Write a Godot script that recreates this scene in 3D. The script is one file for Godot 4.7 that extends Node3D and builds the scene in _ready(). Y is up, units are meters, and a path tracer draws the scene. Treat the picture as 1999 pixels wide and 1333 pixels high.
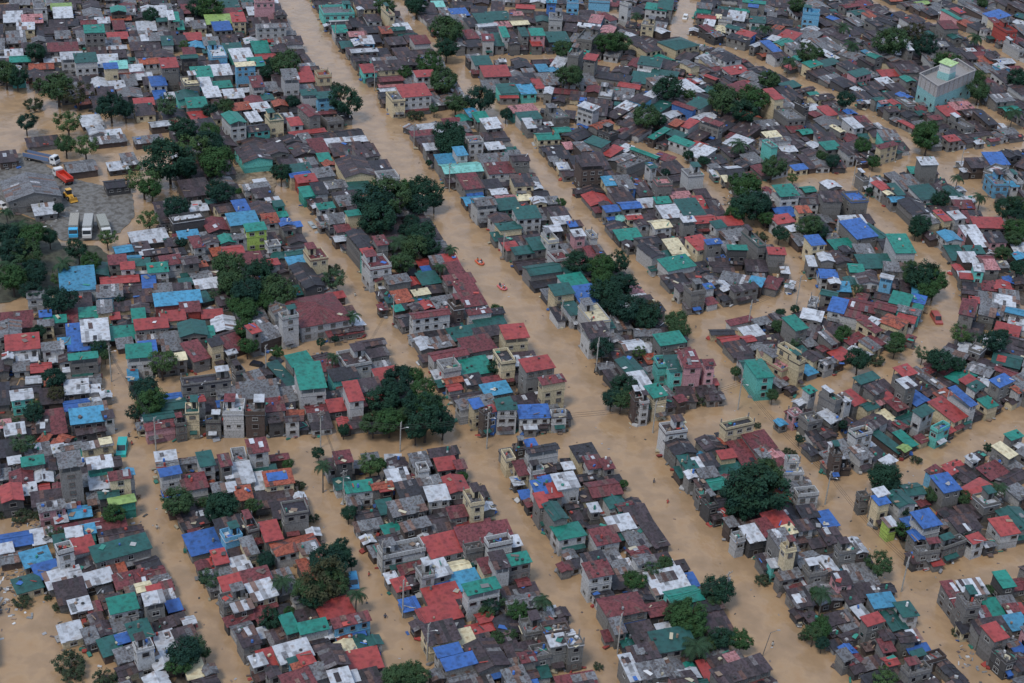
extends Node3D
# A flooded, densely built town seen from a helicopter. Metres, y up, the flood surface is y = 0.

const FOCAL := 3000.0
const CAM_HEIGHT := 187.1
var pitch := atan(1682.0 / FOCAL)
var roll := deg_to_rad(3.5)
var cam_basis: Basis

func _ready() -> void:
	# ---------------------------------------------------------------- camera
	cam_basis = Basis.from_euler(Vector3(-pitch, 0, roll))
	var cam := Camera3D.new()
	cam.name = "camera"
	cam.fov = rad_to_deg(2.0 * atan(666.5 / FOCAL))
	cam.near = 1.0
	cam.far = 4000.0
	add_child(cam)
	cam.transform = Transform3D(cam_basis, Vector3(0, CAM_HEIGHT, 0))
	cam.current = true
	# ---------------------------------------------------------------- overcast sky and sun
	var sky_mat := ProceduralSkyMaterial.new()
	sky_mat.sky_top_color = Color(0.63, 0.71, 0.83)
	sky_mat.sky_horizon_color = Color(0.74, 0.79, 0.87)
	sky_mat.sky_curve = 0.2
	sky_mat.ground_bottom_color = Color(0.3, 0.29, 0.28)
	sky_mat.ground_horizon_color = Color(0.55, 0.57, 0.6)
	sky_mat.sky_energy_multiplier = 1.0
	var sky := Sky.new()
	sky.sky_material = sky_mat
	var env := Environment.new()
	env.background_mode = Environment.BG_SKY
	env.sky = sky
	env.tonemap_mode = Environment.TONE_MAPPER_LINEAR
	env.tonemap_exposure = 1.5
	env.sdfgi_enabled = true
	env.ssao_enabled = true
	env.ssil_enabled = true
	env.fog_enabled = false
	env.fog_density = 0.0001
	env.fog_light_color = Color(0.62, 0.68, 0.76)
	var world := WorldEnvironment.new()
	world.name = "world_environment"
	world.environment = env
	add_child(world)
	var sun := DirectionalLight3D.new()
	sun.name = "sun"
	sun.light_energy = 0.5
	sun.light_color = Color(1.0, 0.975, 0.94)
	sun.light_angular_distance = 14.0
	sun.shadow_enabled = true
	add_child(sun)
	sun.rotation = Vector3(deg_to_rad(-58), deg_to_rad(-35), 0)
	# ---------------------------------------------------------------- the place
	make_materials()
	build_ground()
	build_houses()
	build_fortress()
	build_trees()
	build_poles()
	build_vehicles()
	build_boats()
	build_clutter()
const HOUSES := [
-489,-3361,145,129,27,44,3,3,6,1,-1391,-3977,146,144,26,43,7,0,7,1,444,-2120,36,106,29,38,9,1,7,1,-32,-2477,49,107,20,40,3,1,6,1,-811,-2449,44,134,25,21,3,0,7,1,-726,-2358,40,106,31,41,1,1,7,1,237,-2279,54,79,21,44,3,3,7,1,-12,-2125,72,58,26,35,9,0,7,1,
325,-2186,47,74,20,42,1,1,7,1,-566,-2959,79,89,18,34,7,1,7,1,-684,-2961,31,108,21,64,8,2,7,0,329,-2380,56,74,22,24,6,1,6,1,-399,-2411,40,86,29,37,10,3,6,1,-111,-2437,55,69,27,35,2,1,6,1,-191,-2411,35,87,25,39,7,2,6,0,-97,-2168,46,58,24,41,9,1,12,1,
-1111,-3447,99,84,18,37,5,1,6,1,-454,-2998,90,57,18,63,0,1,6,0,148,-2038,63,87,20,17,9,1,7,1,-104,-2244,40,77,27,22,2,1,7,2,-188,-2025,63,83,26,17,9,1,8,1,-353,-2098,40,59,29,37,6,1,7,1,-840,-3375,50,112,19,41,5,1,3,1,-503,-4272,137,91,20,42,9,0,12,1,
-29,-2279,26,64,26,65,0,1,6,0,-232,-2109,46,62,22,16,2,1,7,2,355,-2320,40,63,23,42,0,0,14,1,-579,-2417,57,64,29,21,4,1,7,2,-192,-2549,41,71,25,42,7,1,8,1,61,-3092,44,70,25,80,2,1,7,0,52,-2296,40,69,19,24,7,0,7,2,-282,-2088,53,42,24,42,9,0,9,1,
-334,-2021,36,51,32,41,3,1,7,1,210,-2667,52,65,20,38,3,0,7,1,1014,-2752,40,80,42,38,2,3,7,1,-468,-2581,45,82,21,17,9,1,7,2,714,-2436,61,54,15,23,7,1,7,2,-872,-2547,43,41,21,107,7,1,7,0,-103,-2306,44,66,25,17,2,1,7,2,822,-2989,40,89,41,39,9,0,6,1,
-791,-2243,55,51,27,21,9,1,7,2,-207,-3342,29,95,23,63,3,0,6,0,-188,-2605,60,53,23,39,8,1,9,1,136,-2503,44,57,23,43,0,3,6,1,928,-2283,30,62,17,43,9,1,7,1,-299,-2241,40,62,28,22,2,1,7,2,-915,-2817,48,69,20,40,5,1,8,1,413,-2265,55,47,22,24,9,1,7,2,
-187,-4325,70,119,20,40,14,0,7,1,511,-2905,24,74,27,67,8,2,12,0,-370,-3133,70,62,27,41,9,2,6,0,-542,-3542,133,50,27,44,8,0,8,1,-84,-3240,56,77,27,39,3,1,7,1,190,-2356,36,47,21,62,3,1,6,0,285,-2103,34,49,19,41,7,1,7,1,270,-2148,33,51,21,41,9,1,7,1,
-1149,-3117,57,74,19,38,2,1,6,1,-102,-2645,59,51,20,38,2,0,7,1,-262,-2187,20,67,26,43,3,1,5,1,-821,-4339,115,87,25,38,9,0,14,1,-999,-3196,81,61,18,35,6,1,7,1,-412,-2496,41,47,21,62,8,2,7,0,201,-3393,90,51,21,63,12,2,6,0,338,-2088,40,43,17,37,9,0,11,1,
-150,-3184,36,88,27,42,3,0,6,1,-680,-2192,36,48,26,43,0,1,6,1,-59,-2096,24,57,26,40,4,1,7,1,149,-2084,24,69,19,24,3,1,7,2,561,-2477,63,35,23,64,7,1,7,0,-454,-2295,36,50,27,43,3,1,7,1,128,-2640,43,46,20,66,6,1,6,0,70,-3673,53,93,25,40,1,0,7,1,
-86,-3162,60,77,25,21,0,1,7,1,-438,-2261,43,45,31,38,6,1,12,1,78,-2770,20,69,23,61,8,0,6,0,58,-2944,42,68,11,41,4,1,6,1,561,-2882,58,55,25,37,3,1,7,1,792,-2195,21,74,26,26,7,2,9,2,-774,-3238,68,63,18,37,1,0,7,1,-534,-2450,40,50,29,43,8,1,8,1,
383,-2838,60,50,21,43,8,0,7,1,24,-2220,48,43,21,26,8,0,9,2,384,-3289,42,68,23,60,0,1,7,0,-466,-2626,41,56,20,40,10,1,12,1,-61,-2352,46,53,26,18,5,1,12,2,52,-2155,32,57,22,22,9,1,9,2,4,-3266,52,58,18,65,2,1,12,0,-1199,-3175,78,54,19,40,7,0,7,1,
702,-2144,21,73,26,24,8,1,8,2,274,-2224,47,44,22,22,9,1,9,2,-493,-2272,38,44,27,42,2,1,6,1,-366,-3594,70,58,25,67,3,2,6,0,564,-2584,47,49,26,40,2,1,9,1,-342,-2355,63,71,28,22,10,1,8,1,-380,-4882,80,99,23,66,2,1,6,0,-1210,-3256,64,79,19,16,3,1,7,1,
844,-2110,64,58,25,22,8,0,7,2,43,-2064,39,38,26,39,7,1,8,1,868,-2592,44,43,25,60,4,1,6,0,-862,-3071,48,55,16,61,0,1,6,0,208,-2497,42,49,23,37,3,1,6,1,922,-2398,39,48,17,40,6,1,7,1,-567,-1961,61,53,30,19,9,0,8,2,433,-3755,54,88,30,38,0,1,6,1,
-941,-2397,43,56,22,19,4,0,7,2,589,-3165,81,41,15,66,0,3,14,0,958,-2614,38,55,22,39,9,1,7,1,111,-2174,20,45,20,62,7,2,9,0,761,-2144,24,48,24,45,7,2,7,0,355,-2045,57,58,19,18,9,1,7,2,204,-3307,58,54,20,60,9,1,6,0,-420,-3727,118,44,27,66,8,0,7,0,
-754,-2284,32,57,31,25,6,1,8,2,278,-2581,50,47,20,33,9,1,7,1,-26,-2045,45,69,24,20,9,1,7,2,-831,-2610,33,47,22,62,6,1,0,0,97,-3028,24,56,24,79,3,1,12,0,-3,-2429,24,49,24,59,9,2,6,0,-742,-2422,51,83,24,23,9,0,7,1,-328,-2165,24,50,24,41,0,1,6,1,
938,-2729,50,42,24,59,4,1,7,0,-986,-2518,57,39,22,41,2,0,8,1,367,-2879,38,51,20,62,9,2,6,0,1020,-3068,77,47,39,36,2,1,12,1,-600,-2853,51,44,7,61,6,2,6,0,998,-3877,63,100,11,20,1,1,9,1,974,-4040,90,70,26,40,4,1,7,1,422,-2164,21,66,27,24,9,1,8,2,
-879,-2265,45,46,32,20,1,3,12,2,36,-2377,26,45,24,59,0,1,7,0,202,-4326,62,72,18,84,9,1,9,0,1178,-4232,109,67,14,41,8,0,7,1,-486,-2234,31,46,29,38,7,2,7,0,-1003,-3756,61,97,27,18,6,1,8,1,-346,-2214,40,48,25,18,9,1,12,2,-635,-2594,43,48,24,39,3,1,6,1,
-875,-3243,39,76,19,39,2,1,7,1,408,-2189,40,47,25,17,7,1,7,2,-261,-2033,39,34,24,39,6,1,8,1,242,-2550,39,51,23,33,6,1,7,1,-631,-1968,60,50,31,19,7,1,6,2,-577,-2014,39,38,29,25,6,0,7,2,184,-3539,74,60,24,36,4,1,6,1,-1049,-2510,77,63,22,20,6,1,7,1,
524,-2849,79,41,24,23,3,1,8,2,1067,-3909,88,55,9,62,0,1,6,0,436,-2050,54,56,23,21,1,1,9,2,-920,-2529,40,56,20,23,9,1,7,2,613,-2479,40,51,23,26,7,0,9,2,287,-3175,80,44,24,42,1,0,7,1,-818,-2579,38,52,20,36,6,1,8,1,276,-2515,52,45,24,21,7,1,7,2,
-634,-2129,40,36,31,37,1,1,3,1,1234,-3355,64,66,-22,25,1,0,8,1,154,-3607,65,66,27,36,0,1,6,1,-767,-3863,58,79,24,40,5,1,7,1,-885,-2340,40,50,32,20,5,1,7,2,420,-3152,61,39,13,82,3,1,11,0,-170,-2492,23,57,30,42,7,1,9,1,-554,-2858,51,41,8,60,7,2,9,0,
173,-2798,50,49,23,34,8,1,12,1,-297,-2613,29,56,19,40,0,1,6,1,-386,-3064,41,62,27,38,8,1,14,1,-57,-3306,36,74,25,40,9,1,7,1,680,-2178,24,62,24,19,9,1,8,2,561,-5651,104,120,39,40,1,3,12,1,19,-3974,59,68,18,60,1,1,6,0,323,-2138,41,38,18,24,7,0,9,2,
836,-2685,50,41,26,45,1,0,6,1,1038,-2613,46,44,20,38,2,1,6,1,598,-2643,72,37,16,19,8,0,7,2,-825,-2278,41,44,32,22,6,1,7,2,-615,-2494,40,54,31,18,8,1,7,2,-485,-1996,53,51,31,23,9,0,9,2,310,-3094,83,39,23,40,6,1,6,1,308,-2297,35,47,21,25,3,0,8,2,
913,-2544,20,63,31,39,8,2,7,0,1373,-4145,54,91,4,40,2,1,7,1,-324,-3018,43,57,24,39,9,1,14,1,-523,-2705,41,39,21,63,3,1,6,0,842,-3152,24,61,35,63,1,1,7,0,493,-4115,85,66,19,42,1,1,6,1,-982,-3036,20,62,19,61,0,1,7,0,739,-2349,32,46,16,34,5,1,7,1,
-135,-2602,41,43,19,42,6,1,6,1,924,-2243,36,31,27,60,2,1,7,0,-762,-2831,24,63,23,44,1,0,6,1,-115,-2359,40,38,29,38,6,1,7,1,-116,-2502,36,53,19,22,9,1,9,2,-918,-3846,41,87,28,42,6,2,8,0,108,-2542,57,29,24,61,1,0,7,0,-1312,-4201,81,84,27,23,7,0,9,1,
-579,-2067,40,34,28,26,6,0,9,2,-148,-3575,40,76,24,41,3,1,7,1,-1017,-3496,39,93,19,24,2,0,7,2,-132,-2760,24,62,21,41,9,1,8,1,-84,-4431,71,100,19,23,7,1,6,1,-318,-2138,32,45,26,21,8,0,7,2,-52,-2074,24,49,25,25,7,0,7,2,67,-2206,40,34,19,37,7,2,7,0,
43,-2335,23,68,21,17,9,1,8,2,-755,-5790,102,120,18,41,7,2,14,0,-450,-2437,51,32,24,43,2,1,7,1,-727,-3939,80,61,24,41,9,0,6,1,-541,-2639,63,34,22,36,6,1,7,1,-711,-3299,71,55,16,20,6,0,9,2,-744,-2892,40,53,21,38,1,0,7,1,1114,-2833,32,76,39,19,9,0,7,2,
-150,-2640,43,43,22,38,7,1,8,1,-622,-2190,27,33,25,63,6,1,7,0,-438,-2123,39,31,30,42,9,1,7,1,-1042,-3183,102,39,18,18,4,1,8,2,-121,-3322,49,71,25,21,1,1,7,2,-944,-3225,52,69,17,17,0,1,9,2,490,-2797,37,66,20,17,1,1,7,2,967,-2205,39,38,25,26,9,0,7,2,
1077,-2651,73,56,19,34,1,0,7,1,1170,-3182,28,56,40,61,4,1,7,0,-80,-2387,33,48,23,25,12,0,9,2,450,-2863,48,44,24,40,9,0,7,1,-221,-2661,40,44,22,38,6,1,7,1,1249,-3201,84,71,39,37,7,1,7,1,-992,-2595,50,43,19,24,3,0,8,2,-1023,-2796,49,53,21,19,9,1,9,2,
-761,-2135,39,38,28,19,6,1,12,2,-801,-2367,40,37,29,36,2,1,6,1,700,-2258,20,37,28,61,2,1,7,0,-989,-3460,48,81,17,18,9,0,7,2,-80,-2125,20,44,25,39,4,1,6,1,1076,-2850,40,60,36,20,3,1,8,2,-865,-2710,20,62,26,40,7,1,12,1,-530,-3626,61,48,26,64,3,2,12,0,
893,-2326,40,28,14,65,7,2,7,0,91,-2240,40,36,21,26,7,0,8,2,-894,-2479,23,49,26,42,7,1,11,1,975,-3498,55,58,-38,39,10,3,12,1,-1017,-3400,50,60,16,36,7,1,5,1,917,-3604,60,67,-20,24,3,0,9,2,-496,-3114,43,52,32,40,0,1,7,1,850,-2516,27,59,26,23,9,1,8,2,
517,-2072,51,51,31,18,9,0,7,2,37,-3017,40,62,25,23,9,1,7,2,786,-2906,26,46,30,64,8,2,6,0,-58,-2561,48,29,22,65,7,2,12,0,-985,-2817,79,36,22,16,3,1,8,2,-610,-2063,24,30,30,61,6,2,6,0,-110,-3465,40,68,24,36,3,1,6,1,-855,-2305,40,42,32,18,4,1,9,2,
1076,-2471,55,58,22,34,8,0,7,1,1,-2361,42,27,22,65,9,1,6,0,335,-3359,36,66,7,38,7,0,7,1,463,-3624,28,85,26,38,9,1,6,1,-778,-2564,23,39,22,66,3,1,12,0,535,-2552,47,34,27,41,3,1,7,1,-764,-2518,24,49,24,41,13,3,0,1,-288,-3068,40,51,24,43,2,1,6,1,
-349,-2945,66,31,21,63,2,1,6,0,757,-2308,56,30,14,23,1,0,7,2,450,-2711,40,43,22,38,0,0,6,1,584,-2354,44,37,22,24,9,1,7,2,119,-3517,44,53,23,59,1,1,12,0,185,-2420,28,42,23,40,8,1,6,1,311,-2527,66,30,27,23,9,1,8,2,-338,-3214,28,65,24,43,9,0,7,1,
-744,-3130,72,40,36,34,3,1,7,1,-24,-2216,24,52,24,21,2,3,7,2,-127,-2538,40,43,21,24,9,0,9,2,684,-2472,24,37,19,61,7,2,7,0,-125,-3523,57,54,24,39,3,1,6,1,-681,-2102,39,34,32,20,1,1,9,2,-551,-4467,72,100,22,14,9,1,9,1,1021,-2701,40,40,25,43,6,2,7,0,
-959,-5485,47,107,18,67,7,0,6,0,-31,-3065,40,63,25,22,5,1,7,2,-227,-2957,65,76,25,20,9,0,12,1,-840,-3854,82,60,27,23,3,0,8,1,-467,-2196,20,54,32,23,3,1,8,2,-16,-3149,61,35,21,62,8,2,12,0,786,-4234,59,60,19,65,0,1,6,0,-705,-2145,39,34,26,22,9,0,7,2,
-1095,-2948,35,69,17,18,8,0,7,2,-370,-2139,21,55,31,18,9,1,9,2,294,-3287,44,53,20,40,6,0,7,1,984,-2159,42,62,24,18,7,0,7,2,-105,-4039,54,58,23,61,7,0,6,0,-646,-2083,31,38,31,21,7,1,7,2,857,-2512,20,49,17,42,7,2,7,0,312,-2447,24,55,24,25,9,1,12,2,
276,-2338,40,36,21,24,8,0,7,2,-70,-4342,60,80,18,35,3,1,6,1,-683,-2595,20,40,26,62,4,1,6,0,-1080,-2888,40,44,22,42,6,0,14,1,1231,-4353,74,71,23,36,1,1,6,1,-521,-2055,40,30,27,21,12,1,8,2,-60,-3387,35,78,22,24,1,1,6,2,502,-2608,42,43,25,23,9,1,9,2,
304,-5283,69,128,-15,23,8,3,7,1,-913,-4516,89,50,29,80,0,0,6,0,-524,-2911,43,45,19,37,3,1,6,1,619,-2425,29,39,21,39,7,2,7,0,-978,-2957,47,50,17,24,6,1,8,2,567,-2411,20,49,23,36,7,1,7,1,-1181,-3356,43,55,18,43,7,0,6,1,-589,-2129,39,34,31,17,6,1,9,2,
-303,-2049,31,30,30,37,7,1,7,1,944,-2661,51,38,22,24,9,0,8,2,991,-4223,67,54,16,65,4,2,7,0,650,-2303,25,49,24,23,9,1,7,2,-753,-2803,20,61,26,37,3,1,11,1,871,-2729,38,41,18,41,1,0,6,1,386,-3155,57,34,14,66,1,1,14,0,507,-2530,44,32,24,41,6,1,8,1,
113,-2144,24,29,20,61,6,1,7,0,-705,-3632,50,62,24,35,3,1,6,1,-255,-3022,65,74,28,21,8,0,7,1,-1054,-2697,52,39,26,22,8,1,9,2,84,-2136,32,31,22,38,7,2,7,0,144,-2145,24,28,20,61,6,2,7,0,-493,-2349,44,34,28,23,6,1,6,2,-397,-2092,39,30,29,23,2,1,7,2,
21,-2177,31,38,21,22,9,1,7,2,-54,-2184,39,34,24,18,12,1,6,2,245,-2104,57,20,21,40,6,1,7,1,-117,-5203,77,95,16,38,2,1,7,1,-154,-4222,81,60,23,36,3,1,7,1,-180,-2720,42,36,22,42,7,1,7,1,1101,-3270,40,71,41,19,0,3,7,2,584,-3229,33,57,13,41,1,0,6,1,
-429,-2543,44,70,20,23,9,1,8,2,-991,-2703,40,50,25,18,7,1,7,2,940,-3190,34,42,33,67,2,1,7,0,1158,-3304,52,57,-34,22,7,0,9,2,434,-4083,63,62,19,41,6,1,7,1,233,-2629,44,36,20,33,1,0,6,1,950,-3020,24,46,42,61,1,1,6,0,-579,-3686,24,81,26,41,1,0,6,1,
835,-2175,61,23,26,22,8,0,7,2,780,-2326,41,30,15,38,1,3,6,1,-663,-3536,97,72,27,23,9,0,6,1,-124,-2722,36,42,20,36,2,1,7,1,-3,-2919,20,43,11,67,1,1,6,0,891,-4945,104,66,21,44,7,2,7,0,-496,-5185,66,96,19,42,9,1,12,1,645,-4457,67,83,20,25,8,0,12,1,
585,-2789,24,48,29,43,3,1,7,1,336,-3026,41,35,28,66,0,1,12,0,-542,-3250,26,41,30,82,7,2,6,0,-220,-2069,25,41,24,18,9,1,7,2,-264,-2140,35,34,23,19,12,0,9,2,-166,-2380,24,52,26,20,3,1,6,2,929,-2343,39,38,14,17,3,1,7,2,-340,-2689,34,33,20,59,3,1,8,0,
101,-2615,39,30,21,57,2,1,7,0,-524,-2417,31,34,31,44,6,2,5,0,-434,-4315,81,69,23,21,8,1,9,1,-671,-3207,62,47,42,18,3,1,9,2,-415,-2883,51,43,19,19,9,1,6,2,634,-2379,56,50,24,21,7,0,9,2,616,-2771,20,53,8,40,6,2,6,0,790,-2103,55,40,24,23,9,1,9,2,
-989,-3574,42,61,16,37,1,3,12,1,669,-2258,20,51,30,22,9,0,7,2,1041,-3811,42,66,-3,39,7,1,7,1,-961,-2895,40,53,22,19,4,0,6,2,604,-3630,22,77,30,42,9,1,7,1,-30,-3925,47,63,22,43,1,3,12,1,-38,-4074,56,65,22,38,1,1,1,1,-1640,-5174,61,100,18,41,3,1,7,1,
-607,-3247,79,62,43,34,7,1,9,1,528,-4057,51,66,17,40,2,0,7,1,-584,-3363,61,41,28,43,7,0,6,1,-714,-3765,34,53,24,65,0,1,13,0,226,-4200,79,67,20,18,2,0,7,1,879,-2373,61,22,16,40,3,1,7,1,994,-2326,35,38,19,20,5,1,7,2,646,-2445,44,28,19,42,6,0,7,1,
-145,-3131,46,43,26,38,7,2,6,0,-762,-4387,79,61,25,38,9,0,7,1,-783,-2321,40,34,32,21,9,1,7,2,1014,-3611,54,49,-22,43,0,1,11,1,1001,-3667,40,80,-19,20,9,0,7,2,-486,-4411,72,66,24,35,9,1,7,1,-894,-2410,39,38,25,18,6,1,12,2,-757,-3665,51,52,23,43,2,0,7,1,
221,-2453,39,38,24,18,7,1,7,2,-975,-3916,104,82,25,20,9,1,7,1,-1513,-5008,63,71,21,66,1,1,6,0,-820,-2316,24,28,32,64,8,2,6,0,639,-2693,24,46,16,39,7,2,6,0,650,-3383,46,63,24,17,9,1,12,2,-322,-3174,29,57,26,36,9,1,7,1,719,-2110,33,57,27,22,9,0,9,2,
-309,-2981,39,49,26,26,2,0,7,2,-266,-2512,24,55,23,19,7,1,6,2,-621,-2650,42,28,24,59,1,1,6,0,592,-3717,40,78,-19,22,7,1,7,2,-834,-3298,38,56,18,34,2,1,12,1,916,-4212,54,54,9,64,9,1,7,0,1274,-3513,54,59,-22,20,2,1,7,2,-845,-2498,37,41,22,19,5,0,9,2,
492,-2109,31,34,27,19,9,0,9,2,1171,-3541,68,35,-19,64,3,1,7,0,-427,-2214,39,30,29,22,3,0,7,2,641,-3237,68,34,41,41,11,2,12,0,-88,-3404,26,59,23,45,3,3,6,1,-176,-3489,43,68,27,19,7,1,7,2,366,-3816,80,41,29,45,8,0,6,1,1901,-6207,58,114,42,59,4,1,6,0,
706,-3406,54,37,32,61,0,1,7,0,435,-2739,28,40,22,43,7,1,6,1,801,-3087,47,38,39,43,2,1,7,1,949,-3736,55,52,4,38,9,0,6,1,-688,-4431,82,69,28,21,9,0,9,1,-369,-2394,28,34,28,42,7,1,12,1,-307,-3555,32,61,28,41,7,1,7,1,1257,-4487,43,54,10,86,6,1,7,0,
676,-2565,40,38,22,22,9,1,7,2,-215,-2472,24,50,28,21,9,0,9,2,-1118,-4788,78,69,20,41,1,0,14,1,925,-3110,31,33,33,80,6,1,7,0,504,-3886,63,51,30,40,2,1,12,1,968,-4110,40,72,15,40,6,1,6,1,-665,-4233,44,70,27,43,1,1,14,1,-226,-2733,49,37,21,20,9,0,7,2,
853,-3105,32,38,37,62,9,1,7,0,-759,-2939,36,49,21,25,4,0,9,2,-713,-2683,27,41,19,39,6,1,7,1,-431,-3127,40,53,24,21,3,1,6,2,-499,-2032,23,38,29,19,9,0,6,2,-1053,-2751,35,39,22,37,6,1,7,1,357,-3881,44,58,24,44,8,0,7,1,-250,-2621,20,43,22,43,10,0,7,1,
-763,-2204,30,35,28,24,6,1,9,2,-465,-2211,20,35,30,40,6,1,9,1,816,-4713,32,98,22,42,7,0,6,1,-401,-4223,60,60,22,41,7,2,6,0,-658,-3362,79,68,27,20,7,1,7,1,-1552,-5269,57,67,18,82,0,1,7,0,-980,-2638,25,42,22,37,0,1,7,1,719,-2392,33,37,15,23,9,1,9,2,
-872,-3204,41,59,18,17,7,1,7,2,668,-2401,32,30,15,41,9,1,11,1,-585,-3024,47,38,34,36,7,1,7,1,960,-2369,46,31,11,16,0,1,9,2,710,-2491,46,22,17,59,6,0,9,0,982,-2683,40,41,25,20,9,1,9,2,-954,-2611,41,39,20,19,6,0,9,2,-54,-3971,56,54,24,42,9,0,6,1,
-1476,-4376,53,94,27,17,9,1,7,1,-1172,-5580,75,93,19,42,13,1,7,1,-271,-2549,24,51,24,20,8,0,8,2,277,-2469,31,38,27,25,3,0,9,2,-933,-2340,32,39,23,18,7,0,9,2,-702,-2281,36,31,26,24,3,1,12,2,-688,-2835,40,28,12,65,1,2,12,0,690,-2989,36,40,28,41,7,2,7,0,
971,-3578,41,53,-24,39,3,0,7,1,-636,-2048,24,37,33,19,9,0,12,2,466,-3562,41,42,24,60,7,2,7,0,765,-3499,41,51,-17,39,6,1,7,1,687,-2375,38,33,18,21,9,1,6,2,728,-5536,104,74,31,42,8,3,6,1,-503,-2991,49,43,22,17,7,1,7,2,-90,-2545,30,34,21,40,3,1,7,1,
-372,-2171,43,22,29,37,0,1,7,1,131,-2170,20,27,19,55,6,0,7,0,172,-5892,81,100,4,38,9,3,9,1,217,-5608,130,58,-15,59,7,2,7,0,-1216,-4957,65,54,21,84,2,1,7,0,-406,-2312,60,40,29,18,7,1,7,2,-1049,-3313,48,55,19,16,0,1,7,2,-795,-2535,24,37,22,41,1,0,8,1,
-360,-3818,90,78,26,19,9,1,7,1,-703,-2654,24,41,20,39,7,0,12,1,205,-4805,34,63,-39,80,6,1,6,0,440,-3877,85,45,21,22,12,1,7,2,-561,-2698,49,28,19,41,7,2,6,0,-559,-2147,24,36,32,23,9,1,7,2,817,-3343,50,50,33,20,2,3,9,2,927,-3051,36,54,35,20,1,0,7,2,
741,-2880,37,38,26,38,7,1,6,1,-51,-2424,20,36,23,43,7,2,7,0,-635,-2955,23,47,22,41,7,1,6,1,867,-3046,36,53,37,20,12,1,7,2,-97,-3035,24,69,24,19,9,0,7,2,-845,-4531,54,67,29,45,8,0,14,1,1523,-4663,72,65,11,37,4,1,6,1,1297,-3643,44,50,-12,41,6,1,6,1,
-1018,-5216,91,72,23,35,6,1,0,1,-676,-2159,31,30,27,24,7,1,9,2,244,-2423,33,37,22,20,7,1,7,2,-626,-2916,24,48,21,36,4,0,6,1,-528,-2569,39,30,20,36,10,1,12,1,517,-4343,55,51,19,62,7,2,6,0,0,-4255,63,58,16,36,8,1,12,1,-532,-3079,92,27,40,15,1,1,9,2,
-904,-3586,40,52,26,40,3,1,6,1,-1174,-4085,54,67,26,26,8,0,8,2,-412,-3299,20,88,25,19,3,1,7,2,-1074,-3105,28,47,19,41,7,1,6,1,784,-2862,39,35,30,39,7,1,6,1,840,-3555,61,39,-20,41,4,1,6,1,-355,-3582,59,42,25,37,3,0,12,1,608,-4061,44,66,16,34,2,1,6,1,
-798,-4912,72,49,19,85,7,1,6,0,1170,-4674,20,80,37,60,3,1,12,0,481,-2742,39,38,22,23,3,0,7,2,-213,-2506,24,48,30,20,0,1,9,2,-720,-2311,39,30,29,19,10,1,7,2,-927,-3536,40,49,18,41,0,1,6,1,-170,-3265,40,51,27,25,7,1,9,2,991,-2428,39,26,18,42,0,1,8,1,
627,-3291,40,42,14,42,7,1,12,1,-1288,-4422,40,108,26,17,7,1,9,1,-768,-4091,29,74,27,40,7,1,6,1,-139,-2339,34,25,27,44,7,2,6,0,-76,-2132,20,42,23,17,3,1,7,2,-11,-4863,44,90,26,36,11,1,14,1,199,-2540,24,43,23,26,9,0,7,2,1237,-3583,61,39,-19,42,7,1,7,1,
638,-2643,36,37,18,24,8,1,8,2,-901,-2788,20,59,26,24,9,1,8,2,562,-2432,22,22,21,85,12,2,12,0,-46,-2534,20,52,19,21,3,1,7,2,383,-4540,20,104,-40,38,0,0,7,1,-940,-4062,86,79,27,33,9,1,9,1,-918,-2703,24,41,24,37,7,0,14,1,761,-2237,23,29,17,42,9,0,7,1,
993,-6060,90,110,-10,24,8,3,9,1,-1571,-5043,50,71,19,59,6,1,6,0,1110,-2765,39,38,36,24,7,1,6,2,190,-2762,37,33,20,36,3,1,6,1,-803,-3344,39,46,17,36,3,1,2,1,-964,-4993,26,64,23,86,12,1,5,0,-238,-2154,43,23,27,19,1,0,12,2,114,-2205,36,43,21,36,9,1,7,1,
148,-3459,70,33,21,41,1,3,6,1,-12,-4380,50,52,16,61,9,0,7,0,1237,-4038,61,48,15,42,5,0,6,1,-48,-2979,42,34,25,39,7,1,7,1,81,-3636,31,82,27,17,8,1,8,2,-792,-3496,40,58,25,24,6,1,7,2,280,-2425,24,31,25,43,7,0,6,1,612,-4775,24,73,-40,65,3,1,7,0,
-431,-2941,36,47,20,18,3,0,6,2,318,-4124,45,59,20,40,4,0,7,1,113,-3741,51,44,26,44,3,2,6,0,1029,-2449,31,38,18,19,3,0,7,2,-831,-3942,52,53,28,37,9,0,12,1,414,-3090,53,37,14,22,9,1,7,2,-393,-2158,24,34,29,22,9,1,9,2,-21,-5120,79,67,20,41,8,0,6,1,
61,-2115,24,25,20,45,3,0,7,1,-494,-2455,46,22,29,44,9,2,7,0,-914,-4253,103,83,25,19,9,1,7,1,-306,-3136,40,49,25,19,7,1,8,2,786,-2227,20,41,18,22,4,1,9,2,596,-2832,40,32,29,38,11,0,9,1,826,-3902,45,42,21,63,4,1,12,0,-484,-2388,46,22,28,41,7,1,12,1,
-593,-4217,49,59,28,40,7,1,7,1,1451,-4611,57,65,12,40,9,1,9,1,-230,-3608,52,52,26,21,1,1,9,2,387,-2135,44,22,20,19,2,1,8,2,-554,-4180,57,63,26,24,7,0,7,2,1267,-3699,50,58,-11,18,7,1,8,2,761,-4078,40,59,27,43,2,1,6,1,-843,-2374,26,29,23,41,1,1,7,1,
-1059,-5040,74,69,21,39,6,1,7,1,753,-2404,24,40,15,23,8,0,9,2,983,-2979,20,44,41,44,7,2,14,0,113,-4033,57,50,22,37,9,1,7,1,-479,-4175,58,68,24,17,1,1,6,2,1281,-3460,42,54,-23,23,9,0,7,2,1024,-3557,24,58,-24,41,7,1,14,1,-678,-2297,40,27,26,19,3,1,8,2,
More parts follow.
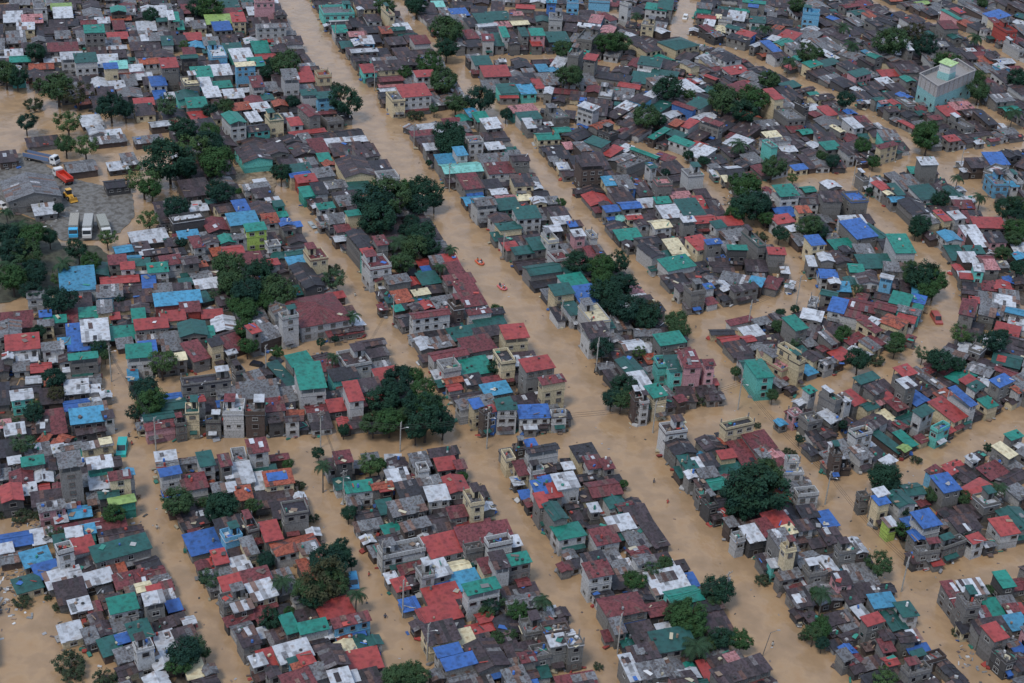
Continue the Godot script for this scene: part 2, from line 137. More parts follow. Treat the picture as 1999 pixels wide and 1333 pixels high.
74,-2620,38,23,19,60,4,1,6,0,-1117,-5005,75,66,20,40,0,1,6,1,656,-3800,51,56,3,22,9,1,8,2,1111,-2903,45,30,41,40,12,1,7,1,-407,-3306,20,74,23,23,9,0,7,2,-440,-3971,100,70,26,18,9,1,6,1,-1073,-4715,63,62,20,42,0,1,7,1,-236,-4376,54,58,21,40,5,1,7,1,
786,-2651,25,27,26,61,4,1,12,0,842,-4606,72,67,23,22,9,0,7,1,401,-4007,50,52,23,39,12,0,6,1,-357,-5062,43,65,19,66,2,1,6,0,-625,-2210,20,22,27,66,2,1,6,0,1276,-4280,42,83,4,22,9,0,7,2,-1142,-2909,74,47,18,19,8,1,7,2,415,-5286,81,89,-13,16,1,1,7,1,
103,-4837,83,57,24,37,7,2,7,0,402,-2303,27,51,20,35,8,1,7,1,-1065,-2609,53,44,19,32,9,1,7,1,299,-2055,38,35,18,33,6,0,7,1,119,-2968,37,42,18,24,8,0,7,2,587,-2698,39,34,16,23,10,1,8,2,-580,-3623,44,46,26,39,5,1,7,1,900,-3899,67,50,20,19,9,0,7,2,
-515,-5239,40,92,21,43,7,1,14,1,232,-4590,44,68,-39,42,1,1,7,1,308,-4284,74,47,19,37,7,1,4,1,-920,-3324,47,39,17,36,9,0,7,1,617,-2577,27,33,23,37,9,1,6,1,1311,-3598,32,52,-21,39,5,0,7,1,676,-2628,44,32,24,18,4,1,6,2,1368,-4042,50,51,10,41,8,1,11,1,
789,-2673,21,28,27,66,6,1,7,0,-509,-4099,42,73,26,23,9,1,7,2,1308,-4082,56,50,12,38,6,1,11,1,-387,-2947,40,38,21,24,2,1,8,2,10,-4794,47,75,23,38,1,1,6,1,1516,-4927,32,134,24,19,9,0,12,1,603,-3834,20,52,5,60,0,1,8,0,339,-4435,104,38,-41,44,7,2,7,0,
-1125,-4864,76,49,23,62,12,2,7,0,-772,-5055,105,54,20,34,2,1,7,1,-535,-2356,36,24,26,36,2,1,7,1,604,-3425,40,53,26,20,6,1,12,2,-181,-3690,49,43,21,38,2,1,7,1,934,-2203,39,20,27,40,7,2,8,0,710,-3825,30,46,3,60,2,1,7,0,-989,-4216,102,77,26,18,9,1,7,1,
1371,-3523,79,64,-20,19,9,1,7,1,58,-4715,88,58,19,22,8,3,7,1,835,-3065,32,37,35,41,1,0,12,1,-1326,-3885,54,57,26,21,6,1,7,2,668,-2290,21,40,29,18,7,1,9,2,352,-2431,24,37,22,24,9,1,9,2,-1109,-3244,27,49,18,35,0,1,7,1,-1085,-3044,40,43,18,20,2,0,8,2,
-1106,-5224,111,52,20,44,6,2,5,0,101,-5637,78,81,15,35,1,1,8,1,441,-5407,63,79,-13,40,1,1,6,1,46,-3144,47,72,16,19,9,0,8,2,481,-4234,60,61,17,21,11,1,7,2,420,-4257,49,45,15,61,11,2,7,0,736,-3010,39,34,40,36,6,1,7,4,1016,-3529,43,44,-22,35,2,0,6,4,
1407,-3655,83,67,-10,17,9,1,7,4,-826,-2396,24,28,22,44,6,1,7,4,438,-3233,54,67,14,22,9,0,7,2,1479,-4472,78,46,10,43,7,2,5,0,1328,-3706,56,48,-9,22,7,1,7,2,-237,-2572,39,30,24,22,1,1,7,2,-506,-2682,21,50,20,20,1,1,6,2,-894,-3751,35,53,24,37,5,1,12,4,
65,-2095,22,30,21,23,9,0,7,2,-618,-2897,24,39,20,38,7,2,7,0,867,-3427,24,72,44,19,3,1,7,2,739,-3290,39,38,37,38,9,0,12,4,465,-3114,36,44,15,22,9,1,7,2,-693,-3243,24,60,42,24,9,0,7,2,26,-2455,26,27,22,42,6,1,8,4,-477,-5072,45,81,21,39,3,0,9,4,
-654,-2322,24,35,26,20,3,0,12,2,-916,-3957,47,58,26,24,6,0,7,2,-699,-4665,100,37,31,62,3,0,7,0,-1318,-5104,59,72,23,39,10,0,6,4,1014,-2808,40,34,35,23,9,0,7,2,506,-4654,32,80,-41,37,0,1,6,4,13,-3779,33,53,23,37,1,1,7,4,-1040,-3569,40,43,18,40,3,1,7,4,
442,-2794,40,28,23,37,8,1,7,4,254,-2606,22,34,21,38,3,0,14,4,-1024,-5726,29,73,20,80,7,2,11,0,-972,-4822,58,63,20,40,6,1,9,4,-636,-4171,40,58,25,38,2,1,2,4,690,-3705,72,37,-20,25,3,3,7,2,496,-6030,54,84,-10,58,0,1,6,0,-213,-3257,57,33,23,25,6,0,7,2,
-240,-3809,63,82,21,21,7,0,7,4,226,-2221,36,20,20,38,7,1,7,4,-727,-3435,70,60,26,22,9,1,7,2,-807,-2416,24,29,24,37,5,1,14,4,-721,-2121,35,22,32,25,7,1,8,2,1055,-3089,69,20,34,62,4,1,6,0,-659,-4195,31,61,28,43,4,0,12,4,-290,-3496,50,44,26,21,10,1,9,2,
-411,-2068,23,23,31,39,6,1,7,4,-968,-2558,33,33,22,21,6,1,9,2,857,-4233,46,52,7,42,9,0,6,4,-162,-2271,28,30,26,18,4,1,7,2,-1166,-4439,40,87,27,20,7,1,9,2,530,-2748,54,47,9,20,9,0,7,2,80,-2578,39,20,21,58,2,1,7,0,-687,-2882,24,28,26,62,2,0,6,0,
966,-2560,20,31,30,43,2,1,6,4,905,-3080,36,35,36,37,3,1,8,4,-1128,-3078,34,45,19,22,6,1,6,2,-517,-3934,47,55,25,24,7,1,7,2,-131,-5853,69,87,20,36,1,1,12,4,50,-3810,55,38,23,43,1,1,7,4,159,-2430,20,42,23,19,8,1,6,2,-68,-5039,63,65,20,37,1,1,14,4,
151,-3666,40,44,26,38,1,1,6,4,483,-2822,24,35,20,39,2,1,12,4,-165,-3644,49,39,27,38,3,1,7,4,-657,-2252,24,25,26,39,12,0,7,4,-327,-2075,23,22,32,43,2,1,7,4,-667,-4812,39,58,22,60,1,1,5,0,860,-2944,81,22,42,16,1,1,9,2,-857,-3589,40,40,27,44,9,0,7,4,
-935,-4418,92,72,28,37,9,0,9,4,1218,-3293,24,56,-37,26,3,0,7,2,-366,-3690,41,29,25,83,3,1,7,0,-87,-3110,38,44,26,16,8,1,7,2,-335,-2644,32,33,22,23,1,1,6,2,-335,-2054,23,22,30,39,10,1,7,4,-691,-4575,20,117,27,23,2,1,7,2,740,-3048,49,22,41,64,7,2,7,0,
162,-2588,26,38,22,20,9,1,7,2,-915,-2867,44,56,22,24,7,1,7,2,587,-2408,20,41,21,19,3,1,7,2,-798,-4585,54,45,27,61,1,2,12,0,-610,-5644,76,87,22,23,8,0,9,4,-1008,-3318,49,33,17,36,7,1,12,4,1262,-3910,47,46,8,36,6,1,9,4,1287,-3952,37,49,9,41,1,1,7,4,
721,-2214,29,22,16,37,3,1,7,4,266,-2177,30,48,21,18,8,0,7,2,-156,-4501,43,47,20,61,7,2,6,0,-436,-4841,79,43,22,59,7,2,12,0,-927,-4714,45,65,30,40,10,1,7,4,273,-3422,52,38,21,23,7,1,6,2,-1674,-5027,60,79,18,24,10,0,7,4,-943,-3272,47,39,17,20,8,0,7,2,
1114,-3231,36,43,43,24,2,1,9,2,220,-5725,24,83,-10,64,6,1,9,0,-638,-2298,24,32,25,21,7,0,7,2,618,-2781,20,27,8,63,6,2,6,0,920,-3988,44,64,21,17,0,1,8,2,-579,-2640,34,20,24,66,3,1,7,0,-641,-4469,88,49,25,15,3,1,7,4,1114,-3186,24,41,43,40,1,1,6,4,
-24,-2372,37,20,24,41,3,1,12,4,-631,-4694,80,53,30,26,7,2,7,4,-897,-4786,64,56,23,39,3,0,6,4,465,-3154,20,59,14,22,2,1,9,2,-379,-2036,23,20,29,44,9,0,7,4,40,-3743,51,88,21,18,9,0,9,4,673,-3261,58,22,37,65,8,2,12,0,1211,-5431,40,87,41,40,1,1,11,4,
-171,-2668,29,22,21,60,7,2,6,0,0,-2958,22,37,34,40,7,1,7,4,1312,-4017,71,36,11,41,6,1,9,4,538,-3856,21,43,20,63,4,1,7,0,-1910,-5475,86,65,18,37,6,1,7,4,-10,-2976,22,36,25,44,1,1,7,4,581,-3482,20,72,30,20,3,1,6,2,120,-3987,35,52,20,38,6,1,7,4,
563,-3776,41,54,4,22,9,0,7,2,591,-5013,68,59,-41,36,1,1,6,4,481,-3100,34,42,14,21,9,0,7,2,243,-3710,62,72,29,20,9,1,9,4,-660,-5891,83,74,16,37,9,1,12,4,-1129,-3217,22,44,18,38,7,1,12,4,1150,-2973,20,38,33,40,0,1,7,4,781,-4173,47,59,17,23,4,1,7,2,
727,-2237,23,22,16,44,9,0,7,4,-508,-2635,51,23,22,21,6,1,6,2,175,-2639,27,30,19,33,9,1,12,4,-1090,-3542,73,57,18,23,1,0,9,2,-697,-3133,28,28,33,63,8,1,12,0,421,-2781,39,26,23,35,6,1,7,4,-1169,-5773,80,72,20,38,1,1,9,4,-1536,-4226,61,52,27,24,9,1,9,2,
-914,-3278,52,29,17,39,0,1,7,4,900,-6166,24,90,-9,65,0,1,7,0,-20,-2240,24,27,26,26,2,0,9,2,464,-2672,33,59,22,19,8,0,7,2,1313,-3557,47,46,-20,19,6,1,6,2,1404,-5512,58,75,16,38,9,1,7,4,-1752,-5565,86,66,19,35,6,1,7,4,-189,-3323,28,56,25,18,8,1,8,2,
-509,-2854,27,31,19,41,9,1,8,4,-748,-3342,32,49,16,22,2,1,7,2,1241,-3967,70,43,10,18,1,1,7,2,-788,-3738,47,38,24,39,0,0,7,4,-344,-2070,23,22,30,37,1,1,5,4,887,-3112,40,31,35,37,2,1,7,4,88,-2106,25,27,18,18,1,1,6,2,86,-3808,52,30,24,65,12,2,6,0,
-1840,-5577,108,46,19,62,7,2,6,0,-530,-2321,26,53,24,22,7,1,6,2,1096,-3355,60,61,-34,18,7,1,9,2,173,-2730,21,45,20,20,8,0,7,2,248,-3163,45,36,25,18,9,1,8,2,-692,-3874,45,41,24,41,10,1,6,4,-260,-3378,58,59,27,23,8,0,7,2,-1379,-4567,64,63,27,17,6,1,9,2,
-393,-3651,40,31,28,64,2,1,14,0,212,-3769,61,74,21,19,3,1,8,4,653,-3888,98,22,22,65,1,2,7,0,545,-3389,34,52,23,16,2,0,7,2,-287,-2905,53,48,9,19,9,0,7,2,-594,-4508,45,74,23,19,6,1,6,2,-184,-2321,30,25,29,24,2,1,7,2,738,-2840,35,35,8,18,8,2,9,2,
1484,-4173,76,68,7,34,9,1,9,4,88,-2750,28,36,21,22,9,1,9,2,32,-3226,24,50,18,25,9,1,9,2,-896,-3459,47,42,16,19,7,1,6,2,-1838,-5470,67,71,19,37,11,1,9,4,431,-2149,21,22,30,40,11,1,7,4,528,-3416,24,59,9,21,8,0,12,2,28,-2411,35,48,21,17,8,1,7,2,
-1735,-5416,72,78,17,23,9,0,12,4,936,-2812,20,36,43,36,3,1,5,4,-866,-3162,40,38,18,21,4,1,6,2,-1050,-3678,40,52,27,21,5,0,7,2,-1044,-4815,66,50,22,43,6,1,7,4,-170,-5301,65,62,17,41,1,1,6,4,813,-4890,54,74,22,21,7,1,7,2,-598,-5347,24,97,21,39,6,1,7,4,
-560,-2581,24,27,22,41,6,1,6,4,-970,-3005,43,62,17,17,7,0,7,2,842,-3745,38,42,1,38,4,1,6,4,38,-2114,31,22,25,19,7,1,7,2,-402,-2985,39,34,19,20,8,1,7,2,840,-5017,71,37,28,83,2,1,12,0,-864,-4719,54,55,29,39,6,1,8,4,-863,-3710,71,28,26,40,3,3,6,4,
-146,-3397,43,26,26,60,6,2,9,0,-847,-4066,74,72,27,22,9,1,7,4,68,-2709,20,30,22,42,6,2,6,0,-1089,-3293,54,35,17,17,3,1,6,2,1653,-5999,66,62,17,66,3,1,7,0,-829,-3723,42,38,24,42,9,0,6,4,1125,-3115,33,33,33,37,0,1,12,4,1334,-4408,82,44,13,22,1,0,7,2,
242,-2210,38,20,18,19,1,0,8,2,991,-4687,46,57,24,40,0,1,7,4,-1149,-5708,55,84,17,35,3,1,7,4,-787,-3945,54,37,27,41,4,1,7,4,-958,-3665,20,70,27,23,9,1,9,2,356,-3172,41,24,13,59,8,2,14,0,829,-3629,30,41,-19,42,1,0,7,4,-1028,-2636,27,38,21,16,9,1,7,2,
989,-2859,20,43,35,25,2,0,8,2,-333,-2891,31,38,20,18,9,0,7,2,1548,-6151,60,91,36,36,9,1,6,4,-1537,-5557,53,78,18,37,10,0,8,4,-798,-2294,35,22,31,23,6,1,7,2,-641,-2828,20,32,6,42,8,2,7,0,904,-3454,59,27,43,42,3,1,12,4,493,-4710,36,64,-39,39,1,1,8,4,
-668,-2913,39,30,23,25,9,1,7,2,536,-4975,20,86,-40,40,3,1,4,4,1020,-3280,24,51,42,23,3,0,7,2,166,-5342,80,40,-15,80,7,2,7,0,847,-2564,30,23,18,40,4,0,7,4,-953,-2655,45,24,19,21,9,0,6,2,659,-2189,20,28,30,23,3,0,9,2,1014,-3241,86,22,44,17,7,1,7,2,
-1179,-5099,36,55,20,66,1,0,8,0,-1442,-4902,86,53,23,22,6,0,12,4,35,-2720,43,21,20,37,3,1,12,4,615,-2709,30,24,17,42,7,0,6,4,-1145,-5508,68,64,21,41,4,1,7,4,114,-2939,20,33,14,43,9,2,6,0,1002,-5827,82,68,-36,35,2,1,6,4,1034,-4090,103,30,26,21,1,0,12,2,
-606,-3472,59,52,28,34,9,1,9,4,1443,-6280,90,85,34,25,9,0,8,4,946,-4369,48,47,24,40,6,0,7,4,996,-2360,33,25,13,19,3,1,8,2,-463,-3890,24,37,26,67,0,1,12,0,869,-3527,28,43,-20,36,3,1,6,4,-721,-4815,34,50,20,65,1,1,6,0,-71,-2932,30,23,25,61,4,1,12,0,
-674,-2241,24,23,27,34,7,1,6,4,964,-3145,58,48,32,23,4,0,7,2,-186,-5788,80,63,20,42,1,1,7,4,726,-2965,40,30,23,23,9,0,7,2,721,-2171,20,22,23,39,2,0,7,4,272,-5057,90,45,-7,39,6,2,7,0,1458,-5080,65,55,25,39,2,1,7,4,623,-3999,51,87,27,20,7,1,9,4,
528,-2463,37,22,20,24,9,1,7,2,851,-3849,48,36,6,41,6,0,7,4,129,-5117,50,89,-5,16,3,0,7,4,-700,-5008,53,47,21,61,10,2,12,0,821,-3994,57,79,21,22,7,1,9,4,-258,-4952,79,54,18,23,7,0,8,4,-522,-2294,28,45,26,22,7,1,7,2,1184,-3332,24,53,-35,21,9,1,8,2,
-608,-3798,49,43,23,23,9,0,7,2,-27,-5357,93,57,16,24,8,0,9,4,181,-5417,28,66,-16,61,0,1,6,0,-647,-2535,28,57,22,18,9,1,9,2,112,-4522,46,72,19,16,8,1,9,2,1312,-3870,46,40,8,36,11,1,7,4,-595,-3731,59,66,22,22,9,0,8,2,-458,-2171,35,35,32,22,7,0,6,2,
92,-5803,82,50,1,66,7,2,6,0,-811,-3098,65,43,26,21,9,0,7,5,531,-6045,86,55,-8,62,1,1,7,0,-1342,-4490,72,48,26,21,6,0,6,5,1121,-6074,55,65,-8,64,5,2,5,0,228,-4465,99,65,17,23,9,1,7,4,444,-4520,36,61,-39,33,3,1,6,4,466,-3146,20,23,13,82,3,1,11,0,
448,-5564,49,73,36,40,9,1,12,4,1342,-4313,45,60,5,22,3,1,9,5,1328,-3778,47,44,-4,22,2,0,9,5,456,-4449,63,89,29,24,9,1,9,4,-41,-3105,24,44,24,22,3,1,7,5,374,-2397,33,25,21,17,4,1,7,5,496,-3769,55,38,28,23,8,0,7,5,237,-4909,103,70,-4,34,9,1,7,4,
87,-4573,47,67,20,20,8,0,7,5,-616,-2169,24,27,31,17,8,1,6,5,-1024,-2914,52,44,20,22,9,1,9,5,400,-2765,24,28,23,40,1,1,7,4,-496,-5466,56,66,24,40,9,1,9,4,991,-2389,23,30,15,21,7,1,7,5,-1037,-3085,38,32,16,25,9,0,6,5,-1025,-4565,77,84,29,22,8,1,8,4,
640,-3486,24,55,31,22,7,1,7,5,-1240,-4890,62,49,23,42,4,1,6,4,-1544,-5570,62,52,18,65,0,0,9,0,-988,-3087,46,54,15,22,9,0,6,5,-588,-4102,59,36,24,38,8,1,6,4,-819,-3197,72,42,18,17,7,1,6,5,562,-3332,56,56,24,18,9,1,7,5,-91,-4251,50,54,20,20,8,1,6,5,
95,-3936,40,41,21,38,6,0,8,4,-832,-4450,86,72,26,22,9,0,7,4,-230,-2434,29,49,29,19,7,1,9,5,147,-2618,20,34,21,25,8,0,9,5,-1070,-4490,105,65,25,19,9,1,8,4,478,-3992,25,37,20,64,6,1,7,0,-275,-3920,61,69,24,23,8,1,8,5,7,-3174,35,30,18,36,6,1,7,4,
-1765,-5084,63,66,18,25,0,0,7,5,1496,-4565,75,38,-42,41,6,2,7,0,640,-2181,23,20,28,37,7,1,7,4,-906,-4885,72,37,21,62,3,1,6,0,760,-5432,54,87,31,20,2,1,6,4,1128,-2879,24,44,41,16,7,1,8,5,1297,-3395,56,57,-21,19,9,0,12,5,863,-4097,84,60,28,21,8,1,7,4,
470,-3931,49,45,22,21,9,0,8,5,94,-2647,23,20,22,62,4,1,7,0,1162,-3376,40,30,-36,38,6,2,7,0,764,-5178,95,81,39,34,3,1,7,4,-646,-5533,58,65,19,40,11,0,7,4,-481,-2730,20,37,19,24,3,3,9,5,-811,-2939,57,42,21,19,8,1,7,5,-45,-4162,40,57,16,21,11,0,9,5,
-4,-5050,64,53,19,35,5,1,14,4,249,-4757,84,38,-41,40,10,0,7,4,418,-3271,20,38,11,40,3,1,8,4,-28,-5984,54,73,1,45,2,0,7,4,-754,-3748,28,40,26,45,7,0,6,4,-1778,-5636,53,73,19,37,13,1,7,4,774,-3051,24,23,40,66,6,1,6,0,-242,-2617,20,26,21,40,2,0,9,4,
335,-3537,53,59,23,24,9,1,8,5,22,-5594,56,51,13,65,0,1,11,0,718,-2818,26,20,10,65,7,2,9,0,1191,-4423,74,65,21,37,7,1,6,4,696,-3075,20,24,41,67,0,1,6,0,-767,-2588,21,20,22,60,5,0,6,0,779,-2247,23,20,19,38,6,1,7,4,185,-4559,76,36,21,40,7,3,9,4,
361,-5192,47,76,-16,25,2,0,7,5,270,-6148,53,84,1,37,7,2,5,0,493,-5346,37,94,-13,23,1,1,7,5,1291,-3325,55,45,-24,36,7,1,6,4,566,-2830,39,22,28,37,7,1,7,4,429,-3687,57,65,24,17,8,1,7,5,359,-2122,23,22,18,24,6,0,7,5,-1159,-4567,42,62,27,25,6,0,9,5,
-1085,-3369,55,55,19,20,9,1,7,5,1047,-5496,40,71,43,42,0,1,12,4,-618,-4085,51,39,26,34,0,1,0,4,-569,-2637,36,20,23,39,6,1,6,4,-473,-2852,20,28,18,45,9,0,6,4,1888,-6019,99,47,17,63,9,2,2,0,801,-5765,40,83,-35,37,8,1,7,4,676,-3313,60,47,36,23,7,0,7,5,
-619,-3200,32,22,40,67,2,1,7,0,-663,-4340,39,65,27,18,7,1,7,5,430,-2632,33,20,27,42,7,2,8,0,904,-2960,52,24,35,18,0,1,9,5,685,-3209,32,22,42,67,9,2,12,0,381,-2908,20,22,22,66,12,1,12,0,554,-3812,32,51,4,23,9,1,6,5,992,-3705,24,31,-21,64,6,0,5,0,
379,-4192,46,55,20,17,6,1,7,5,7,-2757,37,20,20,43,7,2,12,0,-509,-2392,24,27,29,22,9,1,9,5,1449,-4046,70,65,7,20,6,1,9,4,-408,-5500,63,60,23,38,3,1,6,4,1307,-3909,34,41,11,40,3,0,14,4,1120,-5572,40,94,41,25,1,1,8,5,-678,-2583,20,37,24,17,4,1,7,5,
293,-5749,93,50,-12,44,11,0,9,4,-171,-5719,32,78,26,45,6,0,6,4,1351,-4356,31,71,12,21,6,1,7,5,-133,-3100,24,42,27,21,10,0,7,5,-939,-3486,53,31,16,24,4,1,6,5,-303,-2322,35,36,26,20,8,1,7,5,-1095,-5567,71,47,18,59,2,1,12,0,220,-5291,43,41,-16,84,2,1,7,0,
903,-3538,28,51,-37,18,3,1,7,5,-194,-4381,48,32,22,67,5,1,6,0,-223,-3468,40,39,27,18,2,0,8,5,1053,-2904,20,39,39,24,9,0,7,5,1065,-3629,34,35,-21,38,4,1,12,4,-1409,-5042,54,55,20,36,14,1,6,4,577,-4168,72,35,17,23,9,1,8,5,296,-4200,72,58,21,33,9,1,7,4,
-594,-2221,25,23,28,22,4,1,9,5,662,-5209,67,64,42,18,1,0,7,4,292,-3002,31,20,17,63,7,2,9,0,-83,-3008,37,54,22,21,7,0,7,5,-977,-5370,89,58,20,15,0,1,7,4,-97,-2077,23,20,25,25,7,0,9,5,642,-3677,39,34,-20,36,5,1,9,4,555,-3663,54,31,23,26,6,0,9,5,
219,-2752,31,22,21,41,3,1,7,4,1104,-4383,59,37,23,41,2,0,6,4,-1075,-5341,73,66,19,16,1,1,7,4,-547,-2122,28,34,28,24,9,0,7,5,-553,-3991,28,46,26,37,0,1,6,4,264,-4083,30,43,22,41,4,1,7,4,-580,-2190,20,27,33,18,9,1,7,5,402,-3841,35,53,26,17,1,1,6,5,
-328,-4629,33,76,24,20,3,1,7,5,270,-4696,40,52,-41,38,7,2,8,0,-49,-5777,50,68,23,43,12,0,7,4,-146,-4759,61,44,23,36,0,1,7,4,-216,-2159,23,22,25,23,1,0,6,5,-374,-2037,23,20,29,23,1,1,8,5,319,-3572,24,48,26,26,6,0,7,5,604,-3357,32,41,26,19,7,0,9,5,
1155,-3244,31,38,-36,21,6,0,6,5,-1355,-5169,55,55,19,39,9,0,6,4,417,-4168,32,44,17,40,0,1,7,4,1483,-4979,91,38,27,37,7,2,7,0,-669,-2699,20,35,21,22,7,0,6,5,-1207,-4221,44,54,27,19,6,1,8,5,-198,-2921,27,48,23,36,7,1,7,4,-39,-2912,20,22,35,62,2,1,4,0,
-487,-3849,31,40,24,37,3,1,7,4,810,-4756,40,53,25,38,12,1,9,4,-827,-2539,33,23,22,22,7,1,7,5,-946,-2576,28,30,22,16,2,0,9,5,-1130,-3041,32,34,19,19,7,1,6,5,711,-4239,46,73,15,37,7,1,7,4,264,-4285,48,38,17,40,5,1,12,4,164,-3864,30,31,22,60,6,1,11,0,
-864,-2605,35,24,22,18,7,1,7,5,-829,-2674,37,42,22,22,9,0,7,5,586,-2555,23,22,27,40,12,1,6,4,1577,-5033,94,38,24,37,8,1,9,4,1584,-5834,59,63,20,42,7,0,7,4,-1252,-4741,44,62,20,25,2,1,8,5,-244,-2058,23,20,23,23,6,1,9,5,1528,-4343,62,76,11,23,9,0,7,4,
-494,-2055,22,20,29,24,7,0,7,5,-1183,-4266,66,39,28,22,7,1,9,5,309,-3949,51,69,20,23,0,1,8,5,354,-2140,23,22,20,20,0,0,7,5,-322,-4018,46,76,22,24,7,1,8,5,474,-5187,97,73,32,33,7,1,7,4,279,-3658,58,55,29,23,8,1,7,5,939,-5296,41,80,39,24,1,1,8,5,
308,-3014,36,24,20,36,1,1,7,4,285,-4000,65,61,18,22,8,0,7,5,384,-4892,88,75,-38,23,7,1,7,4,-1321,-4831,93,75,20,18,7,0,8,4,1038,-4960,91,81,21,17,7,0,7,4,-662,-2120,20,22,31,25,4,1,9,5,-944,-5272,55,69,18,22,2,0,7,5,653,-2214,23,22,28,23,4,0,7,5,
748,-3445,53,53,-19,21,9,1,7,5,327,-4039,24,44,20,41,2,0,12,4,543,-2442,20,22,20,38,6,1,14,4,70,-2077,21,22,19,19,4,1,7,5,237,-5135,65,58,-7,21,3,0,9,5,-574,-2542,46,32,24,22,9,0,6,5,140,-2452,27,23,22,22,7,0,7,5,1288,-4182,39,38,26,43,6,1,6,4,
-673,-2346,28,41,34,20,8,0,7,5,-957,-5158,63,51,23,35,0,1,9,4,698,-2955,35,30,24,17,8,1,6,5,260,-3258,39,30,19,24,9,1,9,5,-1414,-4957,38,43,21,63,4,1,12,0,885,-5102,101,76,28,19,7,1,9,4,-660,-3723,35,34,26,40,7,2,6,0,52,-4117,39,38,19,40,6,0,12,4,
-214,-3677,37,31,21,42,7,1,9,4,-306,-4580,64,81,23,22,9,0,9,4,452,-5804,63,48,-10,62,7,2,12,0,-583,-2582,23,22,23,39,7,1,7,4,1058,-3310,63,43,40,18,3,0,7,5,-1617,-4881,93,74,20,22,9,1,7,4,850,-4684,52,52,23,24,6,0,7,5,-19,-3803,35,36,25,36,2,1,7,4,
228,-3216,30,38,21,18,7,0,8,5,373,-2107,22,22,20,18,1,0,7,5,-1083,-2982,30,31,16,24,6,0,7,5,-362,-2883,46,22,19,20,2,0,9,5,672,-4373,50,71,18,36,8,1,9,4,-844,-3448,71,42,16,19,9,1,9,5,-1007,-3689,40,39,27,22,9,1,7,5,-272,-2168,20,25,28,18,10,0,7,5,
996,-4159,45,88,15,19,9,1,8,5,-92,-4546,40,56,21,25,6,1,7,5,1077,-3737,51,64,0,18,9,1,7,5,961,-4314,57,77,26,21,9,1,7,4,388,-2789,24,23,20,40,1,1,7,4,280,-3487,61,47,22,20,6,1,7,5,-368,-2280,36,32,28,18,7,1,6,5,1310,-6276,40,80,34,44,3,0,7,4,
830,-5803,50,64,-37,42,2,1,4,4,790,-3381,50,23,32,39,7,1,7,4,-1005,-3536,29,32,17,42,2,1,6,4,-242,-3501,23,50,26,19,1,0,7,5,731,-4829,78,76,-39,23,9,1,9,4,790,-4035,25,44,30,38,6,1,12,4,418,-2695,28,20,23,42,9,1,7,4,-458,-3477,24,44,27,24,2,1,9,5,
1061,-4009,61,62,10,21,8,0,7,5,324,-3183,39,30,24,18,7,1,9,5,-66,-2272,28,20,26,21,9,1,7,5,51,-3870,54,60,21,24,9,1,9,5,-561,-5148,59,47,21,40,2,1,14,4,-648,-3863,40,33,24,40,4,0,7,4,-203,-3758,55,61,23,17,9,1,7,5,769,-3267,23,31,35,39,7,0,6,4,
477,-2516,23,20,26,40,6,2,6,0,-423,-2164,23,22,29,18,6,1,6,5,1799,-5367,101,70,15,38,9,0,6,4,-1838,-5390,53,59,17,36,6,1,12,4,1142,-3409,39,34,-22,20,6,1,7,5,-965,-5048,79,83,22,23,7,0,9,4,1162,-3472,51,53,-24,20,9,1,6,5,1099,-4899,65,39,29,41,6,1,6,4,
469,-2570,25,20,26,39,7,1,9,4,228,-2718,28,50,23,19,8,1,7,5,-1137,-4663,81,71,20,20,8,0,12,4,-50,-2902,20,20,35,63,7,2,9,0,1042,-3153,52,42,41,21,10,1,7,5,-1247,-3143,58,41,19,19,7,1,8,5,790,-2153,23,21,27,21,9,0,8,5,-595,-2172,23,20,31,22,9,1,7,5,
847,-2865,20,36,43,21,6,1,7,5,697,-6003,45,69,-10,42,2,0,7,4,-1023,-3620,51,59,16,18,5,0,7,5,831,-4159,34,38,16,42,10,1,12,4,1373,-5601,57,68,18,26,9,0,12,5,-365,-2693,30,20,21,37,9,1,6,4,1287,-3773,41,41,-3,18,3,1,7,5,838,-2608,20,22,25,40,4,1,8,4,
-141,-2208,23,20,28,24,9,0,9,5,1194,-4149,47,63,26,37,7,1,12,4,-811,-4772,50,43,21,39,10,0,9,4,189,-2588,23,20,21,41,6,1,7,4,-16,-3853,46,65,21,23,9,1,6,5,-190,-4604,74,71,20,20,3,0,9,4,-306,-3706,57,52,26,22,7,1,9,5,278,-2632,50,29,20,22,8,0,7,5,
314,-4506,82,60,-40,24,7,0,8,4,808,-3465,55,50,-20,17,9,1,7,5,-669,-2133,20,22,33,21,6,0,7,5,-289,-2754,20,33,19,21,7,1,7,5,-240,-4741,40,60,23,22,3,1,7,5,965,-2786,56,31,41,20,9,1,6,5,-1502,-5385,50,71,20,23,2,1,8,5,82,-2180,22,22,22,18,3,1,12,5,
799,-2603,24,20,26,40,6,1,13,4,170,-4699,87,64,-39,22,8,0,9,4,-1037,-4950,44,62,23,23,0,1,7,5,1722,-5793,48,80,20,25,3,0,7,5,-298,-2172,23,20,25,22,6,1,8,5,1235,-4519,37,43,10,41,0,1,9,4,218,-3584,39,34,25,23,9,0,7,5,-639,-3690,39,38,26,20,1,0,7,5,
986,-5267,24,96,40,22,9,0,7,5,-874,-4638,60,38,30,35,6,1,7,4,-159,-2336,23,21,28,24,9,0,9,5,-734,-3240,58,22,18,20,0,1,9,5,-334,-4076,46,63,21,33,9,0,7,4,565,-4604,80,64,-39,22,6,1,6,4,736,-5064,78,81,27,22,7,1,7,4,-404,-2053,20,21,31,19,9,1,9,5,
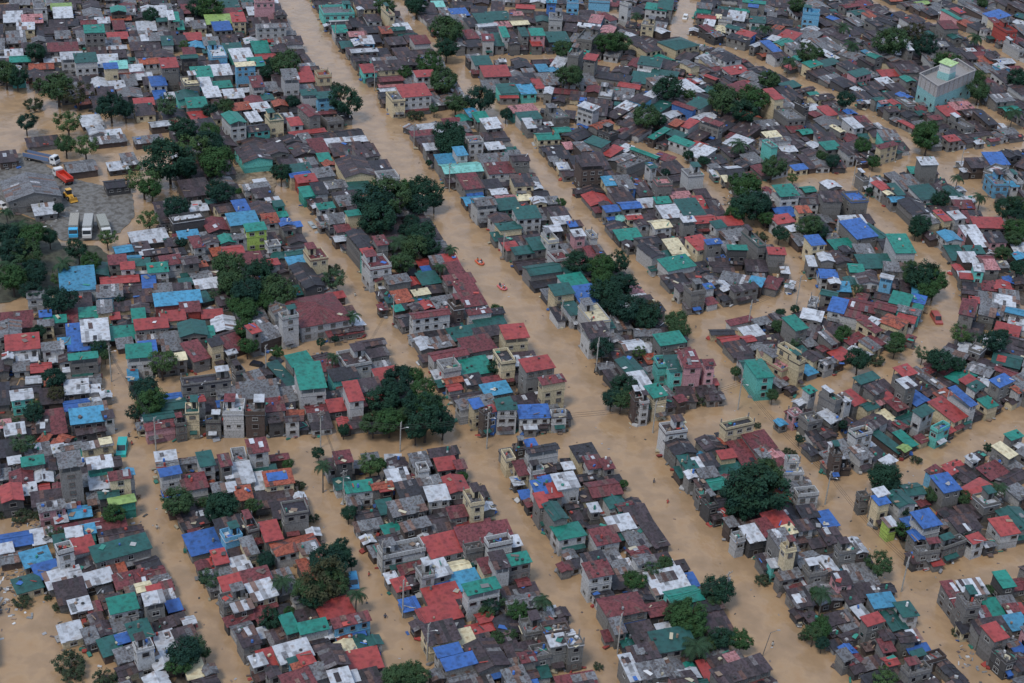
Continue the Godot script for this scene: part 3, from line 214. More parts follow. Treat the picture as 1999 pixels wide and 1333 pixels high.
204,-2327,26,35,23,24,8,0,6,5,125,-2269,23,20,21,25,9,0,8,5,883,-3011,38,27,37,16,9,1,7,5,1530,-4279,60,69,7,20,9,0,7,5,72,-4643,55,72,16,33,0,0,12,4,435,-5067,73,38,-40,40,6,1,6,4,-1058,-4658,50,51,29,21,2,1,9,5,-1468,-5103,90,75,18,23,6,1,7,4,
-1512,-4793,103,59,22,22,7,1,7,4,-948,-2359,23,22,26,24,6,1,6,5,-136,-4135,60,64,20,19,5,0,9,5,-649,-4721,24,56,20,38,3,0,9,4,-371,-2472,24,23,23,23,6,0,9,5,881,-3710,43,35,1,20,5,1,8,5,-250,-3869,51,60,25,22,9,1,9,5,1121,-4749,94,59,20,24,9,0,8,4,
306,-2989,20,20,21,61,7,2,6,0,-738,-2206,23,21,28,20,3,1,7,5,702,-2548,20,29,23,18,6,1,9,5,1611,-4537,85,59,11,22,8,1,7,4,886,-2296,24,20,16,24,8,1,12,5,967,-2263,20,22,25,23,7,0,7,5,1260,-3801,35,25,-3,59,6,1,14,0,676,-3065,20,27,40,40,6,0,7,4,
398,-2731,24,20,23,43,6,0,7,4,-69,-4211,40,47,19,20,6,0,7,5,1084,-4826,62,48,13,19,3,0,6,5,-243,-3522,23,42,27,25,12,1,9,5,-1078,-2767,23,22,23,40,11,1,8,4,-1311,-4980,45,59,22,24,6,1,9,5,600,-2306,23,22,22,20,9,0,9,5,-563,-4599,56,83,25,20,8,0,6,4,
697,-4534,60,40,32,25,8,0,7,5,-355,-4119,46,62,24,33,9,1,7,4,29,-2795,20,22,22,44,7,2,9,0,-476,-2431,23,22,33,25,3,0,7,5,801,-5893,40,67,-33,40,1,0,6,4,566,-5200,94,72,42,22,6,1,9,4,-212,-5508,46,61,25,34,8,1,7,4,-128,-3060,24,31,25,25,2,0,6,5,
340,-4982,65,49,-38,19,6,1,7,5,1620,-5551,76,84,18,37,7,0,7,4,1332,-5499,49,71,18,21,2,1,6,5,1176,-2926,42,39,36,23,7,0,7,5,348,-4016,42,33,23,36,9,0,6,4,-627,-3043,29,22,33,42,8,2,7,0,158,-3969,27,37,23,39,9,1,7,4,-94,-2717,25,20,21,40,3,1,7,4,
1326,-5086,58,55,23,21,8,0,7,5,-1170,-3038,53,20,19,22,9,0,7,5,628,-5115,100,67,43,20,8,0,7,4,5,-4179,40,46,21,19,12,0,7,5,-641,-3607,24,31,26,42,2,1,6,4,-620,-2276,24,20,27,22,3,1,7,5,1374,-6325,49,73,35,38,3,1,6,4,-724,-4343,41,48,27,21,8,1,7,5,
102,-3570,45,56,23,18,7,1,8,5,118,-2768,20,32,20,20,8,0,9,5,-616,-2246,29,32,29,20,7,1,7,5,570,-4026,34,35,27,38,1,1,6,4,968,-5750,86,44,-38,39,0,0,12,4,-103,-2954,31,20,26,42,7,1,6,4,-681,-3693,34,40,25,19,9,1,7,5,-836,-5018,89,69,22,22,9,1,6,4,
-347,-2729,39,37,6,19,7,1,7,5,-820,-3551,51,51,25,19,7,0,7,5,998,-2573,20,25,21,25,7,0,8,5,663,-3957,58,55,30,21,9,1,7,5,-1031,-2608,31,22,22,19,7,1,7,5,1219,-3440,54,47,-22,17,6,1,8,5,1022,-2844,38,23,36,18,9,1,9,5,259,-3348,35,30,20,22,7,0,7,5,
977,-2250,20,22,24,20,4,1,7,5,281,-4570,67,38,-39,20,2,1,7,5,-737,-4614,48,38,26,38,2,1,6,4,696,-4709,73,68,-41,22,6,1,7,4,-471,-5045,20,84,20,24,11,1,7,5,3,-2798,20,28,23,25,8,2,7,5,-567,-2347,23,21,26,23,3,0,7,5,971,-2816,23,22,43,38,2,1,7,4,
418,-2671,23,20,20,38,9,2,7,0,-262,-2460,23,22,28,23,6,0,9,5,459,-3183,36,42,15,34,7,1,14,4,-944,-2696,23,22,24,33,6,1,6,4,-227,-5599,69,46,23,38,3,1,6,4,77,-2696,20,22,23,37,3,1,9,4,-709,-2809,20,22,25,42,8,2,7,0,-288,-5915,62,69,23,22,4,1,8,4,
-1013,-3038,20,34,16,23,6,0,6,5,317,-3617,37,36,24,17,11,1,12,5,-789,-2860,41,37,23,20,6,0,7,5,-870,-2821,24,20,26,44,9,1,6,4,-203,-2341,23,20,26,24,6,1,7,5,394,-2342,32,31,22,20,9,1,9,5,-771,-3092,25,23,24,42,12,1,7,4,1415,-4823,34,47,27,39,2,1,7,4,
1426,-3969,39,38,10,24,5,0,9,5,-1480,-5273,40,70,20,22,6,0,7,5,-617,-3615,49,28,25,22,9,0,7,5,-1343,-5015,47,45,22,39,6,1,11,4,-714,-5563,57,49,19,40,0,1,6,4,-1655,-5113,43,68,21,18,6,0,7,5,-1356,-5366,59,49,18,33,7,1,8,4,605,-4924,82,67,-41,21,6,0,7,4,
-286,-3972,40,40,21,19,9,1,7,5,240,-2519,23,22,26,24,1,1,9,5,212,-2218,23,20,18,17,3,1,7,5,649,-4855,71,74,-41,20,8,1,9,4,49,-2355,20,22,21,23,3,0,9,5,54,-2819,20,22,22,40,4,1,7,4,-1237,-5048,91,58,20,37,8,0,6,4,527,-2957,33,38,16,33,7,0,6,4,
594,-3895,67,45,21,24,7,1,7,5,105,-2274,23,20,19,19,6,1,9,5,-490,-3816,35,36,25,25,6,0,9,5,899,-5996,51,59,-8,41,1,1,6,4,1344,-3943,32,43,10,22,9,1,9,5,486,-4404,44,83,29,20,9,0,7,5,40,-3197,33,49,18,24,7,1,7,5,-251,-4437,51,79,20,18,9,1,6,5,
-1635,-5488,49,54,19,37,3,0,7,4,-601,-5456,61,45,18,40,6,1,5,4,-421,-4067,74,47,23,22,9,0,9,5,-158,-5511,50,40,9,60,3,1,6,0,333,-5093,83,72,-6,20,7,1,8,4,42,-5840,63,49,4,42,1,0,7,4,672,-2448,23,22,18,21,5,1,9,5,1726,-5631,73,56,25,20,7,1,12,5,
785,-2220,20,22,17,17,3,1,6,5,-1208,-5353,69,53,17,19,5,0,8,5,658,-3014,24,23,30,39,6,2,11,0,-936,-3411,52,43,17,22,9,1,7,5,1329,-6198,51,63,34,40,1,0,6,4,-559,-2185,20,20,29,21,6,0,8,5,-150,-5683,51,54,23,38,8,0,7,4,758,-2689,20,20,16,40,7,2,7,0,
-920,-5450,52,65,18,20,7,1,7,5,536,-4196,80,26,17,20,2,1,9,5,680,-2893,41,20,25,20,8,0,7,5,1772,-6453,86,67,37,21,8,0,6,4,-61,-5815,29,49,20,64,11,1,7,0,1233,-5692,91,84,42,23,7,0,7,4,-632,-3820,20,33,26,44,9,0,7,4,542,-4803,60,34,-39,40,2,1,6,4,
-304,-2581,23,22,24,25,7,1,7,5,268,-3574,60,42,24,18,9,1,9,5,-241,-2763,20,32,8,15,6,1,8,5,408,-3347,31,46,24,34,8,1,8,4,-985,-4655,70,56,27,34,9,1,12,4,978,-3942,61,50,10,20,7,1,7,5,544,-4274,46,39,17,22,9,1,12,5,-707,-4010,24,37,27,37,6,1,7,4,
-1235,-5526,62,47,20,36,7,1,12,4,1286,-5566,44,39,38,66,0,0,7,0,-1136,-3257,23,25,18,42,4,1,11,4,176,-5062,59,51,-5,17,9,1,12,5,-561,-3498,39,30,26,19,1,1,8,5,907,-3744,46,29,4,23,1,0,12,5,57,-4217,40,43,17,19,8,0,9,5,-109,-5743,43,56,24,39,11,1,7,4,
1442,-3822,53,43,-3,37,9,0,6,4,746,-4489,57,38,32,20,3,1,7,5,-247,-3701,31,38,24,20,2,1,7,5,119,-4731,40,50,21,24,0,0,12,5,830,-4293,70,55,18,19,7,1,7,5,922,-2628,23,22,22,26,7,0,8,5,382,-2764,32,20,21,23,1,1,9,5,129,-2411,23,20,24,22,3,0,7,5,
587,-5415,67,39,33,42,7,0,12,4,547,-3622,64,22,24,20,8,0,7,5,1636,-4675,84,56,-44,22,9,1,9,4,527,-5074,87,64,-41,23,9,0,9,4,-477,-5010,40,60,23,20,6,0,8,5,938,-3835,36,39,3,17,0,1,7,5,779,-3576,53,20,-17,38,7,2,6,0,1150,-5795,101,83,31,17,7,1,6,4,
-1238,-5437,56,60,18,19,2,1,7,5,908,-4876,42,57,21,18,3,1,7,5,359,-3493,34,46,23,35,8,1,7,4,-124,-5556,99,34,13,36,1,1,7,4,667,-5497,73,47,29,23,7,1,12,5,-878,-4160,66,54,27,18,7,0,8,5,44,-4052,58,54,22,18,7,1,7,5,-650,-3451,54,42,25,18,8,1,7,5,
-150,-2477,23,20,30,24,6,0,8,5,252,-5879,69,46,-12,39,11,1,5,4,461,-3551,27,37,22,20,9,1,7,5,914,-5672,87,38,29,38,4,1,7,4,-1285,-4476,39,50,27,18,6,1,6,5,854,-3704,29,27,4,41,6,0,9,4,602,-4544,47,76,28,22,8,1,9,5,-859,-4820,51,36,20,40,1,0,6,4,
-1761,-4969,91,62,17,21,6,0,9,4,-28,-2597,23,22,19,23,6,0,7,5,-874,-2468,21,22,24,21,6,1,9,5,1032,-2870,20,22,38,37,6,1,6,4,-110,-4700,64,56,23,38,6,1,7,4,-1382,-4721,75,63,20,21,9,1,7,4,-745,-4054,48,51,28,35,9,1,7,4,998,-4794,75,64,11,19,9,1,6,4,
-871,-2514,21,22,23,23,6,0,8,5,1207,-4818,62,61,12,36,7,1,14,4,576,-2319,24,20,23,16,9,0,8,5,-910,-3683,28,41,26,17,8,1,7,5,-2000,-5873,85,81,18,35,7,1,8,4,-1378,-4891,53,48,22,20,6,1,9,5,-267,-3597,41,30,26,17,2,0,7,5,-1807,-5148,48,58,20,19,6,1,8,5,
-554,-2355,23,20,26,19,2,1,9,5,-636,-4556,63,65,30,20,9,0,7,5,380,-4069,67,47,21,21,9,0,7,5,91,-3060,27,52,23,18,9,0,7,5,-503,-4029,52,46,27,37,7,1,9,4,1269,-3592,45,22,-21,37,7,1,7,4,-371,-4170,59,57,22,18,6,1,8,5,-1304,-5227,83,73,19,19,9,0,9,4,
894,-4741,74,63,24,19,9,0,7,4,824,-2887,32,40,33,21,8,1,6,5,-1154,-6038,102,72,15,38,9,1,7,4,1085,-3106,46,37,32,18,9,0,8,5,-320,-4680,40,50,24,20,6,1,9,5,-1063,-3083,30,27,18,19,6,0,7,5,590,-3382,27,30,24,25,2,0,9,5,792,-4515,58,63,34,23,8,0,6,5,
1225,-3725,27,37,-9,24,9,0,9,5,608,-2551,22,22,27,21,9,0,7,5,-52,-2647,30,36,21,19,9,1,9,5,1244,-4173,55,25,26,42,2,1,12,4,1211,-3177,23,22,38,43,10,1,6,4,1691,-5259,51,80,20,36,7,1,7,4,475,-2877,25,20,27,35,10,0,6,4,-1234,-4668,72,59,23,24,9,1,12,4,
1228,-3789,24,32,-3,37,2,1,7,4,112,-3446,56,20,23,23,8,1,6,5,1034,-5173,45,85,28,33,9,0,12,4,-54,-2413,20,22,24,19,1,1,7,5,-867,-3025,39,20,17,24,5,1,7,5,551,-3845,20,52,21,18,4,1,7,5,-417,-2594,23,22,22,21,6,0,12,5,-249,-3446,39,26,27,22,9,0,7,5,
67,-5199,84,66,21,21,7,1,8,4,-537,-5388,63,53,22,17,8,1,9,5,822,-5373,81,73,43,22,7,0,7,4,-379,-3906,67,41,25,22,8,1,7,5,-504,-5624,40,52,22,40,1,0,7,4,1040,-5059,63,43,29,20,2,1,6,5,-1109,-5115,80,68,23,21,9,1,7,4,-965,-5723,69,42,20,40,9,0,7,4,
699,-6154,50,59,-8,37,7,1,0,4,-434,-3863,56,48,27,20,7,1,8,5,-1883,-5185,105,59,18,21,7,1,7,4,1143,-4357,63,25,21,38,1,1,6,4,923,-5200,98,59,25,22,8,1,7,4,291,-3349,28,32,7,18,9,1,9,5,-1605,-5345,103,64,21,19,7,1,7,4,925,-3495,24,28,-37,36,6,1,7,4,
389,-5443,97,35,-16,25,3,0,7,5,-1842,-5731,91,83,16,20,7,0,9,4,-730,-3807,55,46,27,22,7,1,6,5,699,-3039,38,37,42,22,9,0,7,5,-242,-5022,88,32,21,21,7,1,9,5,1670,-5962,81,41,17,41,1,0,7,4,-402,-5114,87,64,17,18,7,1,7,4,-1025,-2657,20,24,24,23,6,1,9,5,
303,-5660,74,75,-8,34,9,1,6,4,-764,-4129,24,35,28,39,6,1,7,4,524,-3671,49,21,25,37,7,0,8,4,-1760,-5383,41,69,19,18,8,1,9,5,-142,-2402,23,20,26,17,3,0,7,5,592,-2738,37,33,8,18,8,1,8,5,-445,-5306,73,75,17,22,9,0,8,4,681,-4316,59,57,20,20,6,1,7,5,
-99,-4645,46,81,20,18,9,1,6,5,-1515,-5458,70,39,21,37,3,1,7,4,-1589,-5509,45,50,19,36,6,1,7,4,52,-2913,20,26,11,24,6,0,7,5,-438,-5239,51,38,18,43,9,1,8,4,-600,-2694,45,28,6,17,9,0,9,5,98,-4084,47,59,19,19,9,1,9,5,891,-2708,23,22,25,23,3,0,7,5,
408,-5626,89,64,39,36,9,1,12,4,1238,-5287,70,43,31,20,8,1,7,5,-1306,-5320,67,37,17,36,1,1,6,4,1194,-4072,51,29,12,23,9,0,9,5,-804,-3690,36,31,27,21,10,1,8,5,1334,-5213,51,38,30,42,4,0,7,4,397,-3047,20,22,31,38,3,1,9,4,-86,-2525,20,23,20,18,2,1,7,5,
633,-5244,24,70,44,25,8,0,7,5,59,-2617,23,20,21,24,3,0,8,5,1412,-4986,33,61,28,20,9,0,6,5,-293,-4469,37,33,20,40,6,1,7,4,-1023,-5434,62,50,17,20,6,0,7,5,-1424,-5675,100,70,17,23,6,1,7,4,-1691,-5245,76,74,18,20,9,0,7,4,649,-2761,29,20,7,21,7,0,7,5,
745,-3387,29,30,31,20,7,1,7,5,-1959,-5725,86,81,16,23,7,1,12,4,866,-3088,20,22,35,39,11,1,7,4,-746,-6011,85,75,18,36,8,1,7,4,849,-3788,43,53,3,19,4,0,6,5,-203,-4774,56,36,25,26,0,0,7,5,-1660,-5630,104,66,20,23,7,0,6,4,-178,-4804,55,34,25,32,5,1,7,4,
-62,-5004,24,61,11,26,2,0,7,5,13,-4725,60,29,19,37,6,1,7,4,1429,-6095,93,38,38,41,8,0,7,4,1623,-5404,78,74,18,20,7,0,8,4,720,-4194,31,60,20,35,9,1,8,4,-1163,-3054,24,20,17,40,6,0,7,4,845,-4821,77,58,22,19,9,1,8,4,1474,-5523,97,68,16,19,9,1,9,4,
-237,-3646,22,41,23,18,0,1,7,5,1400,-5008,25,46,27,40,3,1,7,4,1360,-4899,62,71,13,19,8,1,7,4,769,-5976,48,52,-10,39,7,2,6,0,506,-5787,50,45,38,42,6,0,9,4,-1349,-5861,102,75,18,18,9,1,7,4,1396,-5836,82,81,16,24,7,1,9,4,784,-4615,58,22,25,63,7,2,14,0,
-494,-3549,41,38,28,35,8,0,7,4,458,-2627,23,22,26,18,2,1,7,5,754,-4979,73,63,31,21,10,0,12,4,1328,-6024,84,50,39,18,8,0,12,5,-977,-4361,57,55,25,23,7,0,7,5,-1844,-5294,91,63,20,22,7,1,7,4,1178,-4341,43,35,24,24,9,1,9,5,-240,-2702,23,20,21,25,6,0,7,5,
-1376,-5555,44,44,20,42,1,0,7,4,658,-5573,87,38,-37,22,6,3,6,5,1385,-3809,37,30,-3,22,9,0,9,5,932,-4843,39,44,28,26,0,0,9,5,239,-3380,31,20,19,41,1,1,6,4,1139,-3150,59,28,36,20,9,1,8,5,903,-4582,82,27,22,18,9,1,9,5,879,-2507,20,22,18,18,2,1,7,5,
-611,-4381,45,36,22,20,0,1,7,5,1011,-2375,22,20,14,15,2,1,7,5,872,-4533,29,48,26,22,4,1,12,5,1555,-5138,60,75,24,22,9,0,9,4,1359,-3915,31,38,8,18,7,1,8,5,-1520,-5178,89,60,19,21,9,1,7,4,-166,-2473,22,20,29,17,9,1,7,5,1114,-4661,38,43,39,24,8,1,9,5,
-940,-2961,24,25,19,21,6,1,6,5,154,-2611,20,22,19,20,1,1,9,5,-662,-3138,20,22,35,38,6,0,7,4,851,-6124,40,54,-8,42,0,0,6,4,551,-3958,58,45,29,18,7,0,7,5,397,-3390,39,43,6,20,9,1,7,5,637,-5427,98,59,29,21,9,0,7,4,1383,-5399,52,38,18,41,0,0,7,4,
160,-6017,20,46,5,64,6,2,5,0,944,-4594,82,47,10,19,7,0,6,5,-1318,-6044,87,83,16,22,7,0,8,4,904,-3014,30,20,37,25,3,0,7,5,-58,-3885,41,28,23,23,1,1,7,5,-545,-5591,54,41,21,38,10,1,9,4,-464,-4970,48,79,22,22,8,0,7,5,-613,-2625,20,22,25,20,10,0,8,5,
916,-3410,39,22,42,24,3,1,7,5,-858,-5192,71,70,22,19,3,0,7,4,137,-2761,20,22,20,24,6,1,7,5,1576,-4415,59,56,13,20,9,1,9,5,1481,-5754,99,68,20,20,9,1,7,4,1327,-5151,68,30,21,40,6,2,7,0,149,-4386,50,60,17,20,9,0,7,5,1468,-5895,89,77,18,20,6,0,6,4,
-1917,-5900,100,76,16,18,8,1,7,4,293,-4059,40,30,21,24,14,0,12,5,-1065,-3162,24,26,16,23,5,1,7,5,217,-4268,58,50,18,20,8,0,9,5,-178,-6264,88,73,0,37,9,1,9,4,-62,-5536,52,38,15,43,8,0,7,4,1308,-4473,24,55,-45,19,9,1,9,5,1547,-5002,63,38,24,19,9,1,7,5,
-621,-5382,51,88,20,23,9,1,7,4,-1188,-5854,83,78,17,22,6,0,7,4,807,-3816,47,20,5,39,6,1,7,4,-1306,-5746,74,80,16,23,3,1,8,4,1848,-6304,100,38,42,37,7,1,9,4,74,-5953,24,36,2,80,5,1,4,0,878,-4373,38,39,23,19,0,0,7,5,1104,-6217,93,82,17,21,9,1,6,4,
-1008,-5124,84,59,21,18,9,0,7,4,-1220,-4829,56,39,22,18,4,1,7,5,1359,-3820,39,30,-4,18,4,0,8,5,-1384,-4998,43,48,21,20,10,0,7,5,1095,-4442,56,56,21,19,6,1,9,5,-231,-5749,70,38,24,36,8,1,7,4,-192,-2682,20,22,21,20,3,1,7,5,-292,-4522,49,60,21,23,9,1,9,5,
685,-3496,48,36,29,23,9,1,7,5,-290,-5135,58,71,18,22,7,0,9,5,1685,-4777,58,65,26,20,9,1,9,5,366,-3051,39,31,28,24,9,1,7,5,363,-4274,71,42,22,21,9,1,7,5,-308,-5196,63,74,17,18,8,1,12,4,1776,-5532,89,65,25,21,9,1,6,4,601,-3821,20,39,3,22,8,1,9,5,
29,-2696,23,20,23,21,6,1,8,5,713,-2875,24,23,30,18,7,1,9,5,205,-5218,77,59,18,24,7,1,6,4,-1942,-5351,99,58,17,19,8,1,7,4,-1009,-4294,58,49,25,23,8,1,9,5,1762,-5264,90,59,19,17,9,0,7,4,-686,-3980,28,26,27,40,1,1,0,4,374,-4756,69,53,-41,23,9,1,6,5,
1364,-4245,41,34,3,20,8,1,7,5,1078,-5638,98,64,43,18,9,0,7,4,202,-3842,43,28,23,17,3,1,7,5,47,-2651,23,20,19,19,4,1,9,5,1533,-5190,51,80,20,22,11,1,7,5,437,-4711,84,22,-41,33,0,1,9,4,-537,-4554,47,66,26,19,6,0,7,5,433,-2834,23,20,24,25,5,0,7,5,
727,-4575,57,54,30,23,7,1,7,5,1441,-5406,83,65,16,19,8,1,7,4,511,-3578,26,31,30,21,3,1,6,5,240,-6355,98,81,-11,20,7,1,7,4,-1546,-5953,94,77,19,17,8,1,7,4,-449,-3165,33,38,33,22,9,0,7,5,1037,-4649,70,22,23,43,9,0,6,4,-311,-6171,88,80,15,22,9,0,9,4,
-373,-3013,40,31,23,19,7,0,7,5,1080,-5063,79,31,29,20,9,0,12,5,743,-5919,72,47,-11,21,12,0,8,5,1659,-5826,65,48,18,22,8,0,6,5,710,-2906,23,22,24,22,9,1,7,5,498,-4799,43,30,-38,42,10,1,9,4,453,-4850,66,59,-41,19,9,0,9,5,-1392,-4803,71,53,20,23,9,1,8,5,
445,-2615,20,20,25,21,9,0,8,5,256,-4370,51,57,18,18,9,1,9,5,1069,-5450,61,78,43,21,9,1,8,4,719,-3257,49,32,36,18,5,1,7,5,-667,-4894,61,59,22,24,9,1,9,5,892,-2916,20,22,43,25,13,0,9,5,203,-3896,42,20,23,42,7,2,6,0,-170,-3119,36,20,24,17,6,1,7,5,
503,-5525,75,38,40,21,0,0,7,5,1523,-5998,101,67,41,22,8,1,9,4,819,-6041,82,67,-12,36,6,1,7,4,310,-3892,41,25,23,24,9,0,7,5,900,-3186,47,30,32,20,9,1,7,5,954,-6224,98,79,-10,17,7,0,7,4,1889,-5548,97,59,28,21,7,1,6,4,465,-6350,103,74,-8,23,1,1,7,4,
1165,-2958,23,22,32,23,6,0,7,5,385,-5714,58,38,37,39,6,0,9,4,1377,-6152,61,43,38,38,10,1,6,4,35,-5109,62,30,21,35,2,1,6,4,659,-3048,20,27,40,18,3,1,7,5,461,-5717,92,63,40,22,9,0,6,4,-8,-3902,20,40,23,21,8,0,9,5,1781,-5619,56,38,24,37,6,0,5,4,
897,-3388,46,32,43,24,7,1,12,5,1110,-5408,50,89,37,18,7,1,7,4,1081,-3687,39,38,-10,33,5,1,6,4,1061,-6428,101,77,20,22,8,0,9,4,299,-5922,66,38,44,38,3,1,6,4,1619,-5732,88,68,18,19,3,0,8,4,690,-5858,63,39,37,35,3,1,8,4,1586,-4725,53,49,26,37,8,0,8,4,
85,-2938,21,22,10,23,9,0,7,5,-1096,-4926,60,51,21,35,6,1,14,4,1338,-5774,101,60,19,21,9,1,7,4,-210,-4699,62,55,23,18,7,1,8,5,-703,-3176,43,31,36,20,9,0,12,5,-290,-5594,61,76,24,24,9,1,7,4,1533,-5664,79,59,17,33,7,1,6,4,-744,-4935,74,51,23,24,7,1,9,5,
1186,-5512,71,61,41,32,8,1,7,4,392,-4378,30,22,31,62,1,1,6,0,569,-4685,40,40,-40,20,2,0,7,5,1190,-4870,44,70,14,23,9,1,12,5,1055,-3585,24,22,-21,40,0,0,5,4,1095,-5906,79,77,-38,20,7,1,9,4,596,-3670,24,32,-17,21,6,0,9,5,1188,-6337,93,80,19,19,7,0,7,4,
-1555,-5723,84,67,20,23,3,0,8,4,389,-5018,52,56,-38,36,9,1,5,4,-1813,-5873,101,63,18,23,9,1,12,4,-864,-5410,61,60,19,36,9,1,6,4,-310,-5657,63,84,22,17,7,1,7,4,1230,-5162,23,41,31,43,1,0,7,4,1226,-4764,50,65,16,20,9,1,6,5,-635,-5442,70,30,19,37,6,0,9,4,
-284,-6031,77,79,17,22,8,0,7,4,553,-4119,57,41,17,21,8,1,7,5,-1427,-5512,75,67,18,21,6,1,7,4,-465,-5610,23,69,20,23,1,0,7,5,1340,-4232,63,25,4,16,3,1,7,5,951,-4743,44,38,24,19,6,0,7,5,1153,-4985,56,36,23,20,3,1,9,5,1141,-5359,63,68,42,23,8,1,8,4,
1223,-5886,77,65,31,32,9,0,7,4,-2143,-5892,83,74,17,22,8,1,7,4,73,-5043,64,26,-5,42,6,0,7,4,171,-4456,70,41,17,22,8,1,9,5,1217,-3646,24,23,-9,38,2,1,6,4,-597,-5303,47,82,19,21,8,1,7,5,45,-4256,44,27,19,25,6,0,8,5,1095,-2891,23,20,42,23,7,1,12,5,
-1386,-5960,81,65,19,33,6,0,8,4,1047,-6313,92,78,-10,20,9,1,12,4,1385,-5688,93,58,19,24,7,0,8,4,-200,-2691,20,22,20,15,2,1,7,5,-100,-5573,80,23,14,62,0,1,6,0,-974,-3357,37,38,19,19,9,1,12,5,126,-4430,44,34,17,16,6,1,12,5,1670,-5647,96,34,25,15,9,1,9,5,
700,-5921,53,39,-12,40,6,1,7,4,-700,-4294,66,40,26,22,9,1,9,5,-907,-2939,24,20,23,23,6,0,7,5,-45,-3427,29,34,23,36,8,0,7,4,901,-5360,46,87,45,18,8,1,9,5,509,-3624,20,22,23,42,4,1,6,4,-746,-5908,79,62,20,34,9,0,7,4,-402,-5951,94,38,16,16,9,1,8,5,
970,-6330,88,78,-10,22,8,1,12,4,-775,-4700,39,38,27,21,6,1,7,5,-386,-5401,43,88,26,21,9,1,9,5,49,-5312,51,40,19,24,5,1,8,5,383,-5816,74,74,-11,19,9,0,7,4,1012,-3007,20,22,41,24,2,1,8,5,365,-5498,55,43,-14,21,9,0,7,5,11,-4337,44,54,17,21,9,0,7,5,
1543,-4497,66,20,13,40,7,2,6,0,-987,-3666,20,36,26,19,6,1,8,5,939,-5001,50,22,31,64,6,2,8,0,-26,-6274,94,70,0,24,9,1,7,4,-1018,-5543,86,60,18,19,9,0,7,4,-593,-4347,37,35,28,18,10,0,8,5,885,-5885,81,69,-37,21,8,0,8,4,709,-2838,23,20,26,19,7,1,7,5,
-461,-5382,75,58,24,23,9,1,9,4,1001,-2845,21,20,35,22,9,1,7,5,-781,-4839,57,57,21,21,9,1,7,5,0,-3333,34,36,24,23,9,0,7,5,-553,-5745,98,22,24,62,7,2,12,0,-803,-4662,56,53,26,22,8,1,9,5,-792,-5265,121,22,22,19,9,0,9,5,1865,-6098,50,31,20,66,3,1,12,0,
-1672,-4957,74,52,22,20,8,0,9,5,899,-4294,52,45,22,23,9,0,9,5,-100,-6266,73,70,2,37,8,0,7,4,-674,-5442,51,42,18,22,1,1,9,5,889,-6296,102,69,-9,19,9,1,7,4,1286,-4568,53,50,13,23,9,1,7,5,1700,-5479,58,38,19,25,3,0,6,5,-418,-3401,40,35,26,19,9,1,9,5,
-476,-3511,39,37,28,20,7,0,8,5,226,-3836,52,20,23,20,9,1,7,5,897,-4146,55,41,15,21,7,0,9,5,-1222,-5968,79,74,16,19,9,1,6,4,1799,-6708,90,83,20,23,7,1,8,4,-1153,-4938,73,49,22,22,9,1,9,5,1333,-5329,73,59,28,20,9,1,9,4,1238,-3754,34,45,-4,23,8,1,9,5,
-949,-5603,52,85,21,19,7,1,6,4,-28,-5591,64,25,15,62,1,1,7,0,1309,-4974,96,22,30,23,2,3,7,5,-878,-4955,60,56,22,22,7,1,8,5,1639,-4981,51,66,27,19,7,0,9,5,-1711,-5154,67,51,19,32,8,1,7,4,-313,-4926,84,43,31,22,7,1,8,5,-1972,-5616,72,69,17,20,9,1,9,4,
-798,-2822,22,20,26,19,7,1,12,5,942,-2968,22,22,35,18,3,1,12,5,-1243,-5670,81,65,16,18,8,1,7,4,626,-2998,23,20,28,22,5,0,7,5,1060,-4725,62,51,19,18,9,1,7,5,1254,-3411,44,31,-22,23,9,0,7,5,-758,-4776,63,49,19,22,8,1,12,5,947,-3422,28,43,-39,20,7,1,9,5,
21,-5555,46,36,15,36,2,1,7,4,822,-6367,85,77,-10,21,8,1,6,4,-2028,-5460,70,64,17,22,9,0,7,4,871,-3363,54,27,44,18,6,0,7,5,1284,-5138,41,30,21,42,2,0,14,4,1700,-5403,70,62,16,19,9,1,6,4,-283,-3457,29,25,25,16,8,1,9,5,1749,-5095,63,55,27,23,9,1,7,5,
779,-6512,102,73,-8,18,9,0,7,4,-339,-5303,58,63,16,23,7,0,12,5,256,-5372,64,64,-17,19,9,0,6,5,1648,-6448,40,65,33,24,13,0,8,5,794,-3299,37,33,32,19,9,0,9,5,-1322,-4719,67,45,20,23,9,1,6,5,-733,-4514,54,48,26,21,8,0,7,5,461,-5009,73,50,-40,18,1,1,7,5,
2009,-6130,104,62,18,19,7,1,8,4,968,-3444,29,41,-34,21,8,1,7,5,-210,-4268,28,35,24,21,9,1,9,5,291,-6239,101,65,2,18,11,0,6,4,1815,-6251,86,70,41,23,7,0,8,4,-374,-5823,56,86,25,18,9,1,6,4,312,-5540,82,53,-15,24,7,1,6,4,-357,-5360,54,73,23,17,7,1,7,5,
1170,-5972,99,59,-37,18,9,0,12,4,800,-6190,72,78,-8,21,1,0,6,4,1281,-4419,63,42,11,18,9,1,7,5,641,-3181,38,29,41,21,7,1,7,5,1744,-6551,96,62,33,35,3,1,6,4,570,-4750,64,46,-40,21,9,1,9,5,-128,-5127,54,63,18,19,7,1,7,5,893,-6123,24,37,-11,61,4,1,7,0,
-573,-3074,32,29,40,24,9,0,7,5,1810,-5698,51,66,23,33,6,0,9,4,150,-3959,23,22,21,42,4,1,7,4,874,-6516,98,60,-10,34,8,0,7,4,697,-3884,29,38,23,38,9,1,7,4,1347,-5908,77,38,40,17,8,1,9,5,1245,-3832,30,49,1,20,6,1,7,5,930,-5598,57,57,29,37,9,0,6,4,
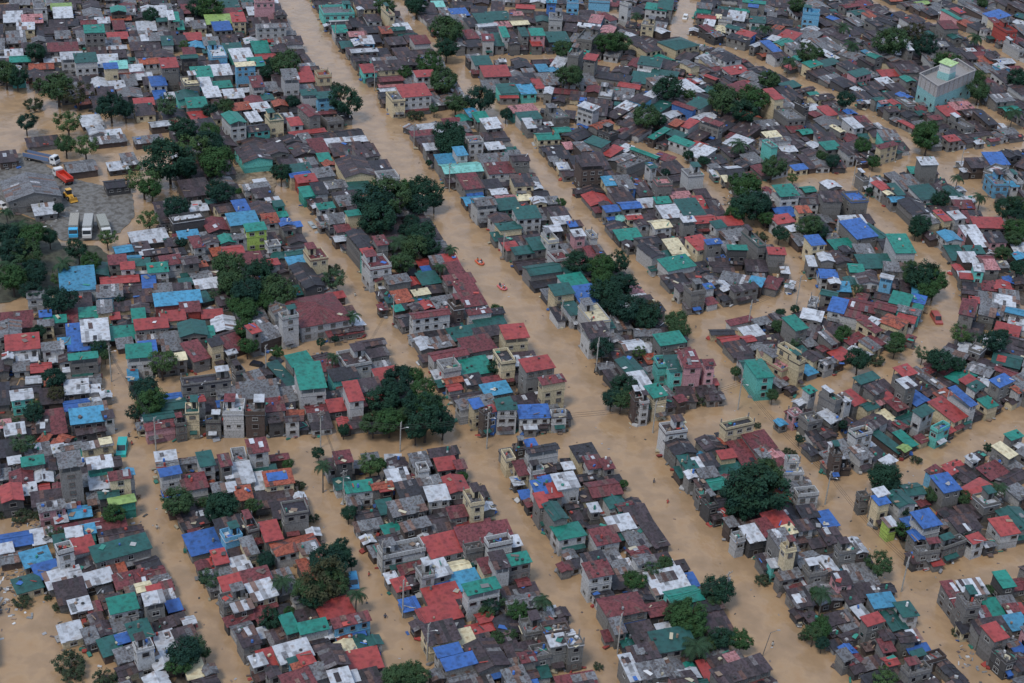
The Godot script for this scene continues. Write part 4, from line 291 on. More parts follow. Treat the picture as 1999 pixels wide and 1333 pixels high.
-737,-5706,53,81,19,18,8,0,9,4,413,-5121,70,52,-39,18,8,0,7,5,1135,-4302,36,44,11,34,5,0,7,4,684,-4916,71,46,-41,20,9,1,7,5,1091,-3851,40,42,11,18,7,1,8,5,933,-4667,51,50,24,22,9,0,6,5,935,-6485,92,69,-11,24,6,1,8,4,-1016,-5824,58,74,16,24,8,1,9,4,
-966,-4520,61,42,26,21,9,1,9,5,775,-3356,23,22,33,24,3,0,7,5,-1051,-5933,48,73,17,34,9,0,9,4,-377,-5740,55,33,22,37,9,0,7,4,337,-5358,68,56,-16,21,9,0,7,5,3,-5701,76,62,14,18,9,1,9,4,776,-5310,40,44,41,19,2,0,7,5,-1008,-4760,67,43,21,24,9,1,7,5,
-1529,-5644,75,52,18,34,7,1,7,4,-511,-3882,37,44,28,19,8,0,8,5,-603,-5987,61,81,13,19,6,0,8,4,196,-3680,40,37,28,20,8,1,6,5,-1543,-4913,61,51,21,22,9,0,7,5,-1696,-5739,82,60,19,21,9,0,7,4,-393,-3356,46,28,38,19,6,1,8,5,179,-6261,73,77,5,20,7,1,7,4,
-1464,-4825,68,45,20,21,9,1,7,5,-562,-3293,37,32,32,17,7,1,8,5,-548,-5821,51,64,13,36,9,0,6,4,1227,-3868,35,22,10,25,2,0,7,5,-276,-5818,89,57,22,19,7,1,7,4,-1358,-5299,64,60,18,19,9,1,12,5,-461,-4917,48,60,23,19,8,0,9,5,2074,-6460,92,68,40,23,9,1,9,4,
1187,-5297,42,38,27,25,6,0,8,5,-1122,-4587,44,30,26,20,2,0,6,5,538,-5754,44,89,38,18,9,0,7,5,-1860,-5980,75,70,17,20,7,1,8,4,-197,-5351,49,56,20,34,7,1,8,4,-1337,-5523,73,20,19,65,6,1,7,0,1891,-5872,108,23,18,38,6,2,6,0,-1645,-5426,64,58,20,24,9,0,7,5,
2112,-6547,77,69,39,33,9,1,9,4,-1662,-5887,83,59,18,23,7,0,9,4,1732,-5152,43,72,27,19,8,0,8,5,-764,-5138,36,57,24,36,9,0,9,4,-559,-6252,78,74,14,18,9,1,8,4,-979,-3300,24,21,19,23,2,1,7,5,488,-5865,60,70,-12,23,7,1,7,5,524,-3717,39,35,24,22,8,0,7,5,
-698,-5503,54,37,18,21,8,0,7,5,1526,-5244,54,59,19,23,7,0,7,5,1009,-5700,54,57,30,37,7,1,6,4,941,-5791,39,38,-35,36,6,1,7,4,-137,-5966,86,49,-1,36,9,1,7,4,984,-5106,57,58,30,17,6,0,8,5,-829,-5960,63,77,17,17,9,0,7,4,-672,-3948,24,29,25,22,0,1,7,5,
1054,-4441,46,20,24,39,6,2,7,0,-1391,-5353,44,33,20,33,6,1,6,4,2082,-6741,86,80,35,20,6,1,9,4,-318,-6270,98,59,16,21,9,1,8,4,92,-5306,39,38,19,25,5,0,9,5,-232,-3296,26,39,26,17,7,1,6,5,738,-4128,32,48,20,22,8,1,9,5,1871,-6379,90,69,40,19,9,1,7,4,
1197,-3162,20,22,41,20,9,0,12,5,1779,-5038,59,54,23,19,9,0,9,5,-725,-5656,44,79,17,22,9,0,8,5,-1722,-5860,73,63,18,23,9,1,7,4,-613,-3852,23,20,26,40,4,1,7,4,-1275,-4944,52,53,21,23,9,1,7,5,-691,-4953,55,52,19,22,9,1,7,5,1106,-3405,23,22,-35,22,9,1,9,5,
-1318,-5521,72,20,17,61,0,1,7,0,2179,-6675,80,83,39,18,8,1,8,4,-1350,-4940,74,44,22,19,7,1,9,5,112,-5396,89,44,-17,20,6,1,7,5,1957,-6006,89,60,19,18,3,0,9,4,2088,-6158,86,65,18,18,10,0,7,4,2228,-6766,87,82,38,17,8,0,7,4,1194,-5239,65,54,32,18,8,1,7,5,
841,-5450,56,61,45,23,8,0,6,5,1531,-4469,28,25,11,36,5,1,6,4,105,-6260,82,65,4,22,7,0,9,4,998,-5035,39,38,30,18,3,0,9,5,1766,-6296,48,38,39,41,2,1,7,4,-321,-5252,45,70,17,17,7,0,7,5,1026,-5944,80,60,-37,20,8,0,7,4,1707,-5199,46,63,26,22,0,0,9,5,
-122,-4086,35,47,23,18,9,1,7,5,1557,-5502,69,56,19,20,6,1,7,5,-159,-3084,23,20,24,17,1,1,9,5,-505,-6152,73,70,17,20,9,1,7,4,480,-3709,36,36,25,22,9,1,7,5,-1026,-5651,72,60,18,18,9,1,7,4,1245,-5146,28,32,28,38,11,1,5,4,554,-5283,49,34,31,22,2,0,6,5,
1899,-6698,75,79,18,24,9,1,8,4,999,-4586,58,42,11,20,9,1,8,5,670,-3159,20,22,42,18,9,0,9,5,1041,-4850,58,20,28,41,12,0,7,4,1212,-6616,93,67,18,22,7,0,7,4,346,-4825,57,46,-40,21,9,1,12,5,-378,-6018,50,47,16,19,14,1,8,5,1147,-6559,90,56,21,37,9,1,7,4,
530,-6172,50,89,-7,19,9,1,9,4,-207,-3194,24,20,27,18,9,1,7,5,1120,-5061,39,34,23,24,4,0,8,5,-1194,-4757,71,40,22,18,8,0,7,5,754,-4337,49,22,18,21,3,0,9,5,1021,-5219,43,38,26,18,0,1,9,5,-694,-6187,74,71,15,18,9,1,6,4,-781,-5176,44,61,20,24,7,1,7,5,
-619,-6215,87,60,14,22,8,0,7,4,-2073,-5787,71,62,18,21,7,1,8,4,-912,-5094,74,42,20,23,7,0,9,5,743,-6338,49,72,-8,35,7,1,11,4,1898,-6141,39,38,41,40,12,0,6,4,-1496,-6040,89,58,16,20,9,1,9,4,-611,-5741,54,57,23,34,9,1,6,4,1099,-3163,23,20,42,17,9,1,7,5,
360,-6315,87,62,-9,22,9,1,7,4,811,-5100,69,46,27,19,7,1,7,5,93,-4136,36,37,19,32,7,1,7,4,-1770,-5210,66,52,18,19,9,1,9,5,2002,-5932,77,62,17,18,8,1,7,4,-1710,-4892,52,42,19,34,9,1,14,4,-908,-5350,52,58,21,24,9,1,9,5,1414,-6638,75,82,21,18,8,1,8,4,
-776,-4477,51,44,30,18,9,1,7,5,1062,-3059,20,20,33,19,1,0,7,5,-850,-5273,72,48,20,19,8,1,8,5,-1162,-5390,65,54,18,20,7,1,7,5,-506,-3585,32,37,26,19,1,0,9,5,1249,-3640,43,32,-9,18,9,0,6,5,-318,-3478,23,22,27,21,1,1,7,5,-1625,-5792,60,52,16,38,7,1,8,4,
1871,-6579,72,79,33,20,7,1,7,4,571,-3268,26,32,10,23,9,1,6,5,1370,-6482,59,86,19,20,7,1,7,4,-1902,-5602,65,58,20,22,9,0,9,5,-211,-5953,71,61,2,21,8,1,6,4,1151,-4910,52,41,30,33,9,0,7,4,-491,-5685,63,59,23,21,6,1,7,5,-1571,-5813,78,57,18,19,7,0,7,4,
-1396,-5239,62,41,17,37,9,1,9,4,-1827,-5101,32,42,18,19,6,0,12,5,-12,-3365,32,30,22,20,9,0,8,5,-377,-4976,54,47,20,22,9,0,9,5,1829,-5651,46,70,25,22,3,0,8,5,-395,-5445,44,72,25,17,9,0,7,5,305,-4909,64,42,-38,20,9,1,9,5,-383,-6099,85,58,14,18,9,0,7,4,
1560,-4595,53,43,-42,20,7,0,7,5,-1827,-4973,60,48,21,20,9,1,7,5,-333,-3431,23,20,25,23,3,1,8,5,-935,-3727,36,34,24,22,9,1,9,5,544,-6218,45,87,-7,21,8,0,8,5,700,-6054,45,80,-9,23,8,1,7,5,-664,-5714,71,55,20,20,8,1,8,5,1670,-5304,44,68,16,17,7,1,7,5,
2012,-6536,91,62,37,22,9,1,7,4,-10,-4435,42,43,16,23,8,1,7,5,2067,-6337,89,60,39,21,1,0,9,4,367,-5957,46,20,44,84,7,2,6,0,1817,-6146,55,73,39,23,8,1,7,5,-1503,-5319,57,53,19,22,7,1,12,5,1278,-5029,37,36,29,18,7,0,8,5,739,-6283,57,78,-9,20,8,1,6,4,
-91,-5693,63,58,22,21,9,1,7,5,2058,-6051,77,57,20,23,8,1,6,4,1947,-5798,63,64,25,18,9,0,6,5,-294,-3438,23,21,28,19,0,1,9,5,1656,-6572,102,60,19,17,9,1,7,4,1105,-4989,57,47,24,19,7,1,7,5,738,-3707,32,20,-18,19,6,1,7,5,1009,-3439,23,20,-34,22,3,1,7,5,
1168,-4504,49,42,31,19,7,1,9,5,1247,-5812,69,58,31,18,8,1,6,5,1416,-5963,58,54,41,36,8,1,8,4,110,-5243,67,47,19,18,7,0,7,5,730,-4649,50,42,31,21,9,1,9,5,142,-4597,40,27,21,20,11,1,7,5,1602,-6122,45,87,40,19,9,1,6,5,1989,-6697,84,70,36,19,7,1,12,4,
1437,-5693,44,22,16,63,6,1,7,0,-866,-6093,48,84,18,17,8,1,7,5,1342,-4002,37,21,9,20,6,0,8,5,1230,-6142,53,38,34,25,4,0,7,5,-40,-5250,65,48,19,18,7,0,12,5,493,-4948,64,41,-42,19,6,0,6,5,460,-4014,35,22,16,19,9,1,6,5,-583,-5929,60,63,17,22,7,1,7,5,
665,-4625,53,40,30,20,9,1,7,5,1505,-6658,87,63,20,23,7,0,7,4,1697,-6740,91,67,20,19,6,0,9,4,618,-5290,63,26,30,21,6,0,9,5,878,-5409,51,57,41,21,8,1,9,5,-402,-5867,45,75,24,20,8,0,6,5,219,-5986,66,59,5,23,9,1,9,5,21,-6148,75,57,-2,24,6,0,7,4,
-192,-4451,50,40,20,18,9,1,9,5,-1693,-5353,58,51,19,24,7,1,8,5,1967,-6297,80,60,39,21,8,1,9,4,-1462,-5851,72,58,19,17,8,1,7,4,1317,-6116,72,59,37,21,7,1,8,4,-607,-6042,47,61,15,34,9,1,7,4,180,-5676,70,50,-16,23,7,1,12,5,746,-3541,31,34,31,18,9,0,9,5,
250,-4127,40,30,20,34,9,0,8,4,-1184,-4818,37,29,21,23,6,1,8,5,1437,-5611,66,54,17,18,9,1,8,5,1543,-5567,64,50,17,23,8,0,9,5,41,-5410,51,60,16,17,9,0,8,5,-1357,-5679,62,55,18,23,8,1,7,5,733,-3783,28,20,3,24,6,1,8,5,-1795,-4904,57,45,23,19,8,0,7,5,
1952,-5892,59,51,20,35,8,1,9,4,583,-5548,66,51,-34,19,9,1,8,5,-423,-6204,75,62,15,17,9,1,9,4,-241,-3663,21,22,23,22,4,1,6,5,1809,-5744,37,40,25,24,7,0,7,5,1085,-5736,67,55,30,19,7,1,7,5,972,-4872,52,42,27,23,8,1,7,5,161,-3932,27,45,20,17,9,1,6,5,
589,-5286,50,30,29,20,2,0,9,5,1281,-6341,77,63,18,18,8,0,7,4,1249,-6522,71,69,19,20,9,0,7,4,596,-4116,29,42,15,22,9,0,7,5,-23,-4472,35,48,19,18,6,1,9,5,-1211,-5247,71,41,18,23,3,1,7,5,579,-3684,24,20,-19,24,7,0,7,5,35,-5920,74,51,3,23,8,1,12,5,
1114,-4330,23,20,22,41,12,0,7,4,-1103,-5436,58,54,18,18,9,1,7,5,-954,-5659,59,59,21,17,9,1,6,5,1354,-4985,50,48,29,18,7,1,6,5,-1453,-5198,51,53,21,19,9,1,7,5,-1273,-5372,66,44,20,24,8,1,7,5,726,-4160,34,40,20,20,9,0,12,5,655,-5278,54,20,44,44,2,0,9,4,
-457,-6085,43,76,18,22,9,1,9,5,-105,-5361,34,38,19,19,7,1,9,5,421,-6077,59,63,44,21,8,1,7,5,11,-5199,65,40,18,24,8,1,6,5,563,-4236,36,41,18,19,9,0,7,5,176,-6152,68,57,6,24,7,0,9,5,686,-3912,29,37,21,23,7,1,7,5,-179,-5605,52,45,23,37,7,1,6,4,
1017,-5621,39,38,44,21,0,0,7,5,1479,-4388,43,20,14,25,9,0,7,5,713,-5806,49,51,39,35,7,0,8,4,-16,-5979,31,44,3,24,3,1,8,5,1121,-4493,36,26,27,18,7,0,7,5,1306,-5414,52,56,28,18,6,1,6,5,-1113,-5904,63,57,18,21,1,0,7,5,-454,-6032,58,64,16,20,9,1,12,5,
-855,-6031,55,65,15,21,9,1,9,5,1333,-6389,74,63,19,19,8,1,6,4,154,-5800,62,52,-11,24,9,1,8,5,1266,-5079,33,46,23,35,9,1,7,4,-441,-5569,57,54,23,19,9,1,9,5,1715,-5832,32,43,20,22,6,1,8,5,-815,-5902,55,63,16,19,9,0,8,5,1647,-6095,53,54,38,34,9,0,7,4,
481,-5472,58,51,-35,19,8,1,9,5,-638,-5783,32,41,21,24,3,0,9,5,-1752,-5484,53,53,16,22,9,1,7,5,1258,-5559,68,20,40,40,9,1,8,4,1628,-6374,57,68,34,23,7,1,9,5,815,-5217,62,42,39,22,9,0,7,5,-1299,-5508,69,21,17,34,0,1,7,4,-919,-5558,52,55,20,21,7,0,9,5,
-1423,-5333,63,44,21,23,7,1,9,5,1301,-5250,52,48,31,22,8,1,7,5,-1026,-5883,59,56,17,22,6,1,7,5,93,-5886,60,56,3,21,8,0,6,5,-1085,-6041,55,66,15,19,9,1,7,5,1307,-5652,52,44,40,37,7,1,7,4,-681,-6068,59,59,15,22,9,0,7,5,1723,-6229,90,22,40,39,0,1,11,4,
1576,-4896,21,40,27,18,3,0,7,5,-1818,-5043,55,46,18,18,8,1,7,5,1824,-5267,64,42,27,22,9,1,7,5,1360,-4847,38,48,13,22,7,0,7,5,-591,-4051,27,41,28,21,9,1,9,5,-846,-5355,52,53,18,18,9,0,8,5,1960,-6625,79,63,38,19,9,0,8,4,1855,-5413,51,41,26,36,7,1,7,4,
-1475,-5745,62,55,18,17,6,0,6,5,862,-5699,60,22,-38,39,6,0,7,4,1625,-4744,56,36,30,22,8,1,9,5,1094,-3785,27,36,-2,20,9,1,7,5,-87,-6133,53,64,-1,22,7,0,7,5,396,-6124,42,80,42,17,9,0,9,5,1537,-6548,44,85,19,20,9,1,7,5,-1406,-5415,58,47,21,22,7,1,7,5,
-1061,-5987,61,57,18,21,9,1,6,5,-316,-5761,64,48,24,24,9,1,7,5,1378,-6073,62,46,38,37,8,1,7,4,527,-6123,44,76,-10,18,8,0,9,5,1937,-6442,83,56,38,19,7,0,9,4,-1355,-5482,67,42,19,23,7,0,9,5,-1073,-5779,67,50,19,19,6,1,9,5,-1103,-5652,65,46,20,23,9,0,7,5,
1518,-5443,50,49,17,24,8,1,7,5,1779,-6185,50,66,43,23,10,1,9,5,-897,-6142,62,56,20,24,9,1,7,5,1523,-6240,62,60,37,21,9,1,9,5,1363,-6564,70,64,21,19,7,1,9,4,3,-5264,61,42,19,19,7,1,9,5,231,-5761,54,57,-10,18,9,1,8,5,-1478,-5495,66,44,20,20,7,1,7,5,
1259,-5487,59,46,38,20,7,1,9,5,1065,-5143,30,60,30,20,9,1,7,5,1731,-5930,55,56,18,22,8,0,6,5,1361,-4435,30,23,13,24,6,0,6,5,927,-3944,36,30,21,24,8,0,7,5,-1957,-5803,66,51,19,20,8,0,9,5,1734,-5709,59,48,25,24,10,1,12,5,-2000,-5539,51,56,20,18,9,0,8,5,
253,-5548,63,43,-15,22,8,1,7,5,-1241,-5145,61,40,23,19,9,0,7,5,1415,-5313,58,43,18,21,8,1,8,5,-585,-4023,23,22,25,22,6,0,9,5,1110,-5993,75,48,-37,19,6,0,12,5,823,-5288,59,42,44,19,7,0,7,5,511,-5971,60,54,-9,19,8,1,6,5,1082,-4637,57,33,31,18,9,1,9,5,
138,-3847,42,27,23,17,7,1,9,5,78,-6151,74,48,6,23,9,0,7,5,1681,-5721,53,42,18,36,9,1,7,4,90,-4173,28,22,21,19,6,0,8,5,1434,-6169,55,48,39,34,9,0,6,4,1397,-6427,59,62,21,22,8,0,7,5,-690,-4531,55,32,29,17,7,1,7,5,-630,-6110,68,49,15,24,9,1,9,5,
226,-4118,26,22,21,19,3,1,7,5,-31,-6152,85,45,3,19,9,0,8,5,517,-5436,62,42,-36,19,9,1,12,5,-206,-6111,67,54,0,17,9,0,9,5,1856,-6479,72,58,37,19,7,1,6,5,307,-4348,45,30,17,22,9,0,9,5,1200,-6243,61,58,20,19,8,1,9,5,-624,-4788,37,46,21,18,8,0,9,5,
263,-4061,20,22,22,23,4,0,6,5,-757,-6086,54,58,16,21,9,0,7,5,-662,-5773,29,20,24,62,6,0,7,0,762,-6126,52,58,-9,22,8,1,7,5,630,-4403,33,21,17,22,12,1,7,5,1659,-4940,28,57,26,18,9,0,7,5,-551,-3897,23,20,26,21,7,1,7,5,1413,-4202,23,22,5,23,7,0,7,5,
706,-5279,54,40,44,22,9,1,7,5,972,-5516,30,38,42,17,2,1,7,5,-1478,-5639,64,43,17,22,9,0,7,5,598,-4444,38,20,18,19,6,1,7,5,489,-4025,35,30,18,21,7,0,9,5,-368,-4673,26,49,-41,20,7,1,8,5,570,-6369,45,72,-9,19,8,0,8,5,94,-4482,27,25,18,20,7,1,7,5,
-1256,-5867,54,44,20,33,7,1,7,4,15,-5773,55,52,22,18,7,0,7,5,1137,-5677,74,40,43,18,6,1,8,5,1963,-5745,46,55,28,21,8,1,9,5,-963,-5441,29,32,21,24,2,0,9,5,111,-5034,55,38,-5,17,9,0,8,5,-276,-5533,39,44,25,33,7,0,7,4,810,-5528,53,27,30,16,8,1,7,5,
1544,-6067,62,51,42,20,7,0,7,5,1261,-5354,55,42,25,20,9,1,9,5,306,-5841,72,44,-10,17,9,1,12,5,-2081,-5696,68,44,18,19,9,1,7,5,-564,-5876,46,59,16,19,8,0,7,5,220,-4659,43,37,-41,17,4,1,6,5,1383,-6250,69,42,33,33,3,0,6,4,-142,-6148,79,46,0,18,7,0,6,5,
2027,-6255,58,57,39,20,6,0,7,5,1006,-5549,58,41,42,23,7,0,7,5,1631,-5905,62,46,19,22,8,1,7,5,-1737,-5973,59,52,16,20,6,1,9,5,-603,-5261,31,41,23,36,9,0,7,4,1517,-4854,20,31,26,21,6,1,7,5,200,-5025,20,32,-8,22,4,1,7,5,-268,-4643,46,33,24,21,6,1,12,5,
-70,-4616,29,41,19,23,8,0,6,5,123,-6156,76,44,2,21,8,0,7,5,1367,-5943,70,41,39,24,9,1,7,5,-1766,-5702,69,42,17,19,9,1,9,5,-1771,-5313,52,44,20,19,7,0,7,5,-1320,-5426,52,42,19,23,9,1,9,5,177,-4260,34,36,20,17,9,0,8,5,1229,-4165,23,20,26,24,7,0,8,5,
1266,-6447,72,51,18,21,7,1,8,5,1994,-6380,71,53,39,17,8,0,9,5,-1768,-5779,69,41,18,22,9,1,12,5,721,-6233,47,60,-12,22,8,1,9,5,-1703,-5506,54,44,19,21,8,1,7,5,325,-4608,44,34,-38,19,6,1,7,5,1019,-6172,67,45,-8,24,9,0,8,5,823,-5951,63,46,-10,19,8,1,12,5,
1582,-6431,52,63,33,20,9,0,7,5,1623,-5030,39,45,26,18,6,0,6,5,640,-5896,37,34,-9,19,6,0,9,5,-1595,-5893,58,46,17,23,6,1,9,5,17,-6366,72,48,4,21,9,1,7,5,1426,-4664,37,39,18,18,6,0,7,5,1408,-4585,30,20,11,26,6,0,8,5,307,-4643,35,37,-39,21,9,1,7,5,
1257,-6069,72,42,38,22,9,1,7,5,-491,-6274,71,48,17,18,6,1,8,5,695,-6431,74,50,-9,18,8,1,9,5,1160,-6451,51,59,18,23,10,1,7,5,35,-4302,38,32,17,18,7,1,6,5,-118,-5075,37,44,20,19,7,0,7,5,-1651,-5998,64,46,18,20,9,1,7,5,1431,-6371,48,65,34,18,9,0,7,5,
-1308,-5929,54,47,18,23,9,0,6,5,-345,-5907,65,40,13,23,7,1,9,5,1768,-6356,51,56,37,23,9,0,7,5,1128,-5497,59,40,40,17,9,1,9,5,-581,-5540,54,43,17,19,8,1,9,5,506,-5918,46,52,-13,21,7,1,9,5,304,-6322,53,55,-11,21,8,1,7,5,470,-6459,57,54,-8,22,9,0,7,5,
879,-6215,54,55,-9,18,7,1,8,5,1784,-5773,35,44,17,34,9,1,6,4,-186,-5252,28,31,19,18,3,1,9,5,2157,-6462,57,60,42,17,9,1,7,5,1660,-6327,57,55,37,18,8,1,9,5,1218,-4719,27,22,40,24,1,0,7,5,147,-4882,49,34,-6,17,9,1,9,5,-1337,-5625,52,46,18,18,9,1,8,5,
-8,-5870,54,45,2,22,9,0,8,5,1276,-5982,60,45,38,20,9,1,6,5,-40,-4536,32,38,19,18,1,1,7,5,1197,-4936,38,20,30,23,7,1,9,5,1254,-5110,33,45,19,21,9,1,9,5,454,-4680,43,32,-38,19,8,0,7,5,-814,-5118,44,37,21,22,8,1,9,5,-841,-4908,39,30,20,33,7,0,9,4,
-1090,-6098,52,53,15,18,7,1,8,5,967,-5898,66,41,-36,17,9,1,7,5,572,-6315,57,52,-11,18,9,1,7,5,-28,-4507,31,34,17,21,7,1,9,5,565,-6261,46,56,-8,20,9,0,7,5,-721,-5617,33,54,20,20,8,0,8,5,798,-5548,33,27,33,22,3,0,9,5,274,-4985,42,34,-7,22,9,1,7,5,
830,-4351,33,29,31,24,9,1,7,5,1599,-5092,37,43,24,17,9,1,9,5,-1492,-4916,48,32,23,21,8,1,8,5,1948,-6523,54,52,36,23,9,0,6,5,144,-5182,41,37,19,23,9,0,6,5,-609,-4757,26,43,20,18,7,0,8,5,-524,-5772,39,53,23,17,7,1,6,5,77,-5700,53,40,15,21,7,1,7,5,
602,-4501,32,35,29,18,7,1,6,5,-740,-5097,35,39,19,23,9,1,8,5,-96,-5340,20,22,16,36,6,1,7,4,1213,-5189,26,47,28,22,6,0,7,5,114,-4462,28,37,17,17,7,1,8,5,2039,-6604,50,55,38,23,8,0,7,5,1678,-6069,26,48,40,35,9,1,7,4,-1482,-5950,56,43,17,21,1,1,6,5,
-1410,-5759,54,40,19,21,7,1,7,5,1822,-6539,53,41,34,36,7,1,12,4,1073,-6532,70,44,19,21,7,1,7,5,-1675,-5546,44,39,17,24,9,1,6,5,2117,-6357,55,47,40,23,9,1,7,5,-250,-6311,60,42,14,23,8,1,7,5,-213,-4969,28,39,23,23,7,1,7,5,-874,-5116,44,36,22,18,9,0,7,5,
472,-6256,63,42,-9,20,9,0,7,5,404,-6234,51,46,-10,22,7,0,7,5,-261,-5486,36,33,25,37,7,0,7,4,273,-5996,55,41,5,21,7,1,6,5,-15,-5922,54,42,3,19,9,1,7,5,1075,-4395,23,20,23,19,6,0,7,5,1481,-4859,31,35,27,23,9,0,7,5,-586,-4725,31,33,22,23,8,0,7,5,
1005,-6537,61,45,-11,23,7,1,7,5,1540,-6497,54,53,17,18,10,1,8,5,1608,-4938,58,27,26,19,7,0,6,5,699,-6515,61,48,-11,19,8,1,7,5,743,-6006,32,20,-10,43,12,1,7,4,-265,-5096,29,44,18,18,4,1,9,5,578,-5063,35,28,-41,36,9,0,7,4,1460,-4675,34,30,16,23,9,0,7,5,
696,-5020,43,33,25,18,8,1,7,5,1577,-5917,51,44,19,17,9,1,7,5,-1194,-5136,35,36,20,24,9,1,9,5,1395,-5049,35,27,28,36,9,0,9,4,-285,-4713,40,28,23,22,7,0,9,5,1091,-5120,31,37,33,24,7,1,6,5,1448,-4848,42,30,24,20,9,1,6,5,-990,-5782,31,49,18,22,9,1,7,5,
-196,-6172,52,42,1,22,9,0,9,5,323,-4722,39,30,-41,17,8,1,8,5,867,-6441,53,47,-10,19,9,0,9,5,-1109,-5836,45,39,18,23,7,1,9,5,536,-6448,55,45,-11,19,7,0,7,5,1605,-6560,60,46,21,17,7,1,9,5,-888,-5504,28,34,18,35,7,1,7,4,-1592,-4961,47,29,22,17,9,1,7,5,
392,-5889,46,37,-12,23,8,1,7,5,1833,-6077,39,34,17,37,7,0,6,4,1220,-4912,23,20,27,23,7,0,8,5,-1893,-5262,36,36,18,21,9,1,9,5,1292,-6572,57,43,18,21,7,1,6,5,1702,-6383,53,45,38,18,7,1,7,5,348,-5763,47,29,-10,33,7,0,7,4,1365,-4815,27,36,18,18,7,1,7,5,
-1420,-5902,43,30,17,36,7,1,12,4,1137,-5027,27,36,23,21,9,0,7,5,651,-5680,37,42,-36,18,7,1,12,5,-443,-5948,37,33,15,35,7,1,9,4,889,-5764,44,36,-37,21,9,1,12,5,-542,-5099,36,32,19,19,8,0,7,5,1631,-6682,66,40,21,20,9,0,9,5,-1084,-5489,34,39,20,19,9,1,7,5,
-1236,-6050,49,37,19,21,9,1,7,5,1597,-6633,50,45,20,21,7,0,8,5,-1565,-5097,35,30,20,22,8,1,7,5,1177,-5165,23,20,32,23,7,0,8,5,1716,-5989,48,34,19,23,9,0,7,5,1765,-5730,40,29,24,33,9,1,7,4,1778,-5813,40,35,17,24,7,1,7,5,539,-4977,20,22,-42,18,2,1,7,5,
1759,-5861,42,34,19,22,3,1,7,5,707,-5627,52,27,-38,23,7,1,7,5,886,-5647,35,37,31,18,10,0,9,5,-1603,-5669,35,38,16,18,7,1,7,5,-1792,-5425,48,29,20,19,9,1,7,5,87,-5998,38,29,3,35,8,1,7,4,-459,-5641,37,32,21,23,9,0,8,5,1698,-6047,29,46,38,18,7,0,9,5,
687,-5655,34,33,-37,22,9,0,7,5,-588,-5223,27,31,22,22,9,1,9,5,-2088,-5912,39,37,17,19,9,1,9,5,1284,-5883,38,33,39,22,7,0,6,5,1181,-5184,23,20,29,18,4,1,7,5,-1891,-5826,45,31,17,21,7,1,7,5,930,-5841,38,34,-37,19,4,0,6,5,119,-5733,42,32,16,18,9,0,9,5,
119,-5989,50,29,2,21,9,0,9,5,1465,-5973,42,31,39,24,8,0,9,5,976,-6145,36,36,-8,22,7,1,9,5,924,-6097,46,34,-10,18,7,1,7,5,121,-5559,31,34,-12,19,9,0,7,5,-369,-5677,23,20,23,23,2,1,8,5,1504,-6585,42,39,19,21,9,1,7,5,-305,-6091,38,36,17,19,9,0,7,5,
-26,-5539,31,32,15,21,9,1,8,5,-68,-5897,41,31,2,20,9,0,7,5,-777,-5665,24,20,18,22,6,0,7,5,154,-6326,38,29,4,33,9,1,7,4,320,-5975,34,36,39,19,8,1,8,5,1483,-6205,43,34,40,20,8,1,7,5,-873,-5470,27,32,17,21,9,1,9,5,1939,-6140,49,28,19,23,9,1,6,5,
1294,-5730,41,28,43,20,5,1,7,5,2019,-6009,46,31,18,18,1,1,8,5,1711,-6435,43,36,40,19,7,1,9,5,-683,-5562,24,20,20,18,2,0,7,5,670,-6107,34,21,-11,18,0,1,9,5,589,-5735,30,33,40,20,8,1,7,5,-434,-5903,35,30,16,24,8,1,7,5,-1282,-5580,39,29,19,18,7,1,7,5,
-451,-5982,29,39,17,17,6,0,7,5,954,-6401,41,34,-8,20,1,1,7,5,-231,-6179,35,32,1,24,9,1,9,5,-76,-5986,47,27,3,19,3,0,7,5,-217,-5846,35,29,20,19,7,1,12,5,735,-6440,46,32,-11,17,3,0,7,5,1911,-6406,43,32,39,18,9,1,7,5,1866,-5966,26,32,19,21,7,0,7,5,
1269,-6191,40,28,35,19,9,1,8,5,1469,-6345,27,35,32,20,9,1,7,5,-1110,-6145,49,56,17,20,7,1,7,5,-904,-6205,58,78,16,20,0,1,7,4,2000,-5707,51,82,25,23,9,1,9,5,1758,-4800,85,49,27,20,9,0,12,5,1237,-2971,87,48,36,38,6,0,7,4,1276,-3031,42,28,41,17,9,1,12,5,
1119,-2492,39,27,21,22,8,1,6,5,2230,-7008,76,78,21,19,3,1,7,4,-2076,-6061,76,82,18,23,7,1,7,4,-827,-6332,104,68,19,22,7,1,8,4,-666,-6385,92,61,15,18,9,0,9,4,2147,-6856,82,78,20,32,8,0,7,4,1202,-6833,75,71,19,23,7,0,7,4,-1146,-6239,93,82,16,20,3,0,7,4,
2392,-7025,75,58,21,19,9,1,12,4,1648,-4397,103,72,14,19,9,0,9,4,-1386,-6283,84,60,18,18,9,1,12,4,1504,-6780,99,57,21,19,8,1,6,4,-1435,-6107,100,75,18,21,9,0,7,4,1405,-6907,104,83,20,24,9,1,6,4,580,-6773,101,69,-11,23,7,1,7,4,-1706,-6106,102,78,16,19,8,1,8,4,
-1888,-6176,78,73,18,20,8,1,9,4,1602,-6947,80,62,21,19,9,1,7,4,-1163,-6395,104,67,16,20,9,1,7,4,85,-6452,103,80,-8,18,9,1,7,4,-779,-6500,82,70,18,18,8,1,9,4,-866,-6461,99,81,16,19,8,1,9,4,361,-6445,85,63,-8,36,3,0,5,4,1855,-5182,105,60,26,35,7,0,7,4,
345,-6634,95,69,-10,19,8,0,6,4,1432,-6764,103,66,19,21,9,0,12,4,2093,-7037,99,78,20,19,3,1,7,4,2315,-7050,95,56,19,19,8,1,7,4,-1223,-6126,84,77,19,20,8,1,7,4,1061,-6618,80,84,19,22,9,0,6,4,-1801,-6077,99,72,16,23,9,1,9,4,207,-6502,78,71,-11,33,9,0,7,4,
